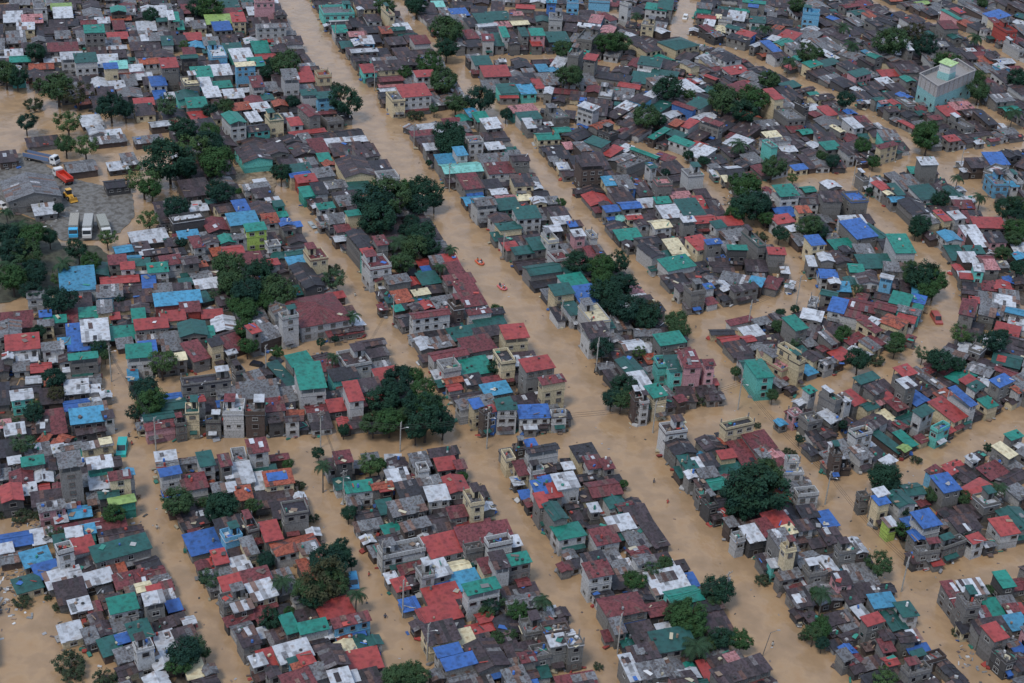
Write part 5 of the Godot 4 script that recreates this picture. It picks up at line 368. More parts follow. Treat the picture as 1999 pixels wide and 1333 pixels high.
-1671,-4317,74,64,25,21,9,0,12,4,919,-6742,101,73,-9,22,8,1,7,4,-231,-6458,94,69,16,33,8,0,7,4,-77,-6484,73,75,15,17,8,0,9,4,-324,-6364,75,80,15,19,3,1,9,4,-414,-6420,82,80,15,20,9,1,7,4,-919,-2064,80,61,26,35,7,1,7,4,1656,-6842,77,68,21,22,9,1,8,4,
-1210,-2975,93,76,16,19,8,0,6,4,-1758,-6264,89,63,16,23,9,1,7,4,976,-6646,91,63,-10,20,9,0,7,4,234,-6577,78,83,-11,18,9,0,9,4,-2241,-6132,83,67,17,18,4,1,8,4,1309,-6651,84,81,21,23,8,0,9,4,-1046,-6374,70,79,17,24,7,0,7,4,-2089,-5598,81,82,17,20,9,1,9,4,
-1807,-4674,73,77,26,18,8,0,7,4,656,-6673,105,69,-8,23,7,0,7,4,544,-6548,74,76,-11,17,9,1,12,4,-147,-6431,91,61,17,18,8,0,7,4,1635,-4288,72,64,6,35,9,0,12,4,813,-6705,77,82,-10,19,9,1,7,4,-1910,-5070,76,65,20,21,9,1,7,4,1545,-4025,93,72,7,21,7,1,7,4,
115,-6579,91,68,-8,20,7,0,7,4,35,-6632,89,67,-11,17,7,1,8,4,273,-6444,88,68,-10,24,7,0,7,4,443,-6687,94,75,-7,22,8,1,7,4,-2116,-6149,89,78,19,21,6,1,7,4,-958,-6374,94,72,17,24,7,1,8,4,1611,-6747,72,67,20,24,9,1,8,4,1056,-6733,99,77,19,18,9,1,7,4,
1294,-6925,101,60,21,22,7,1,8,4,1473,-3746,97,71,0,17,7,1,12,4,-539,-6354,80,60,17,19,9,1,7,4,-1337,-6193,104,82,18,19,9,0,9,4,-1968,-6125,97,73,19,19,9,1,7,4,-623,-6534,83,65,17,20,7,1,7,4,-419,-6579,104,63,15,18,5,1,7,4,2287,-6839,87,80,40,18,7,1,9,4,
2046,-6916,89,67,20,18,8,1,12,4,2073,-5952,92,79,20,17,8,0,7,4,-1459,-3619,88,68,17,33,7,1,8,4,-1538,-6118,81,63,17,18,9,1,7,4,622,-6512,103,83,-10,21,8,1,7,4,1682,-4615,102,78,-41,37,7,0,7,4,-1155,-2780,90,83,23,23,7,1,8,4,1916,-6798,76,67,21,18,6,0,8,4,
-2155,-5766,81,58,16,23,6,0,7,4,-2157,-5985,87,61,18,32,1,1,5,4,1748,-7058,76,59,19,24,9,1,8,4,-707,-6294,93,64,15,20,9,0,7,4,1301,-6793,84,75,20,22,6,1,7,4,-481,-6515,91,58,17,24,1,1,9,4,-1106,-2674,81,71,24,17,9,1,7,4,-558,-6549,92,71,16,18,7,0,7,4,
2198,-6387,100,62,39,33,8,1,7,4,-1483,-6337,80,58,18,20,9,1,9,4,278,-6726,80,75,-10,19,7,1,9,4,-972,-2191,80,79,30,37,9,1,9,4,-1614,-6298,105,83,19,21,9,1,7,4,1191,-6915,72,66,19,17,3,1,8,4,869,-6863,83,68,-8,22,7,1,7,4,2183,-6272,94,65,41,24,6,1,9,4,
1785,-6969,92,61,19,19,9,1,8,4,-1911,-4959,72,70,20,20,9,1,7,4,-225,-6563,85,69,13,21,9,0,12,4,-1026,-2352,94,60,22,23,9,1,7,4,-1604,-6040,81,70,15,21,9,1,12,4,-1241,-6396,88,57,15,21,9,1,6,4,-323,-6464,71,73,15,19,3,1,6,4,1960,-5616,72,70,26,23,7,1,7,4,
1160,-2701,90,76,19,20,9,1,9,4,1938,-5415,78,80,27,21,7,1,7,4,-195,-6350,72,57,16,22,6,0,7,5,1459,-6983,85,62,19,20,9,0,9,4,-2004,-5973,87,61,18,18,9,0,7,4,1090,-2384,97,58,12,21,7,1,7,4,2021,-6815,86,56,20,36,9,0,7,4,1635,-7037,81,57,21,21,8,1,9,4,
-932,-6291,75,61,19,18,9,1,12,4,762,-6812,77,76,-11,24,7,0,6,4,1039,-2248,96,76,26,35,7,1,11,4,2185,-7097,72,56,21,22,7,1,8,5,1121,-6798,90,59,21,34,9,1,7,4,-2227,-5972,84,60,19,19,7,0,7,4,-1634,-4179,101,82,25,20,7,1,7,4,424,-6553,103,74,-10,23,7,1,7,4,
-1851,-4818,102,78,19,21,8,1,9,4,2289,-6707,73,74,38,20,9,1,7,4,2026,-5838,78,69,24,21,3,0,7,4,-133,-6613,90,58,15,24,8,1,9,4,1817,-6828,105,79,21,35,7,1,9,4,-822,-6205,85,61,19,20,8,0,8,4,14,-6524,100,73,-9,20,9,1,7,4,2433,-7207,104,62,18,21,9,1,7,4,
-2080,-5974,74,74,18,21,8,1,8,4,-1987,-5266,100,65,21,21,8,1,6,4,-42,-6405,86,69,2,36,9,1,6,4,1493,-6892,100,66,21,18,9,1,9,4,2252,-6474,78,72,40,34,9,1,6,4,1984,-7050,75,63,20,37,9,0,7,4,969,-6877,96,70,18,22,7,0,7,4,2285,-6591,95,79,38,20,8,0,8,4,
2362,-6883,103,81,39,37,8,1,8,4,1964,-6893,79,56,20,22,9,0,9,4,-74,-6648,100,71,15,20,7,0,9,4,-1505,-3822,95,73,24,21,9,0,9,4,-1571,-3942,96,64,28,22,7,1,12,4,1096,-6897,75,63,21,18,6,0,9,4,538,-6637,102,70,-10,18,8,1,9,4,-304,-6599,75,59,14,23,8,0,12,4,
-1754,-4479,98,74,26,22,7,1,8,4,1511,-3847,81,75,-2,22,9,1,7,4,-1309,-3204,84,69,17,38,9,1,6,4,2091,-7140,85,80,20,24,3,1,7,4,725,-6624,70,80,-11,20,9,1,8,4,-2288,-6051,73,59,16,23,9,1,8,4,-1397,-3476,74,80,17,18,9,1,9,4,1193,-6725,100,66,20,20,8,0,7,4,
1878,-7084,105,60,18,21,7,1,7,4,2392,-7137,94,57,20,21,8,1,9,4,-2145,-5685,71,71,19,20,9,0,7,4,1587,-4176,72,64,5,19,9,1,7,4,1702,-6925,84,66,21,19,6,1,7,4,-1788,-4580,86,79,27,23,9,0,9,4,-1351,-3319,79,82,17,20,7,1,9,4,682,-6819,78,69,-8,21,9,1,9,4,
-1242,-6218,79,75,18,35,9,0,7,4,1812,-4953,76,72,25,21,7,1,9,4,-1321,-6384,72,77,17,20,1,1,7,4,-1873,-6269,70,67,17,18,7,1,7,4,2286,-7171,103,62,21,17,8,1,9,4,1886,-6873,71,73,18,19,11,1,9,4,-876,-1945,84,63,31,18,9,1,9,4,-1710,-4393,74,81,26,18,7,1,9,4,
154,-6402,96,66,-11,36,9,1,6,4,-1971,-5136,90,69,20,21,9,1,12,4,1342,-3286,94,67,-23,18,6,1,9,4,-1493,-6214,105,78,19,24,9,1,7,4,-2202,-5838,74,58,16,19,7,1,7,4,-570,-6453,66,57,17,36,9,1,7,4,-2013,-5346,53,59,18,21,8,0,7,5,1005,-6806,52,53,18,19,3,1,7,5,
-488,-6409,61,50,15,22,3,1,7,5,-629,-6464,51,52,17,20,11,1,7,5,1834,-7033,64,56,19,22,7,0,6,5,1500,-3937,62,59,5,17,9,1,9,5,1367,-3373,57,42,-24,22,9,1,6,5,2356,-7099,52,41,18,19,7,1,9,5,-757,-6413,69,53,18,20,9,1,8,5,-438,-6295,60,56,17,22,8,0,7,5,
1997,-6979,61,46,21,22,9,0,6,5,1753,-6776,65,58,19,24,7,1,9,5,1361,-6980,65,52,19,21,9,0,6,5,1560,-6720,56,41,21,19,7,0,12,5,386,-6711,56,41,-11,21,8,1,9,5,2021,-7111,60,48,18,20,6,1,7,5,-2038,-6222,50,56,17,20,8,1,9,5,-1812,-6169,55,45,19,22,7,0,9,5,
820,-6603,64,45,-10,37,7,1,7,4,-250,-6372,57,41,15,22,9,1,7,5,1138,-6654,50,47,19,24,8,1,9,5,-1077,-6288,69,49,18,19,9,1,7,5,2234,-7131,71,42,21,19,7,1,7,5,1021,-6896,70,42,19,21,7,1,7,5,-1813,-6264,56,42,16,22,7,1,9,5,-2303,-6127,58,48,18,18,3,1,7,5,
1526,-6997,62,59,18,20,8,0,9,5,-1942,-5999,56,57,18,23,9,1,12,5,-1028,-6301,73,43,16,21,9,1,8,5,1912,-5312,68,44,27,18,9,1,8,5,1704,-7008,54,42,20,23,7,0,9,5,-1424,-6226,65,45,17,18,9,1,9,5,-693,-6496,61,46,15,23,8,1,9,5,2209,-6929,52,60,21,20,7,1,7,5,
-397,-6325,65,45,17,20,9,0,9,5,1719,-6835,59,43,18,18,9,1,7,5,1895,-7002,66,45,18,20,9,1,7,5,1230,-2884,65,51,34,22,8,1,9,5,176,-6707,69,48,-11,19,9,0,7,5,484,-6547,69,45,-9,33,7,0,7,4,862,-6777,60,47,-9,21,7,1,9,5,2093,-6938,62,41,20,21,8,0,7,5,
74,-6351,53,47,2,35,9,0,7,4,-1628,-6170,58,45,16,20,8,1,7,5,1729,-4716,57,42,26,24,9,1,7,5,1688,-4518,61,46,11,22,7,1,7,5,-1179,-2869,71,40,16,37,8,1,7,4,-1687,-6297,62,43,18,22,9,0,8,5,1815,-5114,73,45,25,22,8,1,8,5,2277,-6937,51,55,19,19,7,1,7,5,
-1932,-6235,61,52,19,19,8,0,8,5,-649,-6294,73,42,16,23,9,1,7,5,-1288,-6320,71,47,15,23,3,1,8,5,-1261,-3054,72,47,17,23,7,0,7,5,2121,-6040,66,50,20,22,8,1,8,5,910,-6658,53,53,-10,23,7,0,9,5,-1543,-6330,67,53,16,22,9,1,12,5,-1884,-6091,68,58,18,19,7,1,7,5,
1981,-5526,69,44,27,19,8,1,8,5,-1571,-6190,63,47,18,20,8,1,8,5,-1670,-6237,62,48,18,21,9,1,6,5,347,-6544,70,50,-9,23,7,0,7,5,-773,-6259,64,54,17,20,8,1,7,5,2207,-6531,55,44,40,21,9,1,7,5,-1218,-6301,52,49,17,33,1,1,9,4,-1481,-3709,60,41,16,18,7,1,7,5,
-1444,-6278,52,54,16,19,7,1,7,5,-1794,-5999,51,45,16,23,6,1,8,5,1571,-4107,52,42,5,17,9,1,7,5,-1831,-4742,58,51,21,23,9,0,6,5,2161,-6164,75,59,18,21,9,1,7,4,251,-6650,75,53,-9,38,9,1,6,4,1001,-2107,61,55,22,22,7,1,8,5,521,-6765,52,40,-10,18,9,1,7,5,
-937,-2131,58,49,28,18,8,1,6,5,1240,-6783,45,32,18,21,8,1,8,5,209,-6437,42,28,-8,37,9,1,8,4,1155,-2601,49,32,21,20,8,1,7,5,903,-6603,36,34,-10,21,9,1,6,5,-76,-6559,38,40,14,19,8,1,12,5,-2163,-6053,38,32,19,36,7,1,7,4,-2169,-6113,36,27,17,24,3,0,8,5,
1891,-5376,44,36,17,19,8,1,9,5,-1380,-6144,41,30,18,22,7,0,8,5,1875,-6940,34,37,20,18,7,1,7,5,1236,-6950,41,32,19,19,7,1,8,5,1563,-6899,37,37,21,24,9,0,7,5,1188,-2778,36,36,42,24,9,1,7,5,-1425,-3557,37,28,19,17,9,0,6,5,26,-6446,40,38,-11,22,9,1,9,5,
-351,-6547,39,30,15,17,6,0,7,5,-2211,-6192,49,28,17,24,7,0,7,5,2074,-5868,35,30,26,32,7,1,7,4,-987,-2282,38,33,23,38,8,0,9,4,-121,-6362,46,31,15,21,9,1,8,5,1545,-6826,44,39,20,20,9,1,7,5,
]
const ROOF_PATCHES := [
4,-6,6,22,29,6,11,9,2,24,40,9,67,1,16,19,46,7,83,3,-2,25,42,4,153,-13,-13,23,22,2,230,5,19,24,27,12,239,-11,15,24,32,7,259,-2,-5,23,22,6,
343,23,20,34,51,6,570,-4,8,19,22,4,1158,2,-12,24,23,12,
]
const TREES := [
-1707,-5093,40,52,0,-1425,-5576,36,47,0,-1738,-4848,53,62,0,-1698,-4836,39,51,0,-1526,-4717,63,69,0,-1455,-4699,45,56,1,-1417,-4447,46,57,2,-1598,-4684,37,17,4,-1554,-4464,33,45,0,-1324,-4606,51,60,0,-1150,-4647,41,53,2,-1268,-5672,44,55,0,
-1241,-5304,23,34,2,-1281,-4615,37,49,0,-1056,-4455,46,57,0,-1212,-5664,52,61,0,-843,-5083,59,66,0,-904,-5061,29,41,0,-771,-4796,28,39,0,-661,-5022,32,14,4,-582,-4753,56,64,0,-572,-5838,45,56,0,-975,-4695,34,46,0,-1017,-4670,27,39,0,
-977,-4473,36,48,0,-428,-5136,26,37,0,-492,-5975,21,32,0,-911,-5188,22,33,0,-306,-5544,68,73,0,-302,-5380,46,57,0,-455,-5875,46,56,0,-353,-5175,48,58,0,-292,-5024,55,63,0,-151,-4871,53,62,0,-66,-4812,24,35,0,119,-5467,43,54,0,
145,-5151,52,61,0,287,-5539,51,60,0,-233,-4542,54,62,0,-305,-4828,21,32,2,-363,-4795,34,15,4,-235,-4839,39,51,0,341,-5559,47,58,0,489,-5080,55,63,0,394,-4804,52,61,0,446,-4832,28,39,0,563,-5095,25,37,0,667,-4980,65,71,0,
771,-5032,58,66,0,741,-4903,46,57,0,862,-5260,41,53,0,1083,-6209,39,51,0,952,-5455,36,64,3,1043,-5558,43,54,0,349,-5664,28,51,3,411,-5881,25,68,3,911,-5852,33,59,3,1232,-5924,33,60,3,1233,-5726,36,55,3,1376,-5732,69,74,0,
1501,-5911,46,56,1,1498,-5719,52,61,0,1547,-5533,55,63,0,1586,-5541,39,51,0,1742,-5877,36,66,3,1652,-5476,31,42,0,1611,-5278,45,56,0,1796,-5428,46,57,0,1111,-5128,37,48,0,1331,-4843,46,56,0,1675,-5052,36,68,3,1102,-5663,20,31,0,
1908,-6450,27,38,0,-1384,-4303,35,47,0,-1320,-4290,42,53,2,-1037,-4162,75,75,0,-994,-4272,58,65,2,-1084,-4041,49,59,2,-1056,-4019,36,48,0,-958,-3894,41,53,0,-1015,-3818,32,43,2,-950,-4096,33,15,4,-1289,-3892,18,28,0,-1408,-3815,23,46,3,
-1330,-3696,31,66,3,-1350,-3650,42,54,0,-1292,-3658,42,54,0,-1253,-3687,28,40,0,-1310,-3557,41,53,0,-1260,-3551,38,50,0,-1293,-3471,35,58,3,-1234,-3490,32,44,0,-1155,-3485,30,64,3,-1152,-3608,30,42,0,-1106,-3548,30,42,0,-1101,-3702,28,40,2,
-905,-3723,17,28,0,-987,-4162,37,49,0,-909,-4200,57,65,0,-952,-4353,49,58,0,-713,-4189,34,46,0,-864,-4013,42,54,0,-821,-4076,15,26,0,-413,-3961,66,72,0,-359,-4007,61,68,0,-389,-3871,56,64,0,-337,-4126,37,49,0,-322,-3734,36,62,3,
-315,-3878,23,34,0,-746,-3549,47,57,0,-667,-3567,33,45,0,-487,-3643,27,12,4,-305,-3646,36,48,0,-230,-4456,56,64,0,-284,-4091,52,61,0,-298,-4017,39,51,0,-249,-4067,30,42,0,-268,-3793,49,59,0,-274,-3725,43,54,0,-239,-3753,31,43,0,
-177,-3720,20,60,3,120,-4136,18,29,0,166,-3697,40,51,0,226,-3677,42,54,0,-299,-3934,24,35,0,-200,-3623,20,54,3,-288,-4389,13,23,0,674,-4264,54,62,0,650,-4114,52,61,0,704,-4166,43,55,0,626,-4103,34,45,0,715,-4087,27,39,0,
774,-4450,43,54,0,743,-3995,27,38,0,831,-4035,39,51,0,696,-4019,24,11,4,523,-4558,20,31,0,566,-4523,20,31,0,692,-4620,36,55,3,272,-3724,31,43,0,838,-4427,19,30,2,443,-4414,16,27,0,1098,-4709,31,42,0,981,-4571,27,38,0,
1116,-4592,23,34,0,1319,-4756,45,56,0,1342,-4426,23,64,3,1394,-4326,25,49,3,1263,-4305,28,40,0,1167,-4110,34,45,0,1151,-4080,24,35,0,1444,-4244,41,53,0,1498,-4273,38,50,0,1440,-4094,40,52,0,1425,-4050,30,42,0,1482,-4205,31,43,0,
1369,-3956,27,38,0,1086,-3803,29,40,0,1135,-3803,26,37,0,867,-4033,24,35,0,1391,-3863,29,40,0,1201,-4482,16,27,0,1068,-4383,13,23,0,954,-4626,20,31,0,-1199,-3371,29,40,0,-1121,-3309,44,55,0,-1135,-3189,20,31,0,-1030,-2965,31,43,0,
-1010,-2917,21,32,1,-973,-3125,22,33,0,-954,-3107,15,25,0,-805,-3052,37,48,2,-816,-2920,38,50,0,-795,-2879,35,47,0,-1264,-3412,40,52,0,-1218,-3452,29,41,0,-1162,-3465,21,32,2,-1042,-2857,18,29,2,-989,-3386,16,26,0,-1137,-2933,12,5,4,
-673,-3399,45,56,0,-723,-3456,40,52,0,-600,-3422,48,58,0,-648,-3489,41,52,0,-662,-3333,34,46,0,-694,-3371,29,40,0,-616,-3392,29,40,0,-642,-3251,28,39,0,-630,-3172,25,36,0,-558,-3166,17,28,0,-466,-3529,33,44,2,-395,-3336,21,48,3,
-463,-3236,13,23,0,-431,-3260,10,21,0,-759,-3438,16,27,2,-419,-3112,20,57,3,-261,-3043,36,48,0,-279,-2943,40,52,0,-242,-2973,33,45,0,-247,-3103,22,33,0,-46,-3453,16,27,0,-32,-3152,20,31,0,-219,-3088,22,33,0,-203,-3008,31,43,0,
-175,-2937,35,47,0,238,-3518,46,57,0,228,-3616,36,48,0,244,-3481,29,41,0,220,-3258,33,45,0,237,-3037,27,38,0,-207,-2946,28,40,0,278,-3599,39,51,0,291,-3444,48,58,0,332,-3417,40,52,0,349,-3478,29,41,1,407,-3415,34,46,0,
413,-3373,29,40,0,687,-3526,16,27,0,672,-3453,19,29,0,307,-3272,20,31,2,271,-3078,34,46,0,258,-3026,29,40,0,542,-3211,15,26,0,619,-3107,17,28,0,451,-3094,22,10,4,709,-3372,16,26,2,580,-3337,18,8,4,732,-3559,14,24,0,
1085,-3716,45,56,0,1123,-3705,39,51,0,1097,-3678,31,42,0,1072,-3758,28,40,0,838,-3436,21,32,0,821,-3407,16,26,0,848,-3275,33,45,0,907,-3337,23,10,4,971,-3411,24,35,0,955,-3367,23,35,0,1020,-3344,21,32,2,1047,-3294,36,48,0,
1097,-3304,23,34,0,1209,-3405,37,49,0,1247,-3472,21,32,0,1134,-3442,29,41,2,917,-3688,17,28,2,955,-3631,16,7,4,1166,-3435,21,32,2,-1018,-2699,27,38,2,-959,-2485,23,10,4,-927,-2494,15,7,4,-767,-2479,23,34,0,-648,-2511,36,48,0,
-607,-2547,15,26,0,-1036,-2822,25,36,0,-820,-2855,18,29,0,-869,-2413,16,27,2,-1072,-2812,11,22,2,-1000,-2488,12,6,4,-559,-2507,38,50,0,-572,-2496,25,36,0,-504,-2541,19,30,0,-448,-2513,19,8,4,-427,-2650,17,8,4,-400,-2750,16,26,0,
-376,-2642,20,66,3,-284,-2698,27,38,2,-266,-2710,20,31,0,-310,-2536,19,30,0,-295,-2861,30,42,0,-260,-2866,35,47,0,-233,-2901,26,37,0,-359,-2848,16,27,0,-314,-2439,14,25,0,-461,-2703,13,24,0,-381,-2540,15,7,4,-180,-2856,49,59,0,
-142,-2871,33,44,0,-199,-2843,28,39,0,-86,-2698,13,24,0,-48,-2687,11,5,4,-165,-2759,11,22,0,529,-2649,66,72,0,508,-2637,48,58,0,490,-2618,35,46,0,559,-2707,40,52,0,659,-2932,12,22,0,633,-2892,18,8,4,574,-3005,12,5,4,
256,-2711,11,22,0,570,-2783,27,38,0,462,-2696,15,26,0,811,-2760,38,50,0,829,-2749,27,38,0,914,-2726,20,31,0,981,-2725,20,31,0,1054,-2745,22,50,3,766,-3004,12,22,0,1088,-2942,12,22,0,829,-2593,17,28,0,844,-2569,13,23,2,
960,-2598,13,23,0,842,-2669,15,26,0,919,-2896,16,7,4,-877,-2224,19,9,4,-807,-2218,15,7,4,-743,-2060,31,14,4,-728,-2033,23,11,4,-678,-2034,20,9,4,-652,-2035,18,8,4,-540,-2067,33,45,0,-545,-2054,24,35,0,-556,-2305,12,22,0,
-529,-2096,24,35,2,-836,-2246,9,4,4,-577,-2034,9,19,2,-329,-2340,40,52,0,-310,-2381,30,42,0,-326,-2278,46,56,1,-353,-2265,33,45,0,-299,-2291,28,39,0,-339,-2250,23,35,0,-448,-2362,20,31,0,-406,-2283,24,49,3,-539,-2293,22,33,2,
-405,-2185,21,32,0,-382,-2225,12,22,0,-262,-2257,20,47,3,-169,-2052,27,39,0,-147,-2066,22,33,0,-512,-2100,11,22,0,-285,-2382,12,23,0,-273,-2048,9,20,2,-8,-2274,18,28,0,7,-2292,14,24,2,43,-2250,23,34,0,87,-2263,22,52,3,
-14,-2252,16,26,0,-132,-2057,26,37,0,5,-2184,15,26,0,18,-2107,11,22,2,192,-2147,11,5,4,-23,-2268,10,20,2,33,-2198,13,24,0,301,-2407,20,31,2,329,-2435,18,29,0,261,-2365,24,35,0,416,-2336,34,46,0,435,-2363,22,33,0,
354,-2250,37,49,0,365,-2232,29,40,0,338,-2276,25,37,0,364,-2173,30,47,3,453,-2208,23,34,0,419,-2211,25,36,0,395,-2198,15,26,2,523,-2426,18,8,4,592,-2243,21,32,0,617,-2379,14,25,0,408,-2317,18,29,0,495,-2142,11,5,4,
580,-2265,12,5,4,752,-2452,27,38,0,611,-2259,21,32,0,617,-2322,22,62,3,607,-2226,15,26,0,701,-2126,24,35,2,618,-2296,12,22,0,877,-2305,12,5,4,960,-2415,14,25,0,
]
const STREETS := [
[13.8,-102.0,-619.9,-95.7,-599.8,-86.5,-571.8,-73.6,-535.1,-60.0,-500.1,-47.9,-468.6,-37.3,-444.4,-24.6,-413.2,-15.8,-391.6,-7.0,-370.3,2.1,-350.9,9.7,-333.0,15.6,-316.2,21.4,-303.0,26.5,-288.4,31.9,-274.9,37.6,-260.6,43.9,-247.4,48.7,-235.0,53.8,-223.5,59.1,-213.8,61.8,-207.8],
[7.7,-71.2,-414.7,-60.0,-392.1,-49.9,-370.7,-40.3,-351.1,-32.7,-335.5,-25.3,-319.8,-18.3,-305.2,-11.7,-290.5,-5.2,-280.8,0.7,-265.9,5.8,-252.0,11.1,-239.3,16.5,-225.2,21.8,-210.5,23.9,-204.5],
[6.9,-44.3,-279.3,-40.6,-269.0,-35.9,-256.6,-31.6,-246.5,-27.4,-238.7,-22.1,-228.3,-17.3,-218.4,-12.4,-207.4,-9.7,-201.5],
[6.1,-93.9,-312.6,-89.0,-296.9,-84.1,-284.4,-79.2,-273.6,-74.0,-259.8,-68.0,-246.2,-61.5,-235.3,-54.8,-222.1,-49.2,-212.7,-44.6,-204.5,-41.3,-198.8],
[10.9,-82.5,-275.9,-75.5,-274.3,-65.0,-276.9,-43.1,-279.3,-21.0,-282.8,-4.1,-284.6,12.9,-288.2,26.7,-291.9,36.2,-295.5,48.5,-302.6,58.3,-305.8],
[7.7,-54.4,-608.4,-48.3,-585.8,-38.8,-562.4,-28.1,-537.9,-20.2,-512.2,-13.0,-492.3,-4.6,-473.5,3.4,-450.8,12.3,-422.4,21.2,-398.6,28.6,-379.9,34.5,-368.9,40.8,-355.1,45.0,-345.4,45.9,-339.6,50.0,-330.2,52.1,-320.6,55.2,-308.5,58.7,-301.7,62.5,-294.5,65.7,-287.6,68.8,-281.8,70.0,-274.2,72.5,-266.0,75.3,-260.0,77.7,-254.5,79.8,-247.6,81.7,-241.3,83.5,-235.2,84.5,-230.8,86.6,-224.0,89.6,-217.5,92.0,-211.8],
[11.6,45.0,-346.0,55.4,-352.3,66.9,-358.9,74.9,-363.4],
[8.2,35.6,-467.1,49.8,-455.2,56.4,-443.9,59.5,-434.9,63.1,-422.9,67.7,-408.7,72.8,-399.1,77.0,-387.8,77.4,-380.6,77.9,-371.4,75.1,-363.0],
[9.1,-16.3,-605.7,2.3,-606.0,31.4,-607.8,39.7,-598.6],
[9.1,-27.3,-542.3,-13.8,-544.3,8.9,-550.2,29.7,-544.9],
[8.4,-13.4,-493.8,4.0,-496.8,14.5,-495.6],
[9.0,66.1,-637.6,62.4,-615.5,57.2,-586.5,65.6,-575.6,71.2,-571.7,80.4,-565.0,88.0,-552.4,98.7,-540.9,106.5,-531.4,110.9,-522.7,117.8,-510.7,121.5,-501.5,126.8,-491.9,129.2,-481.3,132.1,-472.9,134.8,-463.5,136.5,-454.6,140.2,-451.1,141.8,-443.4,143.9,-433.7,144.6,-426.3],
[9.0,144.6,-654.0,148.3,-643.6,155.8,-632.9,164.3,-622.1,175.9,-608.2,180.8,-593.7,185.4,-579.8,190.7,-568.9],
[8.2,158.5,-531.0,161.9,-520.2,166.3,-511.0,172.1,-498.5],
[11.4,132.3,-471.5,142.8,-474.9,154.2,-480.3,170.1,-488.7],
[9.9,77.9,-440.6,86.6,-445.9,93.5,-449.4,100.1,-450.4,114.4,-458.0,128.1,-469.1],
[9.7,99.2,-447.7,102.1,-440.9,106.0,-431.8,106.9,-424.9,109.4,-415.8,112.5,-409.2,114.2,-401.9,115.6,-392.8,116.7,-385.9,116.4,-375.6,114.7,-366.4,110.2,-354.5,106.6,-345.8,101.5,-338.9,95.3,-333.2,89.2,-327.7,80.8,-322.3,73.8,-317.2,68.4,-312.6,61.7,-306.7,57.8,-304.0],
[11.6,71.1,-272.2,77.3,-277.0,82.3,-279.5,87.2,-282.4,92.8,-287.5,100.9,-293.4,109.6,-300.8,118.2,-306.6,123.0,-310.5],
[9.3,81.1,-242.1,85.5,-245.1,90.9,-247.9,98.0,-252.0,108.5,-255.7],
[3.8,-77.7,-454.4,-69.3,-458.9,-60.2,-464.4,-48.3,-469.0],
[8.7,-80.6,-301.2,-70.8,-305.6,-63.4,-310.8,-56.0,-317.3,-47.0,-322.9,-38.7,-326.7,-32.3,-331.7],
[9.9,-46.4,-467.5,-39.7,-476.0,-33.2,-479.8,-25.1,-485.0,-13.3,-491.8],
]
const OPEN_WATER := [
[-98.5,-227.6,-88.1,-228.6,-80.9,-225.5,-71.6,-213.9,-65.1,-202.3,-63.2,-194.8,-86.8,-192.8],
[-105.4,-248.3,-95.0,-251.1,-89.9,-249.9,-86.8,-241.6,-86.2,-228.8,-98.0,-226.1],
[-185.7,-487.4,-164.8,-489.6,-150.8,-474.0,-132.4,-467.7,-114.8,-463.8,-106.9,-439.1,-97.1,-395.0,-101.7,-377.4,-104.2,-370.7,-101.5,-354.2,-111.1,-357.4,-116.3,-333.9,-132.6,-329.2],
[-90.7,-433.5,-74.0,-432.1,-70.7,-411.4,-82.0,-411.6,-88.5,-422.0],
[-77.6,-412.3,-69.1,-415.4,-66.5,-408.4,-73.4,-405.6],
[138.5,-527.5,142.4,-513.4,161.7,-535.2,157.6,-551.4],
]
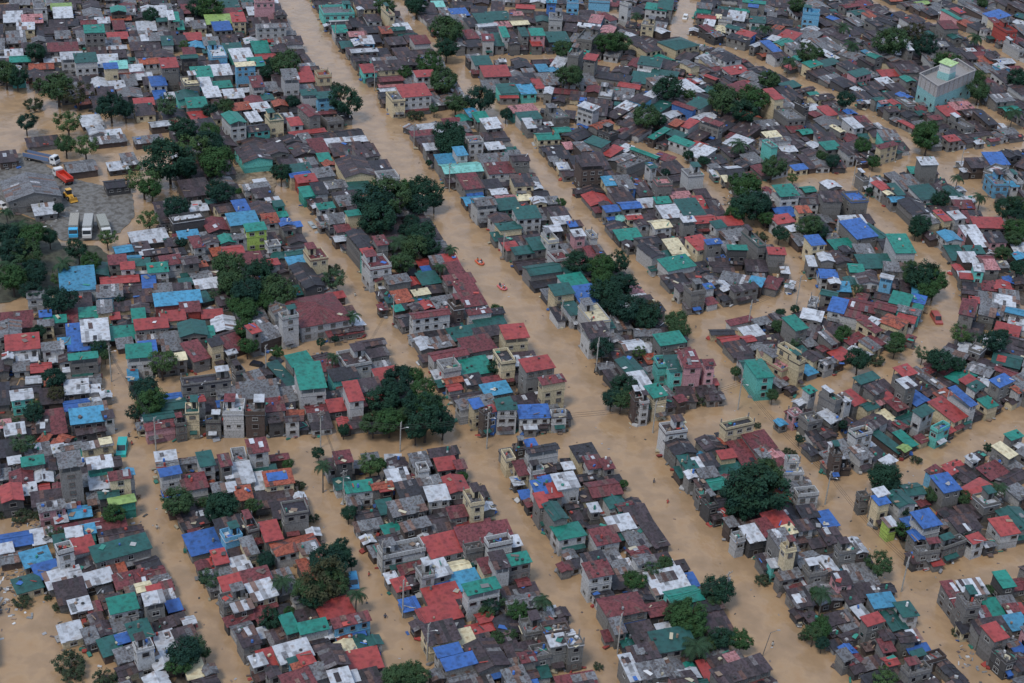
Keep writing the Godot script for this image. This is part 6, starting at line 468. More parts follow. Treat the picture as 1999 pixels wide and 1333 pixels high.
# ==================================================================== helpers
class Shape:
	var v := PackedVector3Array()
	var n := PackedVector3Array()
	var c := PackedColorArray()
	var i := PackedInt32Array()
	func quad(a: Vector3, b: Vector3, d: Vector3, e: Vector3, col: Color) -> void:
		# a b d e run clockwise seen from the front
		var nn := (d - a).cross(b - a) + (e - a).cross(d - a)
		nn = nn.normalized()
		var k := v.size()
		v.append(a); v.append(b); v.append(d); v.append(e)
		n.append(nn); n.append(nn); n.append(nn); n.append(nn)
		c.append(col); c.append(col); c.append(col); c.append(col)
		i.append(k); i.append(k + 1); i.append(k + 2)
		i.append(k); i.append(k + 2); i.append(k + 3)
	func tri(a: Vector3, b: Vector3, d: Vector3, col: Color) -> void:
		var nn := (d - a).cross(b - a).normalized()
		var k := v.size()
		v.append(a); v.append(b); v.append(d)
		n.append(nn); n.append(nn); n.append(nn)
		c.append(col); c.append(col); c.append(col)
		i.append(k); i.append(k + 1); i.append(k + 2)
	func box(t: Transform3D, s: Vector3, col: Color) -> void:
		# a box of size s centred on t
		var x := t.basis.x * s.x * 0.5
		var y := t.basis.y * s.y * 0.5
		var z := t.basis.z * s.z * 0.5
		var o := t.origin
		quad(o - x - y + z, o - x + y + z, o + x + y + z, o + x - y + z, col)
		quad(o + x - y - z, o + x + y - z, o - x + y - z, o - x - y - z, col)
		quad(o + x - y + z, o + x + y + z, o + x + y - z, o + x - y - z, col)
		quad(o - x - y - z, o - x + y - z, o - x + y + z, o - x - y + z, col)
		quad(o - x + y + z, o - x + y - z, o + x + y - z, o + x + y + z, col)
		quad(o - x - y - z, o - x - y + z, o + x - y + z, o + x - y - z, col)
	func bx(p: Vector3, s: Vector3, col: Color, turn := 0.0) -> void:
		box(Transform3D(Basis(Vector3.UP, turn), p), s, col)
	func tube(a: Vector3, b: Vector3, ra: float, rb: float, sides: int, col: Color, cap := true) -> void:
		var d := (b - a).normalized()
		var x := d.cross(Vector3(0.31, 0.2, 0.93)).normalized()
		var y := d.cross(x)
		for k in sides:
			var p := TAU * k / sides
			var q := TAU * (k + 1) / sides
			var e := x * cos(p) + y * sin(p)
			var f := x * cos(q) + y * sin(q)
			quad(a + e * ra, b + e * rb, b + f * rb, a + f * ra, col)
			if cap:
				tri(b, b + f * rb, b + e * rb, col)
	func prism(prof: Array, w: float, t: Transform3D, col: Color) -> void:
		# prof: points (z, y) in order, extruded along x by w
		var m := prof.size()
		var mid := Vector2.ZERO
		for p in prof: mid += p
		mid /= m
		for k in m:
			var p: Vector2 = prof[k]
			var q: Vector2 = prof[(k + 1) % m]
			quad(t * Vector3(-w / 2, p.y, p.x), t * Vector3(w / 2, p.y, p.x), t * Vector3(w / 2, q.y, q.x), t * Vector3(-w / 2, q.y, q.x), col)
			for s in [-1.0, 1.0]:
				tri(t * Vector3(s * w / 2, p.y, p.x), t * Vector3(s * w / 2, q.y, q.x), t * Vector3(s * w / 2, mid.y, mid.x), col)
	func put(mesh: ArrayMesh, m: Material) -> void:
		if v.is_empty():
			return
		var arr := []
		arr.resize(Mesh.ARRAY_MAX)
		arr[Mesh.ARRAY_VERTEX] = v
		arr[Mesh.ARRAY_NORMAL] = n
		arr[Mesh.ARRAY_COLOR] = c
		arr[Mesh.ARRAY_INDEX] = i
		mesh.add_surface_from_arrays(Mesh.PRIMITIVE_TRIANGLES, arr)
		mesh.surface_set_material(mesh.get_surface_count() - 1, m)
	func mesh(m: Material) -> ArrayMesh:
		var a := ArrayMesh.new()
		put(a, m)
		return a

var counts := {}
func numbered(called: String) -> String:
	var k: int = counts.get(called, 0)
	counts[called] = k + 1
	return called if k == 0 else "%s_%03d" % [called, k]

func part(called: String, mesh: Mesh, parent: Node) -> MeshInstance3D:
	var o := MeshInstance3D.new()
	o.name = called
	o.mesh = mesh
	parent.add_child(o, true)
	return o

func tag(o: Node, label: String, category: String, group := "") -> void:
	o.set_meta("label", label)
	o.set_meta("category", category)
	if group:
		o.set_meta("group", group)

func thing(called: String, at: Vector3, turn := 0.0) -> Node3D:
	var o := Node3D.new()
	o.name = numbered(called)
	add_child(o)
	o.position = at
	o.rotation.y = turn
	return o

func structure(called: String, mesh: Mesh, label := "") -> MeshInstance3D:
	var o := MeshInstance3D.new()
	o.name = called
	o.mesh = mesh
	add_child(o)
	o.set_meta("kind", "structure")
	if label:
		o.set_meta("label", label)
	return o

func stuff(called: String, mesh: Mesh, label: String, category: String) -> MeshInstance3D:
	var o := MeshInstance3D.new()
	o.name = called
	o.mesh = mesh
	add_child(o)
	o.set_meta("kind", "stuff")
	tag(o, label, category)
	return o

# where the sight line through a pixel of the photograph meets the level y
func at(px: float, py: float, y := 0.0) -> Vector3:
	var d := cam_basis * Vector3((px - 999.5) / FOCAL, -(py - 666.5) / FOCAL, -1)
	var t := (y - CAM_HEIGHT) / d.y
	return Vector3(d.x * t, y, d.z * t)

# ==================================================================== materials
var M := {}
func noise_tex(freq: float, ramp: Array, octaves := 4, seed_ := 1, size := 512, kind := FastNoiseLite.TYPE_SIMPLEX_SMOOTH) -> NoiseTexture2D:
	var f := FastNoiseLite.new()
	f.noise_type = kind
	f.seed = seed_
	f.frequency = freq
	f.fractal_octaves = octaves
	var g := Gradient.new()
	g.offsets = PackedFloat32Array(ramp.map(func(e): return e[0]))
	g.colors = PackedColorArray(ramp.map(func(e): return e[1]))
	var t := NoiseTexture2D.new()
	t.width = size
	t.height = size
	t.seamless = true
	t.noise = f
	t.color_ramp = g
	return t

func surf(tex: Texture2D, scale: Vector3, rough: float, metal := 0.0) -> StandardMaterial3D:
	var m := StandardMaterial3D.new()
	m.vertex_color_use_as_albedo = true
	m.roughness = rough
	m.metallic = metal
	if tex:
		m.albedo_texture = tex
		m.uv1_triplanar = true
		m.uv1_world_triplanar = true
		m.uv1_scale = scale
	return m

func make_materials() -> void:
	var rust := noise_tex(0.009, [[0.0, Color(0.5, 0.44, 0.42)], [0.38, Color(0.8, 0.76, 0.74)], [0.5, Color(0.97, 0.96, 0.95)], [0.62, Color(1, 1, 1)], [0.74, Color(0.84, 0.76, 0.71)], [1.0, Color(0.62, 0.5, 0.44)]], 4, 3)
	M.roof_rusty = surf(rust, Vector3(0.16, 0.16, 0.16), 0.62, 0.1)
	var paint := noise_tex(0.007, [[0.0, Color(0.66, 0.63, 0.62)], [0.3, Color(0.86, 0.85, 0.84)], [0.45, Color(0.95, 0.945, 0.94)], [0.62, Color(1, 1, 1)], [0.78, Color(0.93, 0.9, 0.88)], [1.0, Color(0.7, 0.63, 0.58)]], 4, 8)
	M.roof_paint = surf(paint, Vector3(0.13, 0.13, 0.13), 0.5)
	var stain := noise_tex(0.025, [[0.0, Color(0.55, 0.53, 0.5)], [0.35, Color(0.85, 0.84, 0.82)], [0.6, Color(1, 1, 1)], [1.0, Color(0.8, 0.77, 0.74)]], 5, 21)
	M.wall = surf(stain, Vector3(0.3, 0.09, 0.3), 0.85)
	M.plain = surf(null, Vector3.ONE, 0.7)
	M.gloss = surf(null, Vector3.ONE, 0.35)
	M.pane = surf(null, Vector3.ONE, 0.18)
	M.bark = surf(stain, Vector3(0.6, 0.2, 0.6), 0.95)
	var lf := surf(null, Vector3.ONE, 0.85)
	lf.metallic_specular = 0.15
	lf.cull_mode = BaseMaterial3D.CULL_DISABLED
	lf.backlight_enabled = true
	lf.backlight = Color(0.05, 0.07, 0.02)
	M.leaf = lf
	var mud := noise_tex(0.012, [[0.0, Color(0.6, 0.55, 0.5)], [0.42, Color(0.85, 0.82, 0.78)], [0.62, Color(1, 0.99, 0.97)], [0.75, Color(0.9, 0.86, 0.8)], [1.0, Color(0.75, 0.68, 0.6)]], 6, 31, 1024)
	M.mud = surf(mud, Vector3(0.031, 0.031, 0.031), 0.75)
	var silt := noise_tex(0.012, [[0.0, Color(0.88, 0.87, 0.85)], [0.45, Color(0.95, 0.94, 0.93)], [0.6, Color(1, 0.99, 0.97)], [1.0, Color(0.97, 0.93, 0.87)]], 5, 44)
	var wat := surf(silt, Vector3(0.02, 0.02, 0.02), 0.16)
	wat.vertex_color_use_as_albedo = false
	wat.albedo_color = Color(0.325, 0.222, 0.135).linear_to_srgb()
	wat.metallic_specular = 0.36
	var rip := FastNoiseLite.new()
	rip.seed = 5
	rip.frequency = 0.03
	rip.fractal_octaves = 4
	var rt := NoiseTexture2D.new()
	rt.width = 512
	rt.height = 512
	rt.seamless = true
	rt.as_normal_map = true
	rt.bump_strength = 3.0
	rt.noise = rip
	wat.normal_enabled = true
	wat.normal_texture = rt
	wat.normal_scale = 0.35
	M.water = wat

# real-world base colours, linear
const PAINT := {
	"t": Color(0.012, 0.175, 0.135), "T": Color(0.014, 0.078, 0.07), "r": Color(0.29, 0.045, 0.04), "R": Color(0.155, 0.04, 0.045),
	"b": Color(0.032, 0.105, 0.33), "c": Color(0.05, 0.22, 0.36), "w": Color(0.42, 0.445, 0.485), "g": Color(0.155, 0.165, 0.18),
	"d": Color(0.032, 0.031, 0.039), "n": Color(0.056, 0.041, 0.047), "o": Color(0.30, 0.08, 0.045), "p": Color(0.40, 0.19, 0.20),
	"y": Color(0.56, 0.50, 0.33), "l": Color(0.22, 0.33, 0.10), "a": Color(0.17, 0.44, 0.40)}
const WALLC := {
	"t": Color(0.05, 0.30, 0.25), "T": Color(0.03, 0.13, 0.11), "r": Color(0.34, 0.06, 0.05), "R": Color(0.2, 0.06, 0.06),
	"b": Color(0.06, 0.16, 0.42), "c": Color(0.14, 0.36, 0.55), "w": Color(0.43, 0.44, 0.455), "g": Color(0.175, 0.172, 0.17),
	"d": Color(0.065, 0.065, 0.07), "n": Color(0.085, 0.063, 0.056), "o": Color(0.5, 0.25, 0.12), "p": Color(0.48, 0.26, 0.29),
	"y": Color(0.55, 0.47, 0.32), "l": Color(0.36, 0.5, 0.12), "a": Color(0.12, 0.46, 0.42)}
const CODES := "tTrRbcwgdnopyla"

# ==================================================================== ground and water
func street_gap(p: Vector2) -> float:
	var best := 1e9
	for s in STREETS:
		var w: float = s[0] * 0.5
		for k in range(1, s.size() - 3, 2):
			var q := Geometry2D.get_closest_point_to_segment(p, Vector2(s[k], s[k + 1]), Vector2(s[k + 2], s[k + 3]))
			best = minf(best, p.distance_to(q) - w)
	return best

func build_ground() -> void:
	var w := Shape.new()
	w.quad(Vector3(-3000, 0, 800), Vector3(-3000, 0, -3500), Vector3(3000, 0, -3500), Vector3(3000, 0, 800), Color.WHITE)
	structure("water", w.mesh(M.water), "brown silty flood water filling every street")
	# yard mud just above the flood, the shade between houses put into its colour
	var polys := []
	for o in OPEN_WATER:
		var pg := PackedVector2Array()
		for k in range(0, o.size(), 2): pg.append(Vector2(o[k], o[k + 1]))
		polys.append(pg)
	var nz := FastNoiseLite.new()
	nz.seed = 12
	nz.frequency = 0.045
	var g := Shape.new()
	var step := 3.0
	var rng := RandomNumberGenerator.new()
	rng.seed = 5
	for iz in range(-300, -62):
		var z := iz * step
		var half := 40.0 + 0.30 * absf(z)
		for ix in range(int(-half / step), int(half / step)):
			var p := Vector2(ix * step, z)
			if nz.get_noise_2d(p.x, p.y) > 0.12: continue
			if street_gap(p) < 3.2: continue
			var bad := false
			for pg in polys:
				if Geometry2D.is_point_in_polygon(p, pg): bad = true
			if bad: continue
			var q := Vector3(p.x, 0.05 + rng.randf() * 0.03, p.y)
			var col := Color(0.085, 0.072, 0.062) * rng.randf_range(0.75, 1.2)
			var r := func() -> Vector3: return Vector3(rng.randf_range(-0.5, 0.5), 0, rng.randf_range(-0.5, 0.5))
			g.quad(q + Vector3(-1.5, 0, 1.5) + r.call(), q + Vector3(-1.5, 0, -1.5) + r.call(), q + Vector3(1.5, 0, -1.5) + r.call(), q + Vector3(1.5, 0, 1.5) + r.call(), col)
	structure("ground", g.mesh(M.mud), "wet mud of the yards, its colour darkened for shade between the houses")
	# the lorry yard and the bank
	for d in GROUND_PATCHES:
		var s := Shape.new()
		var ring := PackedVector2Array()
		var base := []
		for k in range(1, d.size() - 1, 2):
			var q := at(d[k], d[k + 1])
			base.append(Vector2(q.x, q.z))
		for k in base.size():      # a ragged rim
			var a: Vector2 = base[k]
			var b: Vector2 = base[(k + 1) % base.size()]
			for j in 7:
				ring.append(a.lerp(b, j / 7.0) + Vector2(rng.randf_range(-1, 1), rng.randf_range(-1, 1)) * (0.0 if j == 0 else 0.35))
		var col: Color = d[d.size() - 1]
		var tr := Geometry2D.triangulate_polygon(ring)
		if tr.is_empty(): tr = Geometry2D.triangulate_polygon(PackedVector2Array(base)); ring = PackedVector2Array(base) if tr.size() == (base.size() - 2) * 3 else ring
		for k in range(0, tr.size(), 3):
			var a := ring[tr[k]]
			var b := ring[tr[k + 1]]
			var c := ring[tr[k + 2]]
			if (b - a).cross(c - a) < 0:
				var e := b
				b = c
				c = e
			s.tri(Vector3(a.x, 0.13, a.y), Vector3(b.x, 0.13, b.y), Vector3(c.x, 0.13, c.y), col)
		for k in s.n.size(): s.n[k] = Vector3.UP
		structure(d[0], s.mesh(M.mud))

const GROUND_PATCHES := [
	["yard", 60, 300, 100, 330, 165, 355, 215, 365, 260, 380, 262, 425, 235, 455, 190, 470, 120, 470, 95, 440, 60, 425, 20, 400, 0, 395, -20, 330, 10, 300, Color(0.15, 0.15, 0.152)],
	["bank", -40, 420, 30, 415, 100, 440, 120, 480, 190, 480, 240, 520, 220, 545, 160, 560, 110, 575, 60, 570, 20, 590, -40, 600, Color(0.06, 0.065, 0.045)],
	["mud_flat", 440, 330, 480, 322, 540, 345, 535, 385, 470, 395, 445, 370, Color(0.26, 0.2, 0.14)],
]

# ==================================================================== houses
const LANDMARKS := [
	[1345, 700, "the pink three-storey corner house"], [1300, 745, "the turquoise terraced house"], [1490, 735, "the stepped teal-roofed house"],
	[1565, 725, "the cream stepped house"], [1048, 720, "the tall grey red-roofed block"], [1077, 760, "the cream windowless house"],
	[1145, 320, "the dark brown four-storey house"], [1835, 190, "the pale blue walled fortress-like building"], [480, 50, "the narrow cream tower house"],
	[470, 140, "the bright blue tall house"], [605, 590, "the big maroon-roofed hall"], [600, 710, "the paired bright teal roofs"],
	[345, 570, "the long sky-blue roof"], [338, 625, "the yellow house"], [180, 640, "the white and blue roof strips"],
	[125, 930, "the bare concrete tower"], [245, 985, "the lime-roofed green house"], [395, 1055, "the big blue tarpaulin roof"],
	[575, 1050, "the orange hipped roof"], [625, 1110, "the huge grove tree"], [1470, 960, "the huge dark mango tree"],
	[800, 800, "the tree clump at the crossroads"], [540, 930, "the blue-patched orange roof"], [935, 1145, "the white house with teal roof"],
	[905, 1285, "the twin blue roofs"], [1200, 1180, "the dark red hipped roof"], [1440, 840, "the cream flat-topped house"],
	[1805, 1015, "the bright blue-roofed villa"], [1850, 945, "the long blue-roofed block"], [1965, 1030, "the red vaulted hall"],
	[1945, 1230, "the grey red-roofed tower house"], [1755, 490, "the tall teal-roofed hall"], [1660, 400, "the mould-streaked concrete block"],
	[1572, 470, "the cream blue-roofed house"], [1455, 390, "the tree clump by the bend"], [895, 330, "the long pale aqua roof"],
	[780, 400, "the big riverside grove"], [55, 370, "the grey warehouse"], [170, 450, "the parked lorries"],
	[370, 300, "the tall grove by the yard"], [490, 560, "the grove behind the hall"], [1829, 617, "the red jeepney"],
	[80, 650, "the dark trees of the old quarter"], [1110, 1020, "the stepped green roofs"], [870, 1010, "the red-roofed row"],
	[1010, 830, "the bright blue awning shop"], [700, 250, "the round street tree"], [840, 20, "the ravine trees"], [1060, 80, "the terrace of narrow houses"],
	[1330, 85, "the dark green hipped roof"], [1450, 195, "the twin mango trees"], [1500, 190, "the red-topped tower house"],
	[1740, 80, "the leafy hollow"], [1940, 70, "the dark red gable"], [1200, 290, "the patchwork long roof"], [1230, 440, "the row of blue tarpaulins"],
	[1620, 640, "the maroon roof cluster"], [1730, 870, "the dark green shed roof"], [1900, 780, "the long rose-red roof"], [260, 190, "the houses above the creek"],
	[100, 100, "the white house with green roof"], [90, 1150, "the debris drift"], [290, 1280, "the floodside shanties"], [1700, 1260, "the laundry rooftops"],
	[1370, 1290, "the leaning street lamp"], [1560, 1130, "the long concrete wall"], [700, 1200, "the L-shaped teal roof"], [480, 1210, "the rose-roofed lane house"],
	[320, 870, "the lane crossroads"], [700, 930, "the walled garden"], [1240, 900, "the yellow corner shop"], [600, 330, "the blue and red stalls"],
	[880, 640, "the street of red gables"], [1180, 570, "the riverside blue roof"], [1000, 450, "the white two-storey green roof"]]
var landmark_at := []

const ROOF_WORD := {"t": "bright teal", "T": "dark green", "r": "bright red", "R": "maroon", "b": "royal blue", "c": "sky blue", "w": "whitish", "g": "grey", "d": "charcoal", "n": "rusty brown", "o": "orange-red", "p": "faded pink", "y": "cream", "l": "lime", "a": "pale aqua"}
const WALL_WORD := {"t": "teal", "T": "dark green", "r": "red", "R": "maroon", "b": "blue", "c": "sky-blue", "w": "white", "g": "bare concrete", "d": "blackened", "n": "plank-walled", "o": "orange", "p": "pink", "y": "cream", "l": "lime-green", "a": "turquoise"}
const SHAPE_WORD := ["gabled", "lean-to", "flat", "hipped"]

var window_mesh: ArrayMesh
var shutter_mesh: ArrayMesh
var opening_mesh: ArrayMesh
var door_mesh: ArrayMesh
var frame_meshes := []
var pane_mesh: ArrayMesh

func make_openings() -> void:
	# unit openings, 1 m wide, 1 m high, face on +z
	for k in 3:
		var f := Shape.new()
		var p := Shape.new()
		var fc: Color = [Color(0.27, 0.27, 0.265), Color(0.12, 0.09, 0.075), Color(0.15, 0.145, 0.14)][k]
		f.bx(Vector3(0, 0.5, 0.02), Vector3(1.12, 0.09, 0.09), fc)
		f.bx(Vector3(0, -0.52, 0.05), Vector3(1.2, 0.08, 0.16), fc)
		for s in [-1.0, 1.0]:
			f.bx(Vector3(s * 0.52, 0, 0.02), Vector3(0.08, 0.96, 0.09), fc)
		if k == 0:
			f.bx(Vector3(0, 0, 0.015), Vector3(0.05, 0.94, 0.06), fc)
			f.bx(Vector3(0, 0.18, 0.0155), Vector3(0.95, 0.04, 0.05), fc)
		if k == 1:
			for j in 5:
				f.box(Transform3D(Basis(Vector3.RIGHT, 0.6), Vector3(0, -0.38 + j * 0.19, 0.02)), Vector3(0.95, 0.12, 0.02), Color(0.3, 0.32, 0.31))
		p.quad(Vector3(-0.5, -0.5, 0.008), Vector3(-0.5, 0.5, 0.008), Vector3(0.5, 0.5, 0.008), Vector3(0.5, -0.5, 0.008), Color(0.012, 0.013, 0.016))
		var m := ArrayMesh.new()
		f.put(m, M.plain)
		p.put(m, M.pane)
		frame_meshes.append(f.mesh(M.plain))
		pane_mesh = p.mesh(M.pane)
		if k == 0: window_mesh = m
		elif k == 1: shutter_mesh = m
		else: opening_mesh = m
	var d := Shape.new()
	d.bx(Vector3(0, 0.5, 0.02), Vector3(0.86, 1.0, 0.05), Color(0.12, 0.08, 0.06))
	d.bx(Vector3(-0.47, 0.5, 0.03), Vector3(0.08, 1.04, 0.09), Color(0.3, 0.29, 0.28))
	d.bx(Vector3(0.47, 0.5, 0.03), Vector3(0.08, 1.04, 0.09), Color(0.3, 0.29, 0.28))
	door_mesh = d.mesh(M.plain)

func tone(c: Color, rng: RandomNumberGenerator, k: float) -> Color:
	var f := 1.0 + rng.randf_range(-k, k)
	return Color(c.r * f, c.g * f, c.b * f)

func sheet_colour(code: String, base: Color, rng: RandomNumberGenerator) -> Color:
	var q := rng.randf()
	if code == "n":
		if q < 0.13: return tone(Color(0.095, 0.052, 0.043), rng, 0.25)
		if q < 0.3: return tone(Color(0.034, 0.027, 0.03), rng, 0.25)
		if q < 0.36: return tone(Color(0.14, 0.135, 0.14), rng, 0.25)
		return tone(base, rng, 0.25)
	if code == "w":
		if q < 0.05: return tone(Color(0.16, 0.10, 0.08), rng, 0.3)
		if q < 0.14: return tone(Color(0.26, 0.27, 0.29), rng, 0.2)
		return tone(base, rng, 0.08)
	if code == "g":
		if q < 0.12: return tone(Color(0.16, 0.10, 0.08), rng, 0.3)
		if q < 0.24: return tone(Color(0.12, 0.12, 0.13), rng, 0.3)
		if q < 0.29: return tone(Color(0.4, 0.42, 0.45), rng, 0.15)
		return tone(base, rng, 0.14)
	if code == "d":
		if q < 0.15: return tone(Color(0.11, 0.075, 0.07), rng, 0.3)
		return tone(base, rng, 0.2)
	if code == "R" or code == "o" or code == "p":
		if q < 0.10: return tone(Color(0.12, 0.06, 0.055), rng, 0.2)
		return tone(base, rng, 0.12)
	return tone(base, rng, 0.06)

# one slope: lo0-lo1 is the eave from left to right seen from outside, hi0-hi1 the upper edge
func slope(s: Shape, xf: Transform3D, lo0: Vector3, lo1: Vector3, hi0: Vector3, hi1: Vector3, code: String, base: Color, rng: RandomNumberGenerator, rag: float) -> void:
	var wide := maxf(lo0.distance_to(lo1), hi0.distance_to(hi1))
	var deep := maxf(lo0.distance_to(hi0), 0.1)
	var ns := clampi(int(round(wide / 0.95)), 1, 14)
	var nj := clampi(int(round(deep / 2.4)), 1, 4)
	var up := (hi0 - lo0).cross(lo1 - lo0)
	if up.y < 0: up = -up
	up = up.normalized()
	for i in ns:
		var t0 := float(i) / ns
		var t1 := float(i + 1) / ns
		var jag := rng.randf_range(-rag, rag) / deep
		for j in nj:
			var s0 := float(j) / nj
			var s1 := float(j + 1) / nj
			if j == 0: s0 = jag
			elif j > 0: s0 -= 0.03
			var lift := up * (0.018 * j + (0.012 if i % 2 == 1 else 0.0))
			var col := sheet_colour(code, base, rng)
			var a := lo0.lerp(lo1, t0)
			var b := lo0.lerp(lo1, t1)
			var c := hi0.lerp(hi1, t0)
			var d := hi0.lerp(hi1, t1)
			s.quad(xf * (a.lerp(c, s0) + lift), xf * (a.lerp(c, s1) + lift), xf * (b.lerp(d, s1) + lift), xf * (b.lerp(d, s0) + lift), col)
	# the edge thickness under the eave
	var dn := Vector3(0, -0.1, 0)
	s.quad(xf * (lo0 + dn), xf * lo0, xf * lo1, xf * (lo1 + dn), base * 0.9)
	s.quad(xf * (hi0 + dn), xf * hi0, xf * lo0, xf * (lo0 + dn), base * 0.9)
	s.quad(xf * (lo1 + dn), xf * lo1, xf * hi1, xf * (hi1 + dn), base * 0.9)

const SHED := 0.16
func roof_height(x: float, z: float, a: float, b: float, h: float, ty: int) -> float:
	match ty:
		1: return h + SHED * (a / 2 - z)
		2: return h
		0:
			if b >= a: return h + 0.26 * (a / 2 - absf(z))
			return h + 0.26 * (b / 2 - absf(x))
		_:
			return h + 0.26 * minf(a / 2 - absf(z), b / 2 - absf(x))
	return h

func make_roof(s: Shape, xf: Transform3D, a: float, b: float, h: float, ty: int, code: String, rng: RandomNumberGenerator, cap_shape: Shape = null) -> void:
	var base: Color = tone(PAINT[code], rng, 0.14)
	var o := 0.3
	var rag := 0.14 if code in ["n", "g", "w", "d"] else 0.02
	var x := b / 2 + o
	var z := a / 2 + o
	if ty == 1:
		slope(s, xf, Vector3(-x, h - SHED * o, z), Vector3(x, h - SHED * o, z), Vector3(-x, h + SHED * (a + o), -z), Vector3(x, h + SHED * (a + o), -z), code, base, rng, rag)
	elif ty == 0:
		var along_x := b >= a
		var span := (a if along_x else b) / 2
		var rise := 0.26 * span
		var drop := 0.26 * o
		for sd in [1.0, -1.0]:
			if along_x:
				slope(s, xf, Vector3(-x * sd, h - drop, z * sd), Vector3(x * sd, h - drop, z * sd), Vector3(-x * sd, h + rise, 0), Vector3(x * sd, h + rise, 0), code, base, rng, rag)
			else:
				slope(s, xf, Vector3(x * sd, h - drop, z * sd), Vector3(x * sd, h - drop, -z * sd), Vector3(0, h + rise, z * sd), Vector3(0, h + rise, -z * sd), code, base, rng, rag)
		var cap := tone(base, rng, 0.2)
		var ridge := cap_shape if cap_shape else s
		if along_x: ridge.box(xf * Transform3D(Basis(), Vector3(0, h + rise + 0.03, 0)), Vector3(2 * x, 0.07, 0.34), cap)
		else: ridge.box(xf * Transform3D(Basis(), Vector3(0, h + rise + 0.03, 0)), Vector3(0.34, 0.07, 2 * z), cap)
	elif ty == 3:
		var rx := maxf(x - z, 0.0)
		var rz := maxf(z - x, 0.0)
		var rise := 0.26 * minf(x, z)
		var y0 := h - 0.26 * o
		var r0 := Vector3(-rx, y0 + rise, rz)
		var r1 := Vector3(rx, y0 + rise, -rz)
		var c := [Vector3(-x, y0, z), Vector3(x, y0, z), Vector3(x, y0, -z), Vector3(-x, y0, -z)]
		if x >= z:
			slope(s, xf, c[0], c[1], r0, r1, code, base, rng, 0.0)
			slope(s, xf, c[2], c[3], r1, r0, code, base, rng, 0.0)
			slope(s, xf, c[1], c[2], r1, r1, code, base, rng, 0.0)
			slope(s, xf, c[3], c[0], r0, r0, code, base, rng, 0.0)
		else:
			slope(s, xf, c[0], c[1], r0, r0, code, base, rng, 0.0)
			slope(s, xf, c[2], c[3], r1, r1, code, base, rng, 0.0)
			slope(s, xf, c[1], c[2], r0, r1, code, base, rng, 0.0)
			slope(s, xf, c[3], c[0], r1, r0, code, base, rng, 0.0)
	else:
		s.box(xf * Transform3D(Basis(), Vector3(0, h - 0.09, 0)), Vector3(b + 0.3, 0.18, a + 0.3), base)

func make_walls(s: Shape, xf: Transform3D, a: float, b: float, h: float, ty: int, wc: Color, rng: RandomNumberGenerator, loft: bool) -> void:
	var y0 := -1.2
	var x := b / 2
	var z := a / 2
	var hf := h - 0.02
	var hb := h - 0.02
	if ty == 2:
		hf = h - 0.18
		hb = hf
	var top := [hf, hf, hb, hb]
	if ty == 1: top = [h - 0.02, h - 0.02, h + SHED * a - 0.02, h + SHED * a - 0.02]
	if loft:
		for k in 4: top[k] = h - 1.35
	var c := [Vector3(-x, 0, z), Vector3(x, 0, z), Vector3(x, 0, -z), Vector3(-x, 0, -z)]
	var band := wc * (0.8 if rng.randf() < 0.5 else 1.0)
	for k in 4:
		var p: Vector3 = c[k]
		var q: Vector3 = c[(k + 1) % 4]
		var tp: float = top[k]
		var tq: float = top[(k + 1) % 4]
		# ground storey painted or bare, upper storeys
		var split := minf(minf(tp, tq) - 0.2, 1.9 if h > 3.2 else 0.5)
		s.quad(xf * Vector3(p.x, y0, p.z), xf * Vector3(p.x, split, p.z), xf * Vector3(q.x, split, q.z), xf * Vector3(q.x, y0, q.z), band)
		s.quad(xf * Vector3(p.x, split, p.z), xf * Vector3(p.x, tp, p.z), xf * Vector3(q.x, tq, q.z), xf * Vector3(q.x, split, q.z), wc)
	if h > 3.4 and rng.randf() < 0.6:   # the floor slab shows as a ledge
		s.box(xf * Transform3D(Basis(), Vector3(0, h - 2.05, 0)), Vector3(b + 0.16, 0.14, a + 0.16), wc * 0.85)
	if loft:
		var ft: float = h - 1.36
		s.quad(xf * Vector3(-x, ft, z), xf * Vector3(-x, ft, -z), xf * Vector3(x, ft, -z), xf * Vector3(x, ft, z), wc * 0.6)  # loft floor: shade under the roof put into a darker wall colour
		return
	if ty == 0:
		var rise := 0.26 * minf(a, b) / 2 - 0.03
		if b >= a:
			s.tri(xf * Vector3(x, h, z), xf * Vector3(x, h + rise, 0), xf * Vector3(x, h, -z), wc)
			s.tri(xf * Vector3(-x, h, -z), xf * Vector3(-x, h + rise, 0), xf * Vector3(-x, h, z), wc)
		else:
			s.tri(xf * Vector3(-x, h, z), xf * Vector3(0, h + rise, z), xf * Vector3(x, h, z), wc)
			s.tri(xf * Vector3(x, h, -z), xf * Vector3(0, h + rise, -z), xf * Vector3(-x, h, -z), wc)
	if ty == 2:
		var ph := rng.randf_range(0.35, 0.95)
		for k in 4:
			var p: Vector3 = c[k]
			var q: Vector3 = c[(k + 1) % 4]
			var m := (p + q) * 0.5
			var len := p.distance_to(q)
			var sz := Vector3(len + 0.16, ph, 0.16) if k % 2 == 0 else Vector3(0.16, ph, len - 0.16)
			s.box(xf * Transform3D(Basis(), Vector3(m.x, h + ph / 2, m.z)), sz, wc * 0.92)
		for k in rng.randi_range(0, 4):      # column stubs left for the next storey
			var p: Vector3 = c[k]
			s.box(xf * Transform3D(Basis(), Vector3(p.x * 0.97, h + 0.8, p.z * 0.97)), Vector3(0.22, 1.5, 0.22), Color(0.2, 0.195, 0.19))

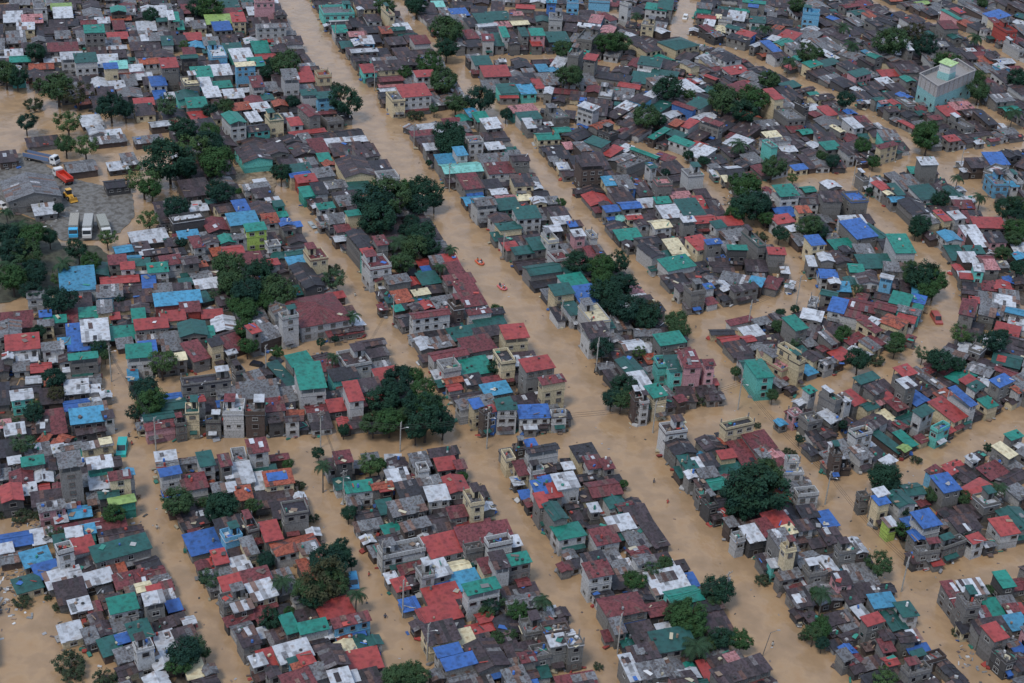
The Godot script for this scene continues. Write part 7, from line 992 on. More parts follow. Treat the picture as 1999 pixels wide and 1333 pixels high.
# where the openings of a house go: [transform, width, height, kind]
func openings(a: float, b: float, h: float, rng: RandomNumberGenerator, loft: bool) -> Array:
	var out := []
	var y := h - 1.05 - (1.35 if loft else 0.0)
	while y > 0.75:
		for side in 3:
			if rng.randf() > (0.78 if side == 0 else 0.38): continue
			var len := b if side == 0 else a
			var n := clampi(int(len / (2.1 if side == 0 else 2.9)), 1, 4)
			var w := rng.randf_range(0.8, 1.35)
			var hh := rng.randf_range(0.75, 1.05)
			var kind := 0 if rng.randf() < 0.4 else (1 if rng.randf() < 0.4 else 2)
			for k in n:
				if rng.randf() < 0.12: continue
				var off := ((k + 0.5) / n - 0.5) * len
				var t: Transform3D
				match side:
					0: t = Transform3D(Basis(), Vector3(off, y, a / 2))
					1: t = Transform3D(Basis(Vector3.UP, PI / 2), Vector3(b / 2, y, off))
					2: t = Transform3D(Basis(Vector3.UP, -PI / 2), Vector3(-b / 2, y, off))
				out.append([t, w, hh, kind])
		y -= 1.95
	return out

func roof_material(code: String) -> Material:
	return M.roof_rusty if code in ["n", "g", "d", "o", "R", "p"] else M.roof_paint

func build_houses() -> void:
	make_openings()
	for l in LANDMARKS:
		landmark_at.append(at(l[0], l[1], 3.0))
	var patches := {}
	for k in range(0, ROOF_PATCHES.size(), 6):
		if not patches.has(ROOF_PATCHES[k]): patches[ROOF_PATCHES[k]] = []
		patches[ROOF_PATCHES[k]].append(ROOF_PATCHES.slice(k + 1, k + 6))
	var far_wall := Shape.new()
	var far_rust := Shape.new()
	var far_paint := Shape.new()
	var far_pane := Shape.new()
	var labelled := {}
	var rng := RandomNumberGenerator.new()
	for r in HOUSES.size() / 10:
		var k := r * 10
		rng.seed = 1000 + r
		var pos := Vector3(HOUSES[k] * 0.1, 0, HOUSES[k + 1] * 0.1)
		var a: float = HOUSES[k + 2] * 0.1
		var b: float = HOUSES[k + 3] * 0.1
		var turn := deg_to_rad(HOUSES[k + 4])
		var h: float = HOUSES[k + 5] * 0.1
		var code: String = CODES[HOUSES[k + 6]]
		var ty: int = HOUSES[k + 7]
		var wcode: String = CODES[HOUSES[k + 8]]
		var kind: int = HOUSES[k + 9]
		var wc: Color = tone(WALLC[wcode], rng, 0.15)
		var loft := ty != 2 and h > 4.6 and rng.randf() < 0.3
		if kind >= 3:
			var xf := Transform3D(Basis(Vector3.UP, turn), pos)
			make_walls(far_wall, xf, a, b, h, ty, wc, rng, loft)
			make_roof(far_rust if code in ["n", "g", "d", "o", "R", "p"] else far_paint, xf, a, b, h, ty, code, rng)
			if loft: posts(far_wall, xf, a, b, h, ty)
			for o in openings(a, b, h, rng, loft):
				var t: Transform3D = xf * o[0]
				var dx: Vector3 = t.basis.x * o[1] * 0.5
				var dy: Vector3 = t.basis.y * o[2] * 0.5
				var c := t.origin + t.basis.z * 0.03
				far_pane.quad(c - dx - dy, c - dx + dy, c + dx + dy, c + dx - dy, Color(0.014, 0.015, 0.018))
				far_wall.box(Transform3D(t.basis, t.origin - dy * 1.08 + t.basis.z * 0.06), Vector3(o[1] * 1.2, 0.1, 0.14), Color(0.17, 0.17, 0.165))
			add_surfaces(pos, turn, a, b, h, ty)
			continue
		var called: String = ["concrete_building", "house", "shanty"][kind]
		var root := thing(called, pos, turn)
		var sw := Shape.new()
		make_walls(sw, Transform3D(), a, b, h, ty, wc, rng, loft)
		part("wall", sw.mesh(M.wall), root)
		var sr := Shape.new()
		var sc := Shape.new()
		make_roof(sr, Transform3D(), a, b, h, ty, code, rng, sc)
		var rf := part("roof", sr.mesh(roof_material(code)), root)
		if not sc.v.is_empty(): part("ridge_cap", sc.mesh(roof_material(code)), rf)
		if loft:
			for q in post_spots(a, b):
				var sp := Shape.new()
				var yt := roof_height(q.x, q.y, a, b, h, ty)
				sp.bx(Vector3(q.x, (h - 1.36 + yt) / 2, q.y), Vector3(0.18, yt - h + 1.33, 0.18), wc)
				part("post", sp.mesh(M.wall), root)
		for o in openings(a, b, h, rng, loft):
			var t: Transform3D = o[0]
			var wn := part("window", frame_meshes[o[3]] if r < 260 else [window_mesh, shutter_mesh, opening_mesh][o[3]], root)
			if r < 260: part("pane", pane_mesh, wn)
			wn.transform = Transform3D(t.basis.scaled_local(Vector3(o[1], o[2], 1)), t.origin)
		if h > 2.0 and h < 3.3 and rng.randf() < 0.7:
			var dr := part("door", door_mesh, root)
			dr.transform = Transform3D(Basis().scaled(Vector3(1, 1.5, 1)), Vector3(rng.randf_range(-0.3, 0.3) * b, -0.2, a / 2 + 0.005))
		# loose sheets nailed over the roof
		var loose := []
		for p in patches.get(r, []):
			loose.append([p[1] * 0.1, -p[0] * 0.1, p[2] * 0.1, p[3] * 0.1, CODES[p[4]], 0.0])
		if code in ["n", "g", "d", "w", "R"] and ty != 2:
			for q in rng.randi_range(-2, 2):
				loose.append([rng.randf_range(-0.4, 0.4) * b, rng.randf_range(-0.4, 0.4) * a, rng.randf_range(1.0, 2.4), rng.randf_range(0.7, 1.1), ["w", "g", "n", "g", "d", "g", "w"][rng.randi() % 7], rng.randf_range(-0.12, 0.12)])
		var lift := 0.1
		for l in loose:
			var sp := Shape.new()
			loose_sheet(sp, l, a, b, h, ty, lift, rng)
			lift += 0.025
			part("roof_sheet", sp.mesh(roof_material(l[4])), root)
		# a small sheet awning over the front of the ground storey
		if h > 3.3 and rng.randf() < 0.45:
			var sa := Shape.new()
			var ac: String = ["n", "g", "w", "T", "R", "b", "n", "g"][rng.randi() % 8]
			var aw := b * rng.randf_range(0.5, 0.95)
			var ax := rng.randf_range(-0.5, 0.5) * (b - aw)
			slope(sa, Transform3D(), Vector3(ax - aw / 2, 1.75, a / 2 + 1.1), Vector3(ax + aw / 2, 1.75, a / 2 + 1.1), Vector3(ax - aw / 2, 2.1, a / 2), Vector3(ax + aw / 2, 2.1, a / 2), ac, PAINT[ac], rng, 0.08)
			part("awning", sa.mesh(roof_material(ac)), root)
		if ty == 2 and rng.randf() < 0.6:
			add_roof_room(root, a, b, h, wc, rng)
		add_surfaces(pos, turn, a, b, h, ty)
		# what it is called
		var storeys: String = "single-storey" if h < 3.1 else "two-storey" if h < 5.1 else "three-storey" if h < 7.9 else "four-storey"
		var best := landmark_near(pos)
		var noun: String = ["building", "house", "shanty"][kind]
		var start := "%s %s %s" % [storeys, WALL_WORD[wcode], noun]
		if kind == 2: start = "low %s %s" % [WALL_WORD[wcode], noun]
		start += ", %s %s roof" % [ROOF_WORD[code], SHAPE_WORD[ty]]
		var key := start + str(best)
		if not labelled.has(key): labelled[key] = []
		labelled[key].append([landmark_at[best].distance_to(pos), root, start, LANDMARKS[best][2], noun])
	name_by_place(labelled, ["concrete buildings of the flooded blocks", "houses of the flooded blocks", "shanties squeezed between the houses"], ["building", "house", "shanty"])
	infill(far_wall, far_rust, far_paint, far_pane)
	var mass := ArrayMesh.new()
	far_wall.put(mass, M.wall)
	far_rust.put(mass, M.roof_rusty)
	far_paint.put(mass, M.roof_paint)
	far_pane.put(mass, M.pane)
	stuff("packed_dwellings", mass, "mass of small rusty-roofed dwellings packed between and behind the larger houses", "dwellings")

# things that look alike are told apart by their order from the nearest landmark
const ORDINAL := ["first", "second", "third", "fourth", "fifth", "sixth", "seventh", "eighth", "ninth", "tenth", "eleventh", "twelfth"]
func name_by_place(labelled: Dictionary, groups: Array, nouns: Array) -> void:
	for key in labelled:
		var list: Array = labelled[key]
		list.sort_custom(func(p, q): return p[0] < q[0])
		for j in list.size():
			var e: Array = list[j]
			var rel: String = ", beside " if e[0] < 9 else ", near "
			if list.size() > 1: rel = ", %s from " % ORDINAL[mini(j, 11)]
			tag(e[1], e[2] + rel + e[3], e[4], groups[nouns.find(e[4])])

func landmark_near(p: Vector3) -> int:
	var best := 0
	for q in landmark_at.size():
		if landmark_at[q].distance_squared_to(p) < landmark_at[best].distance_squared_to(p): best = q
	return best

# the low sheds that close the gaps between the houses
func infill(fw: Shape, fr: Shape, fp: Shape, fg: Shape) -> void:
	var x0 := -300.0
	var z0 := -880.0
	var nx := 1200
	var nz := 1440
	var occ := PackedByteArray()
	occ.resize(nx * nz)
	var mark := func(pos: Vector3, turn: float, a: float, b: float, grow: float) -> void:
		var bs := Basis(Vector3.UP, turn)
		var ia := int(ceil((a + grow) * 2))
		var ib := int(ceil((b + grow) * 2))
		for i in ia + 1:
			for j in ib + 1:
				var p := pos + bs * Vector3((float(j) / ib - 0.5) * (b + grow), 0, (float(i) / ia - 0.5) * (a + grow))
				var cx := int((p.x - x0) * 2)
				var cz := int((p.z - z0) * 2)
				if cx >= 0 and cz >= 0 and cx < nx and cz < nz: occ[cx + nx * cz] = 1
	for e in surfaces: mark.call(e[0], e[1], e[2], e[3], 0.1)
	for r in TREES.size() / 5:
		mark.call(Vector3(TREES[r * 5] * 0.1, 0, TREES[r * 5 + 1] * 0.1), 0.0, 1.2, 1.2, 0.0)
	var polys := []
	for o in OPEN_WATER:
		var pg := PackedVector2Array()
		for k in range(0, o.size(), 2): pg.append(Vector2(o[k], o[k + 1]))
		polys.append(pg)
	var rng := RandomNumberGenerator.new()
	rng.seed = 4242
	for t in 38000:
		var z := -200.0 - 630.0 * rng.randf()
		var x := rng.randf_range(-1, 1) * (20.0 + 0.29 * -z)
		var cx := int((x - x0) * 2)
		var cz := int((z - z0) * 2)
		if occ[cx + nx * cz]: continue
		var small := t > 22000
		var a := rng.randf_range(1.5, 2.6) if small else rng.randf_range(2.6, 4.4)
		var b := rng.randf_range(1.5, 2.8) if small else rng.randf_range(2.4, 4.2)
		# the direction of the nearest street
		var p := Vector2(x, z)
		var best := 1e9
		var dir := Vector2.RIGHT
		for s in STREETS:
			for k in range(1, s.size() - 3, 2):
				var u := Vector2(s[k], s[k + 1])
				var v := Vector2(s[k + 2], s[k + 3])
				var d: float = p.distance_to(Geometry2D.get_closest_point_to_segment(p, u, v)) - s[0] * 0.5
				if d < best:
					best = d
					dir = v - u
		if best < maxf(a, b) * 0.5 + 0.1: continue
		var bad := false
		for pg in polys:
			if Geometry2D.is_point_in_polygon(p, pg): bad = true
		if bad: continue
		var turn := atan2(dir.x, dir.y) + rng.randf_range(-0.1, 0.1)
		while turn > PI / 4: turn -= PI / 2
		while turn < -PI / 4: turn += PI / 2
		var pos := Vector3(x, 0, z)
		var bs := Basis(Vector3.UP, turn)
		for i in 5:
			for j in 5:
				var q := pos + bs * Vector3((j / 4.0 - 0.5) * (b - 0.5), 0, (i / 4.0 - 0.5) * (a - 0.5))
				if occ[int((q.x - x0) * 2) + nx * int((q.z - z0) * 2)]: bad = true
		if bad: continue
		mark.call(pos, turn, a, b, 0.0)
		var h := rng.randf_range(1.2, 1.9)
		var code: String = "nnnddddwRTnngdod"[rng.randi() % 16]  # mostly dark roof colours, standing in for shade and clutter in the gaps
		var xf := Transform3D(bs, pos)
		var ty := 1 if rng.randf() < 0.85 else 0
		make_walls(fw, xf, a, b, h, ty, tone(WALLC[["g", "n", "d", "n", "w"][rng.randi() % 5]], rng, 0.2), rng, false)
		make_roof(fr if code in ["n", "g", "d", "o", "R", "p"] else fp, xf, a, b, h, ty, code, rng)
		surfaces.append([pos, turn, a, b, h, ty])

func loose_sheet(sp: Shape, l: Array, a: float, b: float, h: float, ty: int, lift: float, rng: RandomNumberGenerator) -> void:
	var cx: float = l[0]
	var cz: float = l[1]
	var dz: float = l[2]
	var dx: float = l[3]
	var c: Color = tone(PAINT[l[4]], rng, 0.15)
	var y := func(x: float, z: float) -> float: return roof_height(clampf(x, -b / 2, b / 2), clampf(z, -a / 2, a / 2), a, b, h, ty) + lift
	var e := Basis(Vector3.UP, l[5])
	var q := []
	for s in [Vector3(-dx / 2, 0, dz / 2), Vector3(-dx / 2, 0, -dz / 2), Vector3(dx / 2, 0, -dz / 2), Vector3(dx / 2, 0, dz / 2)]:
		var p: Vector3 = e * s + Vector3(cx, 0, cz)
		q.append(Vector3(p.x, y.call(p.x, p.z), p.z))
	var n := maxi(1, int(dx / 0.9))
	for k in n:
		var t0 := float(k) / n
		var t1 := float(k + 1) / n
		sp.quad(q[0].lerp(q[3], t0), q[1].lerp(q[2], t0), q[1].lerp(q[2], t1), q[0].lerp(q[3], t1), sheet_colour(l[4], c, rng))
	var dn := Vector3(0, -0.05, 0)
	sp.quad(q[0] + dn, q[0], q[3], q[3] + dn, c)
	sp.quad(q[1] + dn, q[1], q[0], q[0] + dn, c)
	sp.quad(q[3] + dn, q[3], q[2], q[2] + dn, c)

func post_spots(a: float, b: float) -> Array:
	var x := b / 2 - 0.12
	var z := a / 2 - 0.12
	return [Vector2(-x, z), Vector2(x, z), Vector2(x, -z), Vector2(-x, -z), Vector2(0, z), Vector2(x, 0)]

func posts(s: Shape, xf: Transform3D, a: float, b: float, h: float, ty: int) -> void:
	for q in post_spots(a, b):
		var yt := roof_height(q.x, q.y, a, b, h, ty)
		s.box(xf * Transform3D(Basis(), Vector3(q.x, (h - 1.36 + yt) / 2, q.y)), Vector3(0.18, yt - h + 1.33, 0.18), Color(0.22, 0.21, 0.2))

func add_roof_room(root: Node3D, a: float, b: float, h: float, wc: Color, rng: RandomNumberGenerator) -> void:
	# a stair house or a lean-to on the roof slab
	var s := Shape.new()
	var w := minf(b * 0.45, 2.6)
	var d := minf(a * 0.45, 2.8)
	var c := Vector3((b / 2 - w / 2 - 0.3) * (1 if rng.randf() < 0.5 else -1), h, -(a / 2 - d / 2 - 0.3))
	s.bx(c + Vector3(0, 1.0, 0), Vector3(w, 2.0, d), wc)
	s.quad(c + Vector3(-0.4, 0.05, d / 2 + 0.02), c + Vector3(-0.4, 1.7, d / 2 + 0.02), c + Vector3(0.4, 1.7, d / 2 + 0.02), c + Vector3(0.4, 0.05, d / 2 + 0.02), Color(0.02, 0.02, 0.02))
	part("stair_house", s.mesh(M.wall), root)
	var r := Shape.new()
	var code: String = ["n", "g", "w", "T", "R"][rng.randi() % 5]
	slope(r, Transform3D(Basis(), c + Vector3(0, 2.0, 0)), Vector3(-w / 2 - 0.25, 0.02, d / 2 + 0.5), Vector3(w / 2 + 0.25, 0.02, d / 2 + 0.5), Vector3(-w / 2 - 0.25, 0.35, -d / 2 - 0.2), Vector3(w / 2 + 0.25, 0.35, -d / 2 - 0.2), code, PAINT[code], rng, 0.05)
	part("stair_roof", r.mesh(roof_material(code)), root)

var surfaces := []
func add_surfaces(pos: Vector3, turn: float, a: float, b: float, h: float, ty: int) -> void:
	surfaces.append([pos, turn, a, b, h, ty])

# the pale blue walled building with a white rooftop tower
func build_fortress() -> void:
	var f := at(1820, 223)
	var l := at(1785, 198)
	var r := at(1893, 191)
	var bk := l + r - f
	var t := thing("walled_building", f)
	tag(t, "big pale blue walled building with grey upper walls and white tower", "building")
	var c := [Vector3.ZERO, r - f, bk - f, l - f]
	var blue := Color(0.24, 0.47, 0.48)
	var grey := Color(0.40, 0.385, 0.385)
	var lower := Shape.new()
	var upper := Shape.new()
	var y1 := 6.2
	var y2 := 10.4
	for k in 4:
		var p: Vector3 = c[k]
		var q: Vector3 = c[(k + 1) % 4]
		var u := Vector3.UP
		lower.quad(p - u * 1.2, p + u * y1, q + u * y1, q - u * 1.2, blue)
		upper.quad(p + u * y1, p + u * y2, q + u * y2, q + u * y1, grey)
		var m := (p + q) * 0.5
		var tf := Transform3D(Basis.looking_at((q - p).normalized()), m + u * (y2 + 0.1))
		upper.box(tf, Vector3(0.5, 0.3, p.distance_to(q) + 0.5), grey * 0.8)
		var n := int(p.distance_to(q) / 3.0)
		for j in n:
			var s := (j + 0.5) / n
			upper.box(Transform3D(tf.basis, p.lerp(q, s) + u * (y1 + 2.0)), Vector3(0.4, 4.0, 0.35), grey * 0.85)
	lower.quad(c[0] + Vector3.UP * y2 * 0.86, c[3] + Vector3.UP * y2 * 0.86, c[2] + Vector3.UP * y2 * 0.86, c[1] + Vector3.UP * y2 * 0.86, grey * 0.7)
	part("lower_wall", lower.mesh(M.wall), t)
	part("upper_wall", upper.mesh(M.wall), t)
	for w in [[0, 1, 5], [3, 0, 3]]:
		var p: Vector3 = c[w[0]]
		var q: Vector3 = c[w[1]]
		var zz := (q - p).cross(Vector3.UP).normalized()
		if zz.z < 0: zz = -zz
		for j in w[2]:
			var o := part("window", opening_mesh, t)
			o.transform = Transform3D(Basis(Vector3.UP.cross(zz), Vector3.UP, zz), p.lerp(q, (j + 0.5) / w[2]) + Vector3(0, 2.6 + (j % 2) * 0.7, 0))
	var tc := c[0].lerp(c[2], 0.42) as Vector3
	var tw := Shape.new()
	var turn := atan2((c[1] as Vector3).x, (c[1] as Vector3).z) - PI / 2
	tw.bx(tc + Vector3(0, 10.0, 0), Vector3(4.6, 3.0, 4.6), blue * 1.05, turn)
	tw.bx(tc + Vector3(0, 13.0, 0), Vector3(4.3, 3.2, 4.3), Color(0.6, 0.62, 0.62), turn)
	part("tower", tw.mesh(M.wall), t)
	var rf := Shape.new()
	rf.box(Transform3D(Basis(Vector3.UP, turn).rotated(Vector3.RIGHT, 0.12), tc + Vector3(0, 14.8, 0)), Vector3(5.2, 0.14, 5.2), Color(0.36, 0.52, 0.22))
	part("tower_roof", rf.mesh(M.roof_paint), t)

# ==================================================================== trees
func crown_shape(seed_: int, clumps: int, leaves: int, size: float, flat: float) -> Shape:
	# leaf-sized faces grouped in clumps through an uneven ellipsoid of radius 1
	var rng := RandomNumberGenerator.new()
	rng.seed = seed_
	var s := Shape.new()
	var lobes := []
	for k in 6:
		lobes.append([Vector3(rng.randf_range(-1, 1), rng.randf_range(-0.3, 1), rng.randf_range(-1, 1)).normalized(), rng.randf_range(0.05, 0.3)])
	for k in clumps:
		var d := Vector3(rng.randfn(), rng.randfn() * 0.9 + 0.25, rng.randfn()).normalized()
		var r := 0.72
		for l in lobes: r += l[1] * maxf(0, d.dot(l[0])) ** 3
		r *= rng.randf_range(0.55, 1.0) if rng.randf() < 0.5 else rng.randf_range(0.85, 1.02)
		var c := Vector3(d.x * r, d.y * r * flat, d.z * r)
		var cr := rng.randf_range(0.13, 0.25)
		var tint := rng.randf_range(0.65, 1.35)
		var warm := rng.randf_range(-0.12, 0.2)
		for j in leaves:
			var e := Vector3(rng.randfn(), rng.randfn(), rng.randfn()).normalized()
			var p := c + e * cr * sqrt(rng.randf())
			var nn := (e + d * 0.6 + Vector3(0, 0.7, 0) + Vector3(rng.randfn(), rng.randfn(), rng.randfn()) * 0.35).normalized()
			var x := nn.cross(Vector3(rng.randfn(), rng.randfn(), rng.randfn())).normalized()
			var y := nn.cross(x)
			var w := size * rng.randf_range(0.6, 1.25)
			var t := tint * rng.randf_range(0.8, 1.2)
			var col := Color(t * (1 + warm), t, t * (1 - warm * 0.6))
			s.quad(p - x * w, p + y * w * 0.5, p + x * w, p - y * w * 0.5, col)
	return s

func trunk_mesh(seed_: int, height: float) -> ArrayMesh:
	var rng := RandomNumberGenerator.new()
	rng.seed = seed_
	var s := Shape.new()
	var col := Color(0.09, 0.07, 0.055)
	var fork := Vector3(rng.randf_range(-0.2, 0.2), height * 0.5, rng.randf_range(-0.2, 0.2))
	s.tube(Vector3(0, -1.2, 0), fork, 0.3, 0.22, 7, col)
	for k in 6:
		var an := TAU * k / 6.0 + rng.randf() * 0.6
		var mid := fork + Vector3(cos(an) * 0.16, 0.18, sin(an) * 0.16) * height
		var tip := mid + Vector3(cos(an) * 0.22, 0.25 + rng.randf() * 0.2, sin(an) * 0.22) * height
		s.tube(fork, mid, 0.15, 0.1, 5, col)
		s.tube(mid, tip, 0.1, 0.03, 4, col)
	return s.mesh(M.bark)

func palm_crown(seed_: int) -> Shape:
	var rng := RandomNumberGenerator.new()
	rng.seed = seed_
	var s := Shape.new()
	for k in 17:
		var an := TAU * k / 17.0 * 2.0 + rng.randf() * 0.5
		var el := rng.randf_range(-0.1, 1.0)
		var dir := Vector3(cos(an), 0, sin(an))
		var side := Vector3(-sin(an), 0, cos(an))
		var p := Vector3.ZERO
		var prev := p
		for j in 11:
			var t := j / 10.0
			var slope_ := el - t * 1.7
			p = prev + (dir * cos(slope_) + Vector3(0, sin(slope_), 0)) * 0.125
			var len := 0.3 * sin(PI * minf(1.0, 0.18 + t * 0.85)) + 0.04
			var c := Color(1, 1, 1) * rng.randf_range(0.6, 1.35)
			c.r *= 1.1
			for sd in [-1.0, 1.0]:
				var tip: Vector3 = (prev + p) * 0.5 + side * sd * len + dir * 0.1 + Vector3(0, -0.3 * len - 0.02, 0)
				s.tri(prev, tip, p, c)
				var tip2: Vector3 = prev + side * sd * len * 0.95 + dir * 0.03 + Vector3(0, -0.4 * len, 0)
				s.tri(prev - (p - prev) * 0.4, tip2, prev, c * 0.85)
			prev = p
	return s

func build_trees() -> void:
	var dense := []
	var light := []
	for k in 5:
		dense.append(crown_shape(100 + k, 110, 52, 0.062, 0.85))
	for k in 3:
		light.append(crown_shape(140 + k, 64, 46, 0.06, 0.8))
	var bush := [crown_shape(160, 40, 44, 0.075, 0.5), crown_shape(161, 36, 44, 0.075, 0.55)]
	var palms := [palm_crown(170), palm_crown(171), palm_crown(172)]
	# tint of each kind: dense dark, brownish, light, palm, flooded bush
	var tints := [[Color(0.019, 0.048, 0.032), Color(0.034, 0.075, 0.03), Color(0.017, 0.043, 0.033), Color(0.04, 0.074, 0.036)], [Color(0.05, 0.054, 0.03)], [Color(0.055, 0.098, 0.04), Color(0.046, 0.085, 0.048)], [Color(0.03, 0.06, 0.034)], [Color(0.045, 0.062, 0.038)]]
	var mats := []
	for l in tints:
		var row := []
		for c in l:
			var m: StandardMaterial3D = M.leaf.duplicate()
			m.albedo_color = (c as Color).linear_to_srgb()
			row.append(m)
		mats.append(row)
	var mesh_of := {}
	var trunks := []
	for k in 4: trunks.append(trunk_mesh(200 + k, 4.0))
	var rng := RandomNumberGenerator.new()
	var used := {}
	for r in TREES.size() / 5:
		rng.seed = 700 + r
		var k := r * 5
		var x: float = TREES[k] * 0.1
		var z: float = TREES[k + 1] * 0.1
		var rad: float = TREES[k + 2] * 0.1
		var hc: float = TREES[k + 3] * 0.1
		var kind: int = TREES[k + 4]
		var lib: Array = dense if kind == 0 else light if kind == 2 or kind == 1 else palms if kind == 3 else bush
		var vi := rng.randi() % lib.size()
		var mi: int = rng.randi() % mats[kind].size()
		var key := "%d_%d_%d" % [kind, vi, mi]
		if not mesh_of.has(key): mesh_of[key] = lib[vi].mesh(mats[kind][mi])
		var called: String = ["broadleaf_tree", "broadleaf_tree", "broadleaf_tree", "coconut_palm", "flooded_shrub"][kind]
		var t := thing(called, Vector3(x, 0, z), rng.randf() * TAU)
		var cr := part("crown", mesh_of[key], t)
		var sq := rng.randf_range(0.85, 1.0)
		if kind == 3:
			cr.transform = Transform3D(Basis().scaled(Vector3.ONE * rad * 0.95), Vector3(0.35, hc, 0))
			var s := Shape.new()
			s.tube(Vector3(0, -1.2, 0), Vector3(0.1, hc * 0.5, 0), 0.2, 0.16, 7, Color(0.16, 0.14, 0.12))
			s.tube(Vector3(0.1, hc * 0.5, 0), Vector3(0.35, hc, 0), 0.16, 0.13, 7, Color(0.16, 0.14, 0.12))
			part("trunk", s.mesh(M.bark), t)
		else:
			cr.transform = Transform3D(Basis().scaled(Vector3(rad * 1.03, rad * sq * 1.03, rad * 1.03)), Vector3(0, hc, 0))
			var tk := part("trunk", trunks[rng.randi() % 4], t)
			var ts := clampf(rad / 4.0, 0.35, 1.6)
			tk.transform = Transform3D(Basis().scaled(Vector3(ts, maxf(0.3, hc / 4.2), ts)), Vector3.ZERO)
		var best := landmark_near(t.position)
		var size_word: String = "huge" if rad > 6.5 else "large" if rad > 4.0 else "medium-sized" if rad > 2.4 else "small"
		var look: String = ["dark dense broadleaf tree", "brownish broadleaf tree", "light green open tree", "coconut palm", "sparse shrub in flood water"][kind]
		var lab: String = "%s %s" % [size_word, look]
		var lk := lab + str(best)
		if not used.has(lk): used[lk] = []
		used[lk].append([landmark_at[best].distance_to(t.position), t, lab, LANDMARKS[best][2], ["tree", "tree", "tree", "palm", "shrub"][kind]])
	name_by_place(used, ["trees standing among the flooded houses", "coconut palms among the houses", "shrubs standing in the flood"], ["tree", "palm", "shrub"])

# ==================================================================== poles and wires
const POLES := [[626, 874, 9], [781, 882, 7], [950, 876, 9], [1274, 845, 8], [1205, 1276, 9], [834, 1290, 8], [786, 1206, 8.5], [746, 1124, 8], [1759, 1155, 8],
	[218, 745, 9], [768, 633, 8], [643, 463, 8.5], [1163, 727, 9], [1095, 640, 7.5], [877, 375, 9], [982, 505, 7], [808, 290, 8], [1664, 362, 8], [1873, 332, 7],
	[1554, 597, 8.5], [655, 88, 8], [731, 178, 8.5], [305, 880, 8], [670, 985, 8], [1412, 1185, 8], [1610, 985, 8], [1440, 800, 8], [520, 735, 8], [1460, 640, 7.5], [1831, 40, 7.5]]
const WIRES := [[0, 1], [1, 2], [0, 22], [2, 3], [4, 24], [5, 6], [6, 7], [10, 11], [12, 13], [13, 15], [14, 15], [14, 16], [20, 21], [21, 16], [9, 22], [23, 7], [0, 23], [8, 25], [25, 26], [3, 26], [12, 3], [19, 28], [10, 0]]

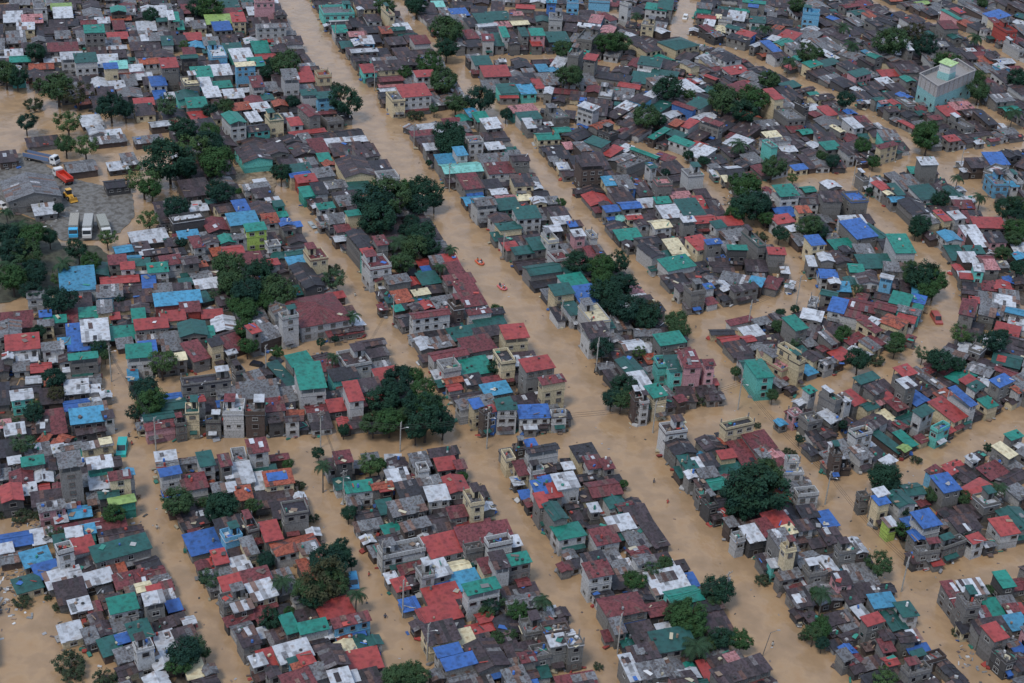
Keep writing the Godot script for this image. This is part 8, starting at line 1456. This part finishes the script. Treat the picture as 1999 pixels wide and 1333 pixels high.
func build_poles() -> void:
	var named := {}
	var tops := []
	var rng := RandomNumberGenerator.new()
	rng.seed = 77
	for i in POLES.size():
		var d: Array = POLES[i]
		var p := at(d[0], d[1])
		var h: float = d[2] + 0.5
		var t := thing("utility_pole", p, rng.randf_range(-0.4, 0.4) + 1.2)
		t.rotation.z = rng.randf_range(-0.02, 0.02)
		var s := Shape.new()
		s.tube(Vector3(0, -1.2, 0), Vector3(0, h, 0), 0.17, 0.11, 8, Color(0.36, 0.355, 0.34))
		part("pole", s.mesh(M.wall), t)
		for k in 2:
			var a := Shape.new()
			a.bx(Vector3(0, h - 0.35 - k * 0.9, 0.13), Vector3(1.9 - k * 0.5, 0.12, 0.1), Color(0.2, 0.18, 0.16))
			for q in [-0.8, -0.3, 0.3, 0.8]:
				if k == 0: a.tube(Vector3(q, h - 0.3, 0.13), Vector3(q, h - 0.1, 0.13), 0.05, 0.04, 5, Color(0.4, 0.4, 0.4))
			part("crossarm", a.mesh(M.plain), t)
		var transformer := i % 4 == 0 or i == 12
		if transformer:
			var q := Shape.new()
			q.tube(Vector3(0.42, h - 2.6, 0), Vector3(0.42, h - 1.7, 0), 0.26, 0.26, 10, Color(0.3, 0.31, 0.32))
			part("transformer", q.mesh(M.plain), t)
		else:
			var q := Shape.new()
			q.tube(Vector3(0, h - 1.6, 0), Vector3(0, h - 1.1, 1.3), 0.04, 0.04, 5, Color(0.4, 0.4, 0.4))
			q.bx(Vector3(0, h - 1.08, 1.5), Vector3(0.2, 0.1, 0.5), Color(0.5, 0.5, 0.5))
			part("lamp_arm", q.mesh(M.plain), t)
		var best := landmark_near(p)
		var lab: String = "grey concrete utility pole with %s" % ["transformer can" if transformer else "street lamp arm"]
		if not named.has(lab + str(best)): named[lab + str(best)] = []
		named[lab + str(best)].append([landmark_at[best].distance_to(p), t, lab, LANDMARKS[best][2], "utility pole"])
		tops.append(p + Vector3(0, h - 0.5, 0))
	for w in WIRES:
		var a: Vector3 = tops[w[0]]
		var b: Vector3 = tops[w[1]]
		var s := Shape.new()
		var n := 14
		for c in 3:
			var off := Vector3(0, -0.55 * c, 0)
			var prev := a + off
			for k in range(1, n + 1):
				var t := float(k) / n
				var p := a.lerp(b, t) + off + Vector3(0, -a.distance_to(b) * 0.03 * 4 * t * (1 - t), 0)
				s.tube(prev, p, 0.03, 0.03, 4, Color(0.02, 0.02, 0.02), false)
				prev = p
		var o := MeshInstance3D.new()
		o.name = numbered("power_line")
		o.mesh = s.mesh(M.plain)
		add_child(o)
		var best := landmark_near((a + b) / 2)
		var lab := "sagging black power lines between two poles"
		if not named.has(lab + str(best)): named[lab + str(best)] = []
		named[lab + str(best)].append([landmark_at[best].distance_to((a + b) / 2), o, lab, LANDMARKS[best][2], "power line"])
	name_by_place(named, ["utility poles along the flooded streets", "power lines strung along the streets"], ["utility pole", "power line"])
	# the leaning lamp standing alone in the flooded junction
	var p := at(1488, 1281)
	var t := thing("street_lamp", p, 0.3)
	t.rotation.z = -0.16
	var s := Shape.new()
	s.tube(Vector3(0, -1, 0), Vector3(0, 5.6, 0), 0.09, 0.06, 7, Color(0.1, 0.1, 0.1))
	part("pole", s.mesh(M.plain), t)
	s = Shape.new()
	s.tube(Vector3(0, 5.55, 0), Vector3(1.3, 6.1, 0), 0.05, 0.04, 6, Color(0.1, 0.1, 0.1))
	s.bx(Vector3(1.5, 6.1, 0), Vector3(0.6, 0.12, 0.2), Color(0.25, 0.25, 0.25))
	part("arm", s.mesh(M.plain), t)
	tag(t, "thin dark lamp post leaning over in the flooded junction", "street lamp")

# ==================================================================== vehicles
func wheel_mesh(r: float) -> ArrayMesh:
	var s := Shape.new()
	s.tube(Vector3(-0.14, 0, 0), Vector3(0.14, 0, 0), r, r, 14, Color(0.02, 0.02, 0.02))
	s.tube(Vector3(0.14, 0, 0), Vector3(-0.14, 0, 0), r, r, 14, Color(0.02, 0.02, 0.02))
	return s.mesh(M.plain)

func add_wheel(m: ArrayMesh, t: Node3D, at_: Vector3, r: float) -> void:
	var w := part("wheel", m, t)
	w.position = at_
	var s := Shape.new()
	s.tube(Vector3(0.1, 0, 0), Vector3(0.16, 0, 0), r * 0.5, r * 0.45, 10, Color(0.3, 0.3, 0.3))
	s.tube(Vector3(-0.1, 0, 0), Vector3(-0.16, 0, 0), r * 0.5, r * 0.45, 10, Color(0.3, 0.3, 0.3))
	part("rim", s.mesh(M.plain), w)

func lorry(px: float, py: float, turn: float, length: float, cab: Color, cargo: String, cargo_col: Color, label: String, y := 0.13) -> void:
	# front of the lorry on local +z, its base at the middle of its length
	var t := thing("lorry", at(px, py, y), turn)
	tag(t, label, "lorry", "lorries in the yard")
	var z1 := length / 2
	var s := Shape.new()
	s.prism([Vector2(z1 - 2.1, 0.7), Vector2(z1 - 2.1, 2.75), Vector2(z1 - 1.9, 2.9), Vector2(z1 - 0.55, 2.9), Vector2(z1 - 0.1, 1.7), Vector2(z1, 1.5), Vector2(z1, 0.7)], 2.4, Transform3D(), cab)
	part("cab", s.mesh(M.gloss), t)
	s = Shape.new()
	s.quad(Vector3(-1.1, 1.78, z1 - 0.1), Vector3(-1.1, 2.72, z1 - 0.45), Vector3(1.1, 2.72, z1 - 0.45), Vector3(1.1, 1.78, z1 - 0.1), Color(0.02, 0.025, 0.03))
	part("windscreen", s.mesh(M.pane), t)
	for sd in [-1.0, 1.0]:
		s = Shape.new()
		s.bx(Vector3(sd * 1.2, 2.1, z1 - 1.2), Vector3(0.03, 0.7, 1.0), Color(0.02, 0.025, 0.03))
		part("side_window", s.mesh(M.pane), t)
	s = Shape.new()
	s.bx(Vector3(0, 0.55, z1 + 0.03), Vector3(2.4, 0.35, 0.2), Color(0.12, 0.12, 0.12))
	part("bumper", s.mesh(M.plain), t)
	s = Shape.new()
	s.bx(Vector3(0, 0.8, -1.1), Vector3(1.0, 0.3, length - 2.4), Color(0.06, 0.06, 0.06))
	part("chassis", s.mesh(M.plain), t)
	var bl := length - 2.4
	var bz := -1.2
	s = Shape.new()
	if cargo == "box":
		s.bx(Vector3(0, 2.15, bz), Vector3(2.45, 2.3, bl), cargo_col)
		for k in int(bl / 0.9):
			s.bx(Vector3(0, 2.16, bz - bl / 2 + 0.45 + k * 0.9), Vector3(2.49, 2.3, 0.07), cargo_col * 0.85)
		part("cargo_box", s.mesh(M.wall), t)
	elif cargo == "stake":
		s.bx(Vector3(0, 1.05, bz), Vector3(2.45, 0.2, bl), Color(0.2, 0.16, 0.12))
		s.bx(Vector3(0, 1.35, bz), Vector3(2.0, 0.5, bl - 0.6), Color(0.22, 0.13, 0.09))
		part("flatbed", s.mesh(M.plain), t)
		for sd in [-1.0, 1.0]:
			s = Shape.new()
			s.bx(Vector3(sd * 1.2, 1.75, bz), Vector3(0.08, 1.25, bl), cargo_col)
			part("side_board", s.mesh(M.plain), t)
	else:
		s.prism([Vector2(bz + bl / 2, 1.0), Vector2(bz + bl / 2, 2.4), Vector2(bz + bl / 2 - 0.15, 2.4), Vector2(bz + bl / 2 - 0.2, 1.3), Vector2(bz - bl / 2 + 0.6, 1.3), Vector2(bz - bl / 2, 2.1), Vector2(bz - bl / 2 - 0.15, 2.1), Vector2(bz - bl / 2 + 0.4, 1.0)], 2.2, Transform3D(), cargo_col)
		for sd in [-1.0, 1.0]:
			s.bx(Vector3(sd * 1.17, 1.75, bz), Vector3(0.12, 1.4, bl), cargo_col)
		part("tipper_body", s.mesh(M.gloss), t)
	var wm := wheel_mesh(0.5)
	for z in [z1 - 1.1, -z1 + 1.0, -z1 + 2.2]:
		for sd in [-1.0, 1.0]:
			add_wheel(wm, t, Vector3(sd * 1.05, 0.45, z), 0.5)

func small_car(called: String, px: float, py: float, turn: float, col: Color, label: String, category: String, size: Vector3, sink: float) -> void:
	var t := thing(called, at(px, py, size.y * 0.8 - sink) * Vector3(1, 0, 1), turn)
	tag(t, label, category)
	var z := size.z / 2
	var y0 := -sink + 0.3
	var y1 := -sink + size.y * 0.55
	var y2 := -sink + size.y
	var s := Shape.new()
	s.prism([Vector2(-z, y0), Vector2(-z, y1 + 0.1), Vector2(z * 0.55, y1 + 0.1), Vector2(z, y1 - 0.1), Vector2(z, y0)], size.x, Transform3D(), col)
	part("body", s.mesh(M.gloss), t)
	s = Shape.new()
	s.prism([Vector2(-z + 0.05, y1 + 0.1), Vector2(-z + 0.2, y2 - 0.06), Vector2(-z + 0.5, y2), Vector2(z * 0.25, y2), Vector2(z * 0.55, y1 + 0.1)], size.x * 0.92, Transform3D(), col * 0.95)
	part("roof", s.mesh(M.gloss), t)
	s = Shape.new()
	s.quad(Vector3(-size.x * 0.4, y1 + 0.14, z * 0.55 - 0.0), Vector3(-size.x * 0.4, y2 - 0.05, z * 0.28), Vector3(size.x * 0.4, y2 - 0.05, z * 0.28), Vector3(size.x * 0.4, y1 + 0.14, z * 0.55), Color(0.02, 0.024, 0.03))
	for k in s.v.size(): s.v[k] += Vector3(0, 0.02, 0.03)
	part("windscreen", s.mesh(M.pane), t)
	for sd in [-1.0, 1.0]:
		s = Shape.new()
		s.bx(Vector3(sd * size.x * 0.46, (y1 + y2) / 2 + 0.05, -z * 0.2), Vector3(0.03, (y2 - y1) * 0.5, z * 0.9), Color(0.02, 0.024, 0.03))
		part("side_window", s.mesh(M.pane), t)
	var wm := wheel_mesh(0.34)
	for zz in [-z * 0.6, z * 0.6]:
		for sd in [-1.0, 1.0]:
			add_wheel(wm, t, Vector3(sd * size.x * 0.46, -sink + 0.34, zz), 0.34)

func build_vehicles() -> void:
	lorry(146, 452, 0.22, 10.5, Color(0.05, 0.35, 0.6), "box", Color(0.33, 0.32, 0.29), "long grey van lorry with bright blue cab in the muddy yard")
	lorry(173, 453, 0.2, 10.5, Color(0.55, 0.56, 0.56), "box", Color(0.38, 0.39, 0.39), "long grey van lorry with white cab between two others")
	lorry(204, 453, 0.42, 10.0, Color(0.5, 0.5, 0.48), "box", Color(0.30, 0.31, 0.29), "greenish-grey van lorry parked last beside the debris")
	lorry(82, 316, 1.25, 11.5, Color(0.58, 0.59, 0.6), "stake", Color(0.10, 0.15, 0.26), "blue stake-sided lorry with white cab and brown load")
	lorry(124, 352, 3.85, 9.0, Color(0.55, 0.55, 0.55), "tip", Color(0.5, 0.05, 0.03), "red tipper lorry with white cab beside the warehouse")
	# the yellow loader behind the tipper
	var t := thing("wheel_loader", at(136, 388, 0.13), 0.7)
	tag(t, "yellow wheel loader standing behind the red tipper", "loader")
	var yel := Color(0.55, 0.3, 0.04)
	var s := Shape.new()
	s.prism([Vector2(-2.2, 0.7), Vector2(-2.2, 1.5), Vector2(-0.6, 1.7), Vector2(0.9, 1.3), Vector2(1.1, 0.7)], 1.7, Transform3D(), yel)
	part("body", s.mesh(M.gloss), t)
	s = Shape.new()
	s.bx(Vector3(0, 2.2, -0.3), Vector3(1.4, 1.3, 1.3), Color(0.03, 0.03, 0.035))
	s.bx(Vector3(0, 2.9, -0.3), Vector3(1.6, 0.12, 1.5), yel)
	part("cab", s.mesh(M.gloss), t)
	for sd in [-1.0, 1.0]:
		s = Shape.new()
		s.tube(Vector3(sd * 0.5, 1.3, 0.9), Vector3(sd * 0.5, 0.7, 2.6), 0.14, 0.12, 6, yel)
		part("lift_arm", s.mesh(M.gloss), t)
	s = Shape.new()
	s.prism([Vector2(2.4, 0.2), Vector2(2.4, 1.2), Vector2(2.6, 1.2), Vector2(2.7, 0.4), Vector2(3.5, 0.3), Vector2(3.5, 0.2)], 2.3, Transform3D(), yel * 0.7)
	part("bucket", s.mesh(M.plain), t)
	var wm := wheel_mesh(0.65)
	for z in [-1.4, 1.1]:
		for sd in [-1.0, 1.0]:
			add_wheel(wm, t, Vector3(sd * 0.95, 0.65, z), 0.65)
	small_car("van", 98, 381, 0.9, Color(0.55, 0.56, 0.56), "white van parked beside the grey warehouse", "van", Vector3(1.8, 1.9, 4.4), 0.0)
	small_car("car", 5, 398, 0.9, Color(0.5, 0.5, 0.5), "white car parked at the edge of the muddy yard", "car", Vector3(1.7, 1.5, 4.0), 0.1)
	small_car("jeepney", 1829, 617, 0.1, Color(0.3, 0.07, 0.055), "red jeepney wading along the curving flooded street", "jeepney", Vector3(2.0, 2.3, 5.4), 0.7)
	small_car("car", 505, 710, 1.3, Color(0.02, 0.02, 0.025), "black car sunk to its windows beside the pink-roofed house", "car", Vector3(1.7, 1.5, 4.2), 0.75)
	small_car("car", 541, 702, 1.3, Color(0.03, 0.03, 0.035), "black car sunk to its roof beside the dark green shed", "car", Vector3(1.7, 1.5, 4.2), 0.85)
	small_car("van", 690, 1130, 0.25, Color(0.06, 0.25, 0.45), "blue van half under water beside the huge grove tree", "van", Vector3(1.8, 1.9, 4.6), 0.8)
	small_car("van", 1338, 31, -0.2, Color(0.6, 0.6, 0.6), "white van stranded in the street by yellow fence posts", "van", Vector3(1.8, 1.9, 4.6), 0.5)
	small_car("jeepney", 238, 868, 0.15, Color(0.02, 0.33, 0.3), "turquoise canopied jeepney at the flooded lane corner", "jeepney", Vector3(2.1, 2.4, 5.6), 0.5)

# ==================================================================== people and boats
func person_mesh(joints: Array, cell: float) -> ArrayMesh:
	# joints: [a, ra, b, rb, colour]; the tapered limbs are blended into one skin
	var lo := Vector3(9, 9, 9)
	var hi := -lo
	for j in joints:
		for p in [j[0], j[2]]:
			lo = lo.min(p - Vector3.ONE * 0.2)
			hi = hi.max(p + Vector3.ONE * 0.2)
	var nx := int((hi.x - lo.x) / cell) + 2
	var ny := int((hi.y - lo.y) / cell) + 2
	var nz := int((hi.z - lo.z) / cell) + 2
	var f := PackedFloat32Array()
	f.resize(nx * ny * nz)
	var which := PackedInt32Array()
	which.resize(nx * ny * nz)
	for z in nz:
		for y in ny:
			for x in nx:
				var p := lo + Vector3(x, y, z) * cell
				var acc := 0.0
				var bd := 1e9
				var bw := 0
				for q in joints.size():
					var j: Array = joints[q]
					var ab: Vector3 = j[2] - j[0]
					var t := clampf((p - j[0]).dot(ab) / maxf(ab.length_squared(), 1e-6), 0, 1)
					var d: float = p.distance_to(j[0] + ab * t) - lerpf(j[1], j[3], t)
					acc += exp(-d * 34.0)
					if d < bd:
						bd = d
						bw = q
				f[x + nx * (y + ny * z)] = -log(acc) / 34.0
				which[x + nx * (y + ny * z)] = bw
	var s := Shape.new()
	var vid := {}
	for z in nz - 1:
		for y in ny - 1:
			for x in nx - 1:
				var sum := Vector3.ZERO
				var n := 0
				var inside := 0
				for e in 8:
					var i0 := (x + (e & 1)) + nx * ((y + ((e >> 1) & 1)) + ny * (z + (e >> 2)))
					if f[i0] < 0: inside += 1
				if inside == 0 or inside == 8: continue
				for e in 8:
					for ax in 3:
						if (e >> ax) & 1: continue
						var e2 := e | (1 << ax)
						var c0 := Vector3i(x + (e & 1), y + ((e >> 1) & 1), z + (e >> 2))
						var c1 := Vector3i(x + (e2 & 1), y + ((e2 >> 1) & 1), z + (e2 >> 2))
						var f0 := f[c0.x + nx * (c0.y + ny * c0.z)]
						var f1 := f[c1.x + nx * (c1.y + ny * c1.z)]
						if (f0 < 0) != (f1 < 0):
							sum += Vector3(c0).lerp(Vector3(c1), f0 / (f0 - f1))
							n += 1
				vid[Vector3i(x, y, z)] = [lo + sum / n * cell, which[x + nx * (y + ny * z)]]
	for key in vid:
		for ax in 3:
			var c1: Vector3i = key
			var u := (ax + 1) % 3
			var w := (ax + 2) % 3
			var du := Vector3i.ZERO
			du[u] = 1
			var dw := Vector3i.ZERO
			dw[w] = 1
			var da := Vector3i.ZERO
			da[ax] = 1
			var i0 := c1.x + nx * (c1.y + ny * c1.z)
			var e: Vector3i = c1 + da
			if e.x >= nx or e.y >= ny or e.z >= nz: continue
			var i1 := e.x + nx * (e.y + ny * e.z)
			if (f[i0] < 0) == (f[i1] < 0): continue
			var q := [vid.get(c1), vid.get(c1 - du), vid.get(c1 - du - dw), vid.get(c1 - dw)]
			if null in q: continue
			var col: Color = joints[q[0][1]][4]
			if f[i0] < 0: s.quad(q[0][0], q[3][0], q[2][0], q[1][0], col)
			else: s.quad(q[0][0], q[1][0], q[2][0], q[3][0], col)
	return s.mesh(M.plain)

func body(pose: String, shirt: Color, legs: Color) -> ArrayMesh:
	var skin := Color(0.25, 0.14, 0.09)
	var hair := Color(0.015, 0.012, 0.01)
	var J := []
	var hip := Vector3(0, 0.95, 0)
	if pose == "sit": hip.y = 0.3
	var chest := hip + Vector3(0, 0.42, 0.02)
	var neck := chest + Vector3(0, 0.17, 0)
	var head := neck + Vector3(0, 0.2, 0.02)
	J.append([hip, 0.15, chest, 0.17, shirt])
	J.append([chest, 0.15, neck, 0.065, shirt])
	J.append([neck, 0.055, head, 0.095, skin])
	J.append([head, 0.1, head + Vector3(0, 0.05, -0.03), 0.105, hair])
	for sd in [-1.0, 1.0]:
		var sh: Vector3 = chest + Vector3(sd * 0.2, 0.1, 0)
		var el: Vector3 = sh + Vector3(sd * 0.09, -0.25, 0.08)
		var wr: Vector3 = el + Vector3(-sd * 0.05, -0.08, 0.24)
		J.append([chest + Vector3(sd * 0.08, 0.08, 0), 0.09, sh, 0.07, shirt])
		J.append([sh, 0.06, el, 0.045, shirt])
		J.append([el, 0.042, wr, 0.032, skin])
		J.append([wr, 0.04, wr + Vector3(0, -0.02, 0.1), 0.03, skin])
		var hp: Vector3 = hip + Vector3(sd * 0.1, -0.02, 0)
		var kn: Vector3 = hp + (Vector3(sd * 0.08, 0.12, 0.42) if pose == "sit" else Vector3(0.02, -0.43, 0.06 * sd))
		var an: Vector3 = kn + (Vector3(0, -0.4, 0.05) if pose == "sit" else Vector3(0, -0.43, -0.02))
		J.append([hp, 0.1, kn, 0.065, legs])
		J.append([kn, 0.06, an, 0.042, legs])
		J.append([an, 0.045, an + Vector3(0, -0.04, 0.14), 0.035, skin])
	return person_mesh(J, 0.045)

func build_boats() -> void:
	var crew := [body("sit", Color(0.55, 0.12, 0.03), Color(0.05, 0.06, 0.09)), body("sit", Color(0.04, 0.05, 0.08), Color(0.08, 0.07, 0.06)), body("sit", Color(0.6, 0.6, 0.6), Color(0.05, 0.05, 0.06))]
	var stand := [body("stand", Color(0.05, 0.06, 0.09), Color(0.04, 0.04, 0.05)), body("stand", Color(0.35, 0.06, 0.05), Color(0.05, 0.05, 0.06)), body("stand", Color(0.4, 0.4, 0.38), Color(0.06, 0.06, 0.07))]
	var spots := [[937, 513, 0.45, Color(0.55, 0.10, 0.04), "orange rescue boat carrying three people up the wide street"], [981, 562, 0.5, Color(0.5, 0.12, 0.12), "red and white rescue boat with three people in life vests"]]
	var who := ["life vest", "dark shirt", "white shirt"]
	for k in 2:
		var d: Array = spots[k]
		var t := thing("rescue_boat", at(d[0], d[1]), d[2])
		tag(t, d[4], "boat", "rescue boats on the wide street")
		var s := Shape.new()
		# an inflatable hull: two side tubes joined at the bow
		var pts := []
		for j in 13:
			var u := j / 12.0
			var an := PI * u
			pts.append(Vector3(cos(an) * 0.75, 0.18 + 0.12 * sin(an), sin(an) * 1.1 + 0.5))
		pts.push_front(Vector3(0.75, 0.18, -1.5))
		pts.append(Vector3(-0.75, 0.18, -1.5))
		for j in pts.size() - 1:
			s.tube(pts[j], pts[j + 1], 0.25, 0.25, 8, d[3])
		part("hull", s.mesh(M.gloss), t)
		s = Shape.new()
		s.bx(Vector3(0, 0.1, -0.2), Vector3(1.3, 0.08, 2.6), Color(0.3, 0.3, 0.3))
		part("floor", s.mesh(M.plain), t)
		for j in 2:
			s = Shape.new()
			s.bx(Vector3(0, 0.27, -0.9 + j * 1.1), Vector3(1.3, 0.06, 0.3), Color(0.35, 0.33, 0.3))
			part("thwart", s.mesh(M.plain), t)
		s = Shape.new()
		s.bx(Vector3(0, 0.4, -1.7), Vector3(0.3, 0.6, 0.3), Color(0.03, 0.03, 0.03))
		part("outboard_motor", s.mesh(M.gloss), t)
		for j in 3:
			var p := MeshInstance3D.new()
			p.name = numbered("person")
			p.mesh = crew[(j + k) % 3]
			add_child(p)
			p.transform = t.transform * Transform3D(Basis(Vector3.UP, 0.3 * (j - 1)), [Vector3(-0.3, 0.02, -0.95), Vector3(0.3, 0.02, 0.15), Vector3(-0.25, 0.02, 0.75)][j])
			tag(p, "person in %s sitting in the %s boat" % [["orange shirt", "dark shirt", "white shirt"][(j + k) % 3], ["orange rescue", "red and white rescue"][k]], "person", "people in the rescue boats")
	# people wading
	var wade := [[752, 1206, "beside the L-shaped teal roof"], [720, 1124, "beyond the half-sunk blue van"], [693, 578, "beside the street of red gables"], [252, 853, "at the flooded lane corner"], [258, 868, "behind the turquoise jeepney"], [307, 1032, "in the lane past the blue tarpaulin"], [1276, 942, "in the middle of the wide street"], [1303, 982, "by the stepped wall of the wide street"], [1508, 1260, "beside the leaning lamp post"]]
	for k in wade.size():
		var w: Array = wade[k]
		var p := MeshInstance3D.new()
		p.name = numbered("person")
		p.mesh = stand[k % 3]
		add_child(p)
		p.position = at(w[0], w[1]) + Vector3(0, -0.75, 0)
		p.rotation.y = k * 1.3
		tag(p, "person in %s shirt wading waist-deep %s" % [["navy", "red", "grey"][k % 3], w[2]], "person", "people wading through the flood")
	# a moored punt
	var t := thing("punt", at(610, 441), 0.5)
	tag(t, "flat grey punt moored by the narrow street stalls", "boat")
	var s := Shape.new()
	s.prism([Vector2(-2.4, 0.4), Vector2(-1.8, -0.1), Vector2(1.8, -0.1), Vector2(2.4, 0.45), Vector2(2.3, 0.45), Vector2(1.7, 0.08), Vector2(-1.7, 0.08), Vector2(-2.3, 0.4)], 1.2, Transform3D(), Color(0.28, 0.32, 0.34))
	for sd in [-1.0, 1.0]:
		s.bx(Vector3(sd * 0.62, 0.2, 0), Vector3(0.06, 0.45, 4.0), Color(0.3, 0.34, 0.36))
	part("hull", s.mesh(M.plain), t)
	s = Shape.new()
	s.bx(Vector3(0, 0.32, 0), Vector3(1.2, 0.05, 0.4), Color(0.25, 0.2, 0.15))
	part("thwart", s.mesh(M.plain), t)

# ==================================================================== clutter
func build_clutter() -> void:
	var rng := RandomNumberGenerator.new()
	rng.seed = 99
	var s := Shape.new()
	var tones := [Color(0.42, 0.42, 0.42), Color(0.25, 0.25, 0.26), Color(0.12, 0.09, 0.08), Color(0.05, 0.05, 0.05), Color(0.2, 0.14, 0.1), Color(0.16, 0.16, 0.16), Color(0.04, 0.12, 0.35), Color(0.3, 0.05, 0.04), Color(0.03, 0.18, 0.14), Color(0.4, 0.36, 0.26)]
	for e in surfaces:
		var xf := Transform3D(Basis(Vector3.UP, e[1]), e[0])
		var a: float = e[2]
		var b: float = e[3]
		var n := rng.randi_range(-2, 3) + (5 if e[5] == 2 else 0)
		for k in n:
			var x := rng.randf_range(-0.45, 0.45) * b
			var z := rng.randf_range(-0.45, 0.45) * a
			var y := roof_height(x, z, a, b, e[4], e[5]) + 0.1
			var col := tone(tones[rng.randi() % tones.size()], rng, 0.3)
			var t := xf * Transform3D(Basis(Vector3.UP, rng.randf() * TAU).rotated(Vector3.RIGHT, rng.randf_range(-0.1, 0.1)), Vector3(x, y, z))
			match rng.randi() % 5:
				0: s.box(t, Vector3(0.2, 0.08, rng.randf_range(1.0, 2.6)), col)
				1: s.box(t.translated_local(Vector3(0, 0.15, 0)), Vector3(rng.randf_range(0.3, 0.7), rng.randf_range(0.25, 0.5), rng.randf_range(0.3, 0.7)), col)
				2: s.box(t, Vector3(rng.randf_range(0.6, 1.1), 0.04, rng.randf_range(0.9, 1.9)), col)
				3: s.tube(t.origin, t.origin + Vector3(0, 0.14, 0), 0.3, 0.3, 8, Color(0.025, 0.025, 0.025))
				4: s.tube(t.origin, t.origin + Vector3(0, rng.randf_range(0.3, 0.9), 0), 0.25, 0.22, 8, col)
	stuff("rooftop_clutter", s.mesh(M.plain), "planks, tyres, buckets and scrap strewn over the roofs", "clutter")
	# scrap and planks in the yards and along the walls
	s = Shape.new()
	for e in surfaces:
		var xf := Transform3D(Basis(Vector3.UP, e[1]), e[0])
		for k in rng.randi_range(1, 4):
			var side := rng.randi() % 4
			var x: float = rng.randf_range(-0.5, 0.5) * e[3] if side < 2 else (e[3] * 0.5 + rng.randf_range(0.1, 0.6)) * (1 if side == 2 else -1)
			var z: float = rng.randf_range(-0.5, 0.5) * e[2] if side >= 2 else (e[2] * 0.5 + rng.randf_range(0.1, 0.6)) * (1 if side == 0 else -1)
			var col := tone(tones[rng.randi() % tones.size()], rng, 0.3) * 0.8
			var t := xf * Transform3D(Basis(Vector3.UP, rng.randf() * TAU).rotated(Vector3.RIGHT, rng.randf_range(-0.5, 0.5)), Vector3(x, rng.randf_range(0.05, 0.5), z))
			s.box(t, Vector3(rng.randf_range(0.3, 1.1), rng.randf_range(0.05, 0.5), rng.randf_range(0.4, 1.6)), col)
	# drifts of flotsam on the open water
	for d in [[30, 1140, 9, 160], [60, 1115, 5, 60], [230, 1020, 6, 60], [250, 1200, 6, 120], [150, 1230, 5, 60], [1960, 985, 6, 120], [110, 425, 5, 60], [350, 430, 7, 70], [1425, 395, 4, 60], [90, 1050, 5, 40], [60, 1025, 5, 50], [480, 360, 6, 40], [1900, 1280, 4, 30]]:
		var c := at(d[0], d[1])
		for k in d[3]:
			var p := c + Vector3(rng.randfn() * d[2] * 0.45, 0.04, rng.randfn() * d[2] * 0.7)
			var t := Transform3D(Basis(Vector3.UP, rng.randf() * TAU).rotated(Vector3.RIGHT, rng.randf_range(-0.3, 0.3)), p)
			s.box(t, Vector3(rng.randf_range(0.1, 0.6), rng.randf_range(0.04, 0.25), rng.randf_range(0.3, 1.2)), tone(tones[rng.randi() % 6], rng, 0.3))
	for st in STREETS:
		for k in range(1, st.size() - 3, 2):
			for j in 2:
				var u := rng.randf()
				var p := Vector3(lerpf(st[k], st[k + 2], u) + rng.randf_range(-0.4, 0.4) * st[0], 0.02, lerpf(st[k + 1], st[k + 3], u))
				s.box(Transform3D(Basis(Vector3.UP, rng.randf() * TAU), p), Vector3(rng.randf_range(0.12, 0.4), 0.1, rng.randf_range(0.2, 0.6)), tone(tones[1 + rng.randi() % 4], rng, 0.3))
	stuff("flood_debris", s.mesh(M.plain), "planks, scrap and rubbish drifted against walls and over the water", "debris")
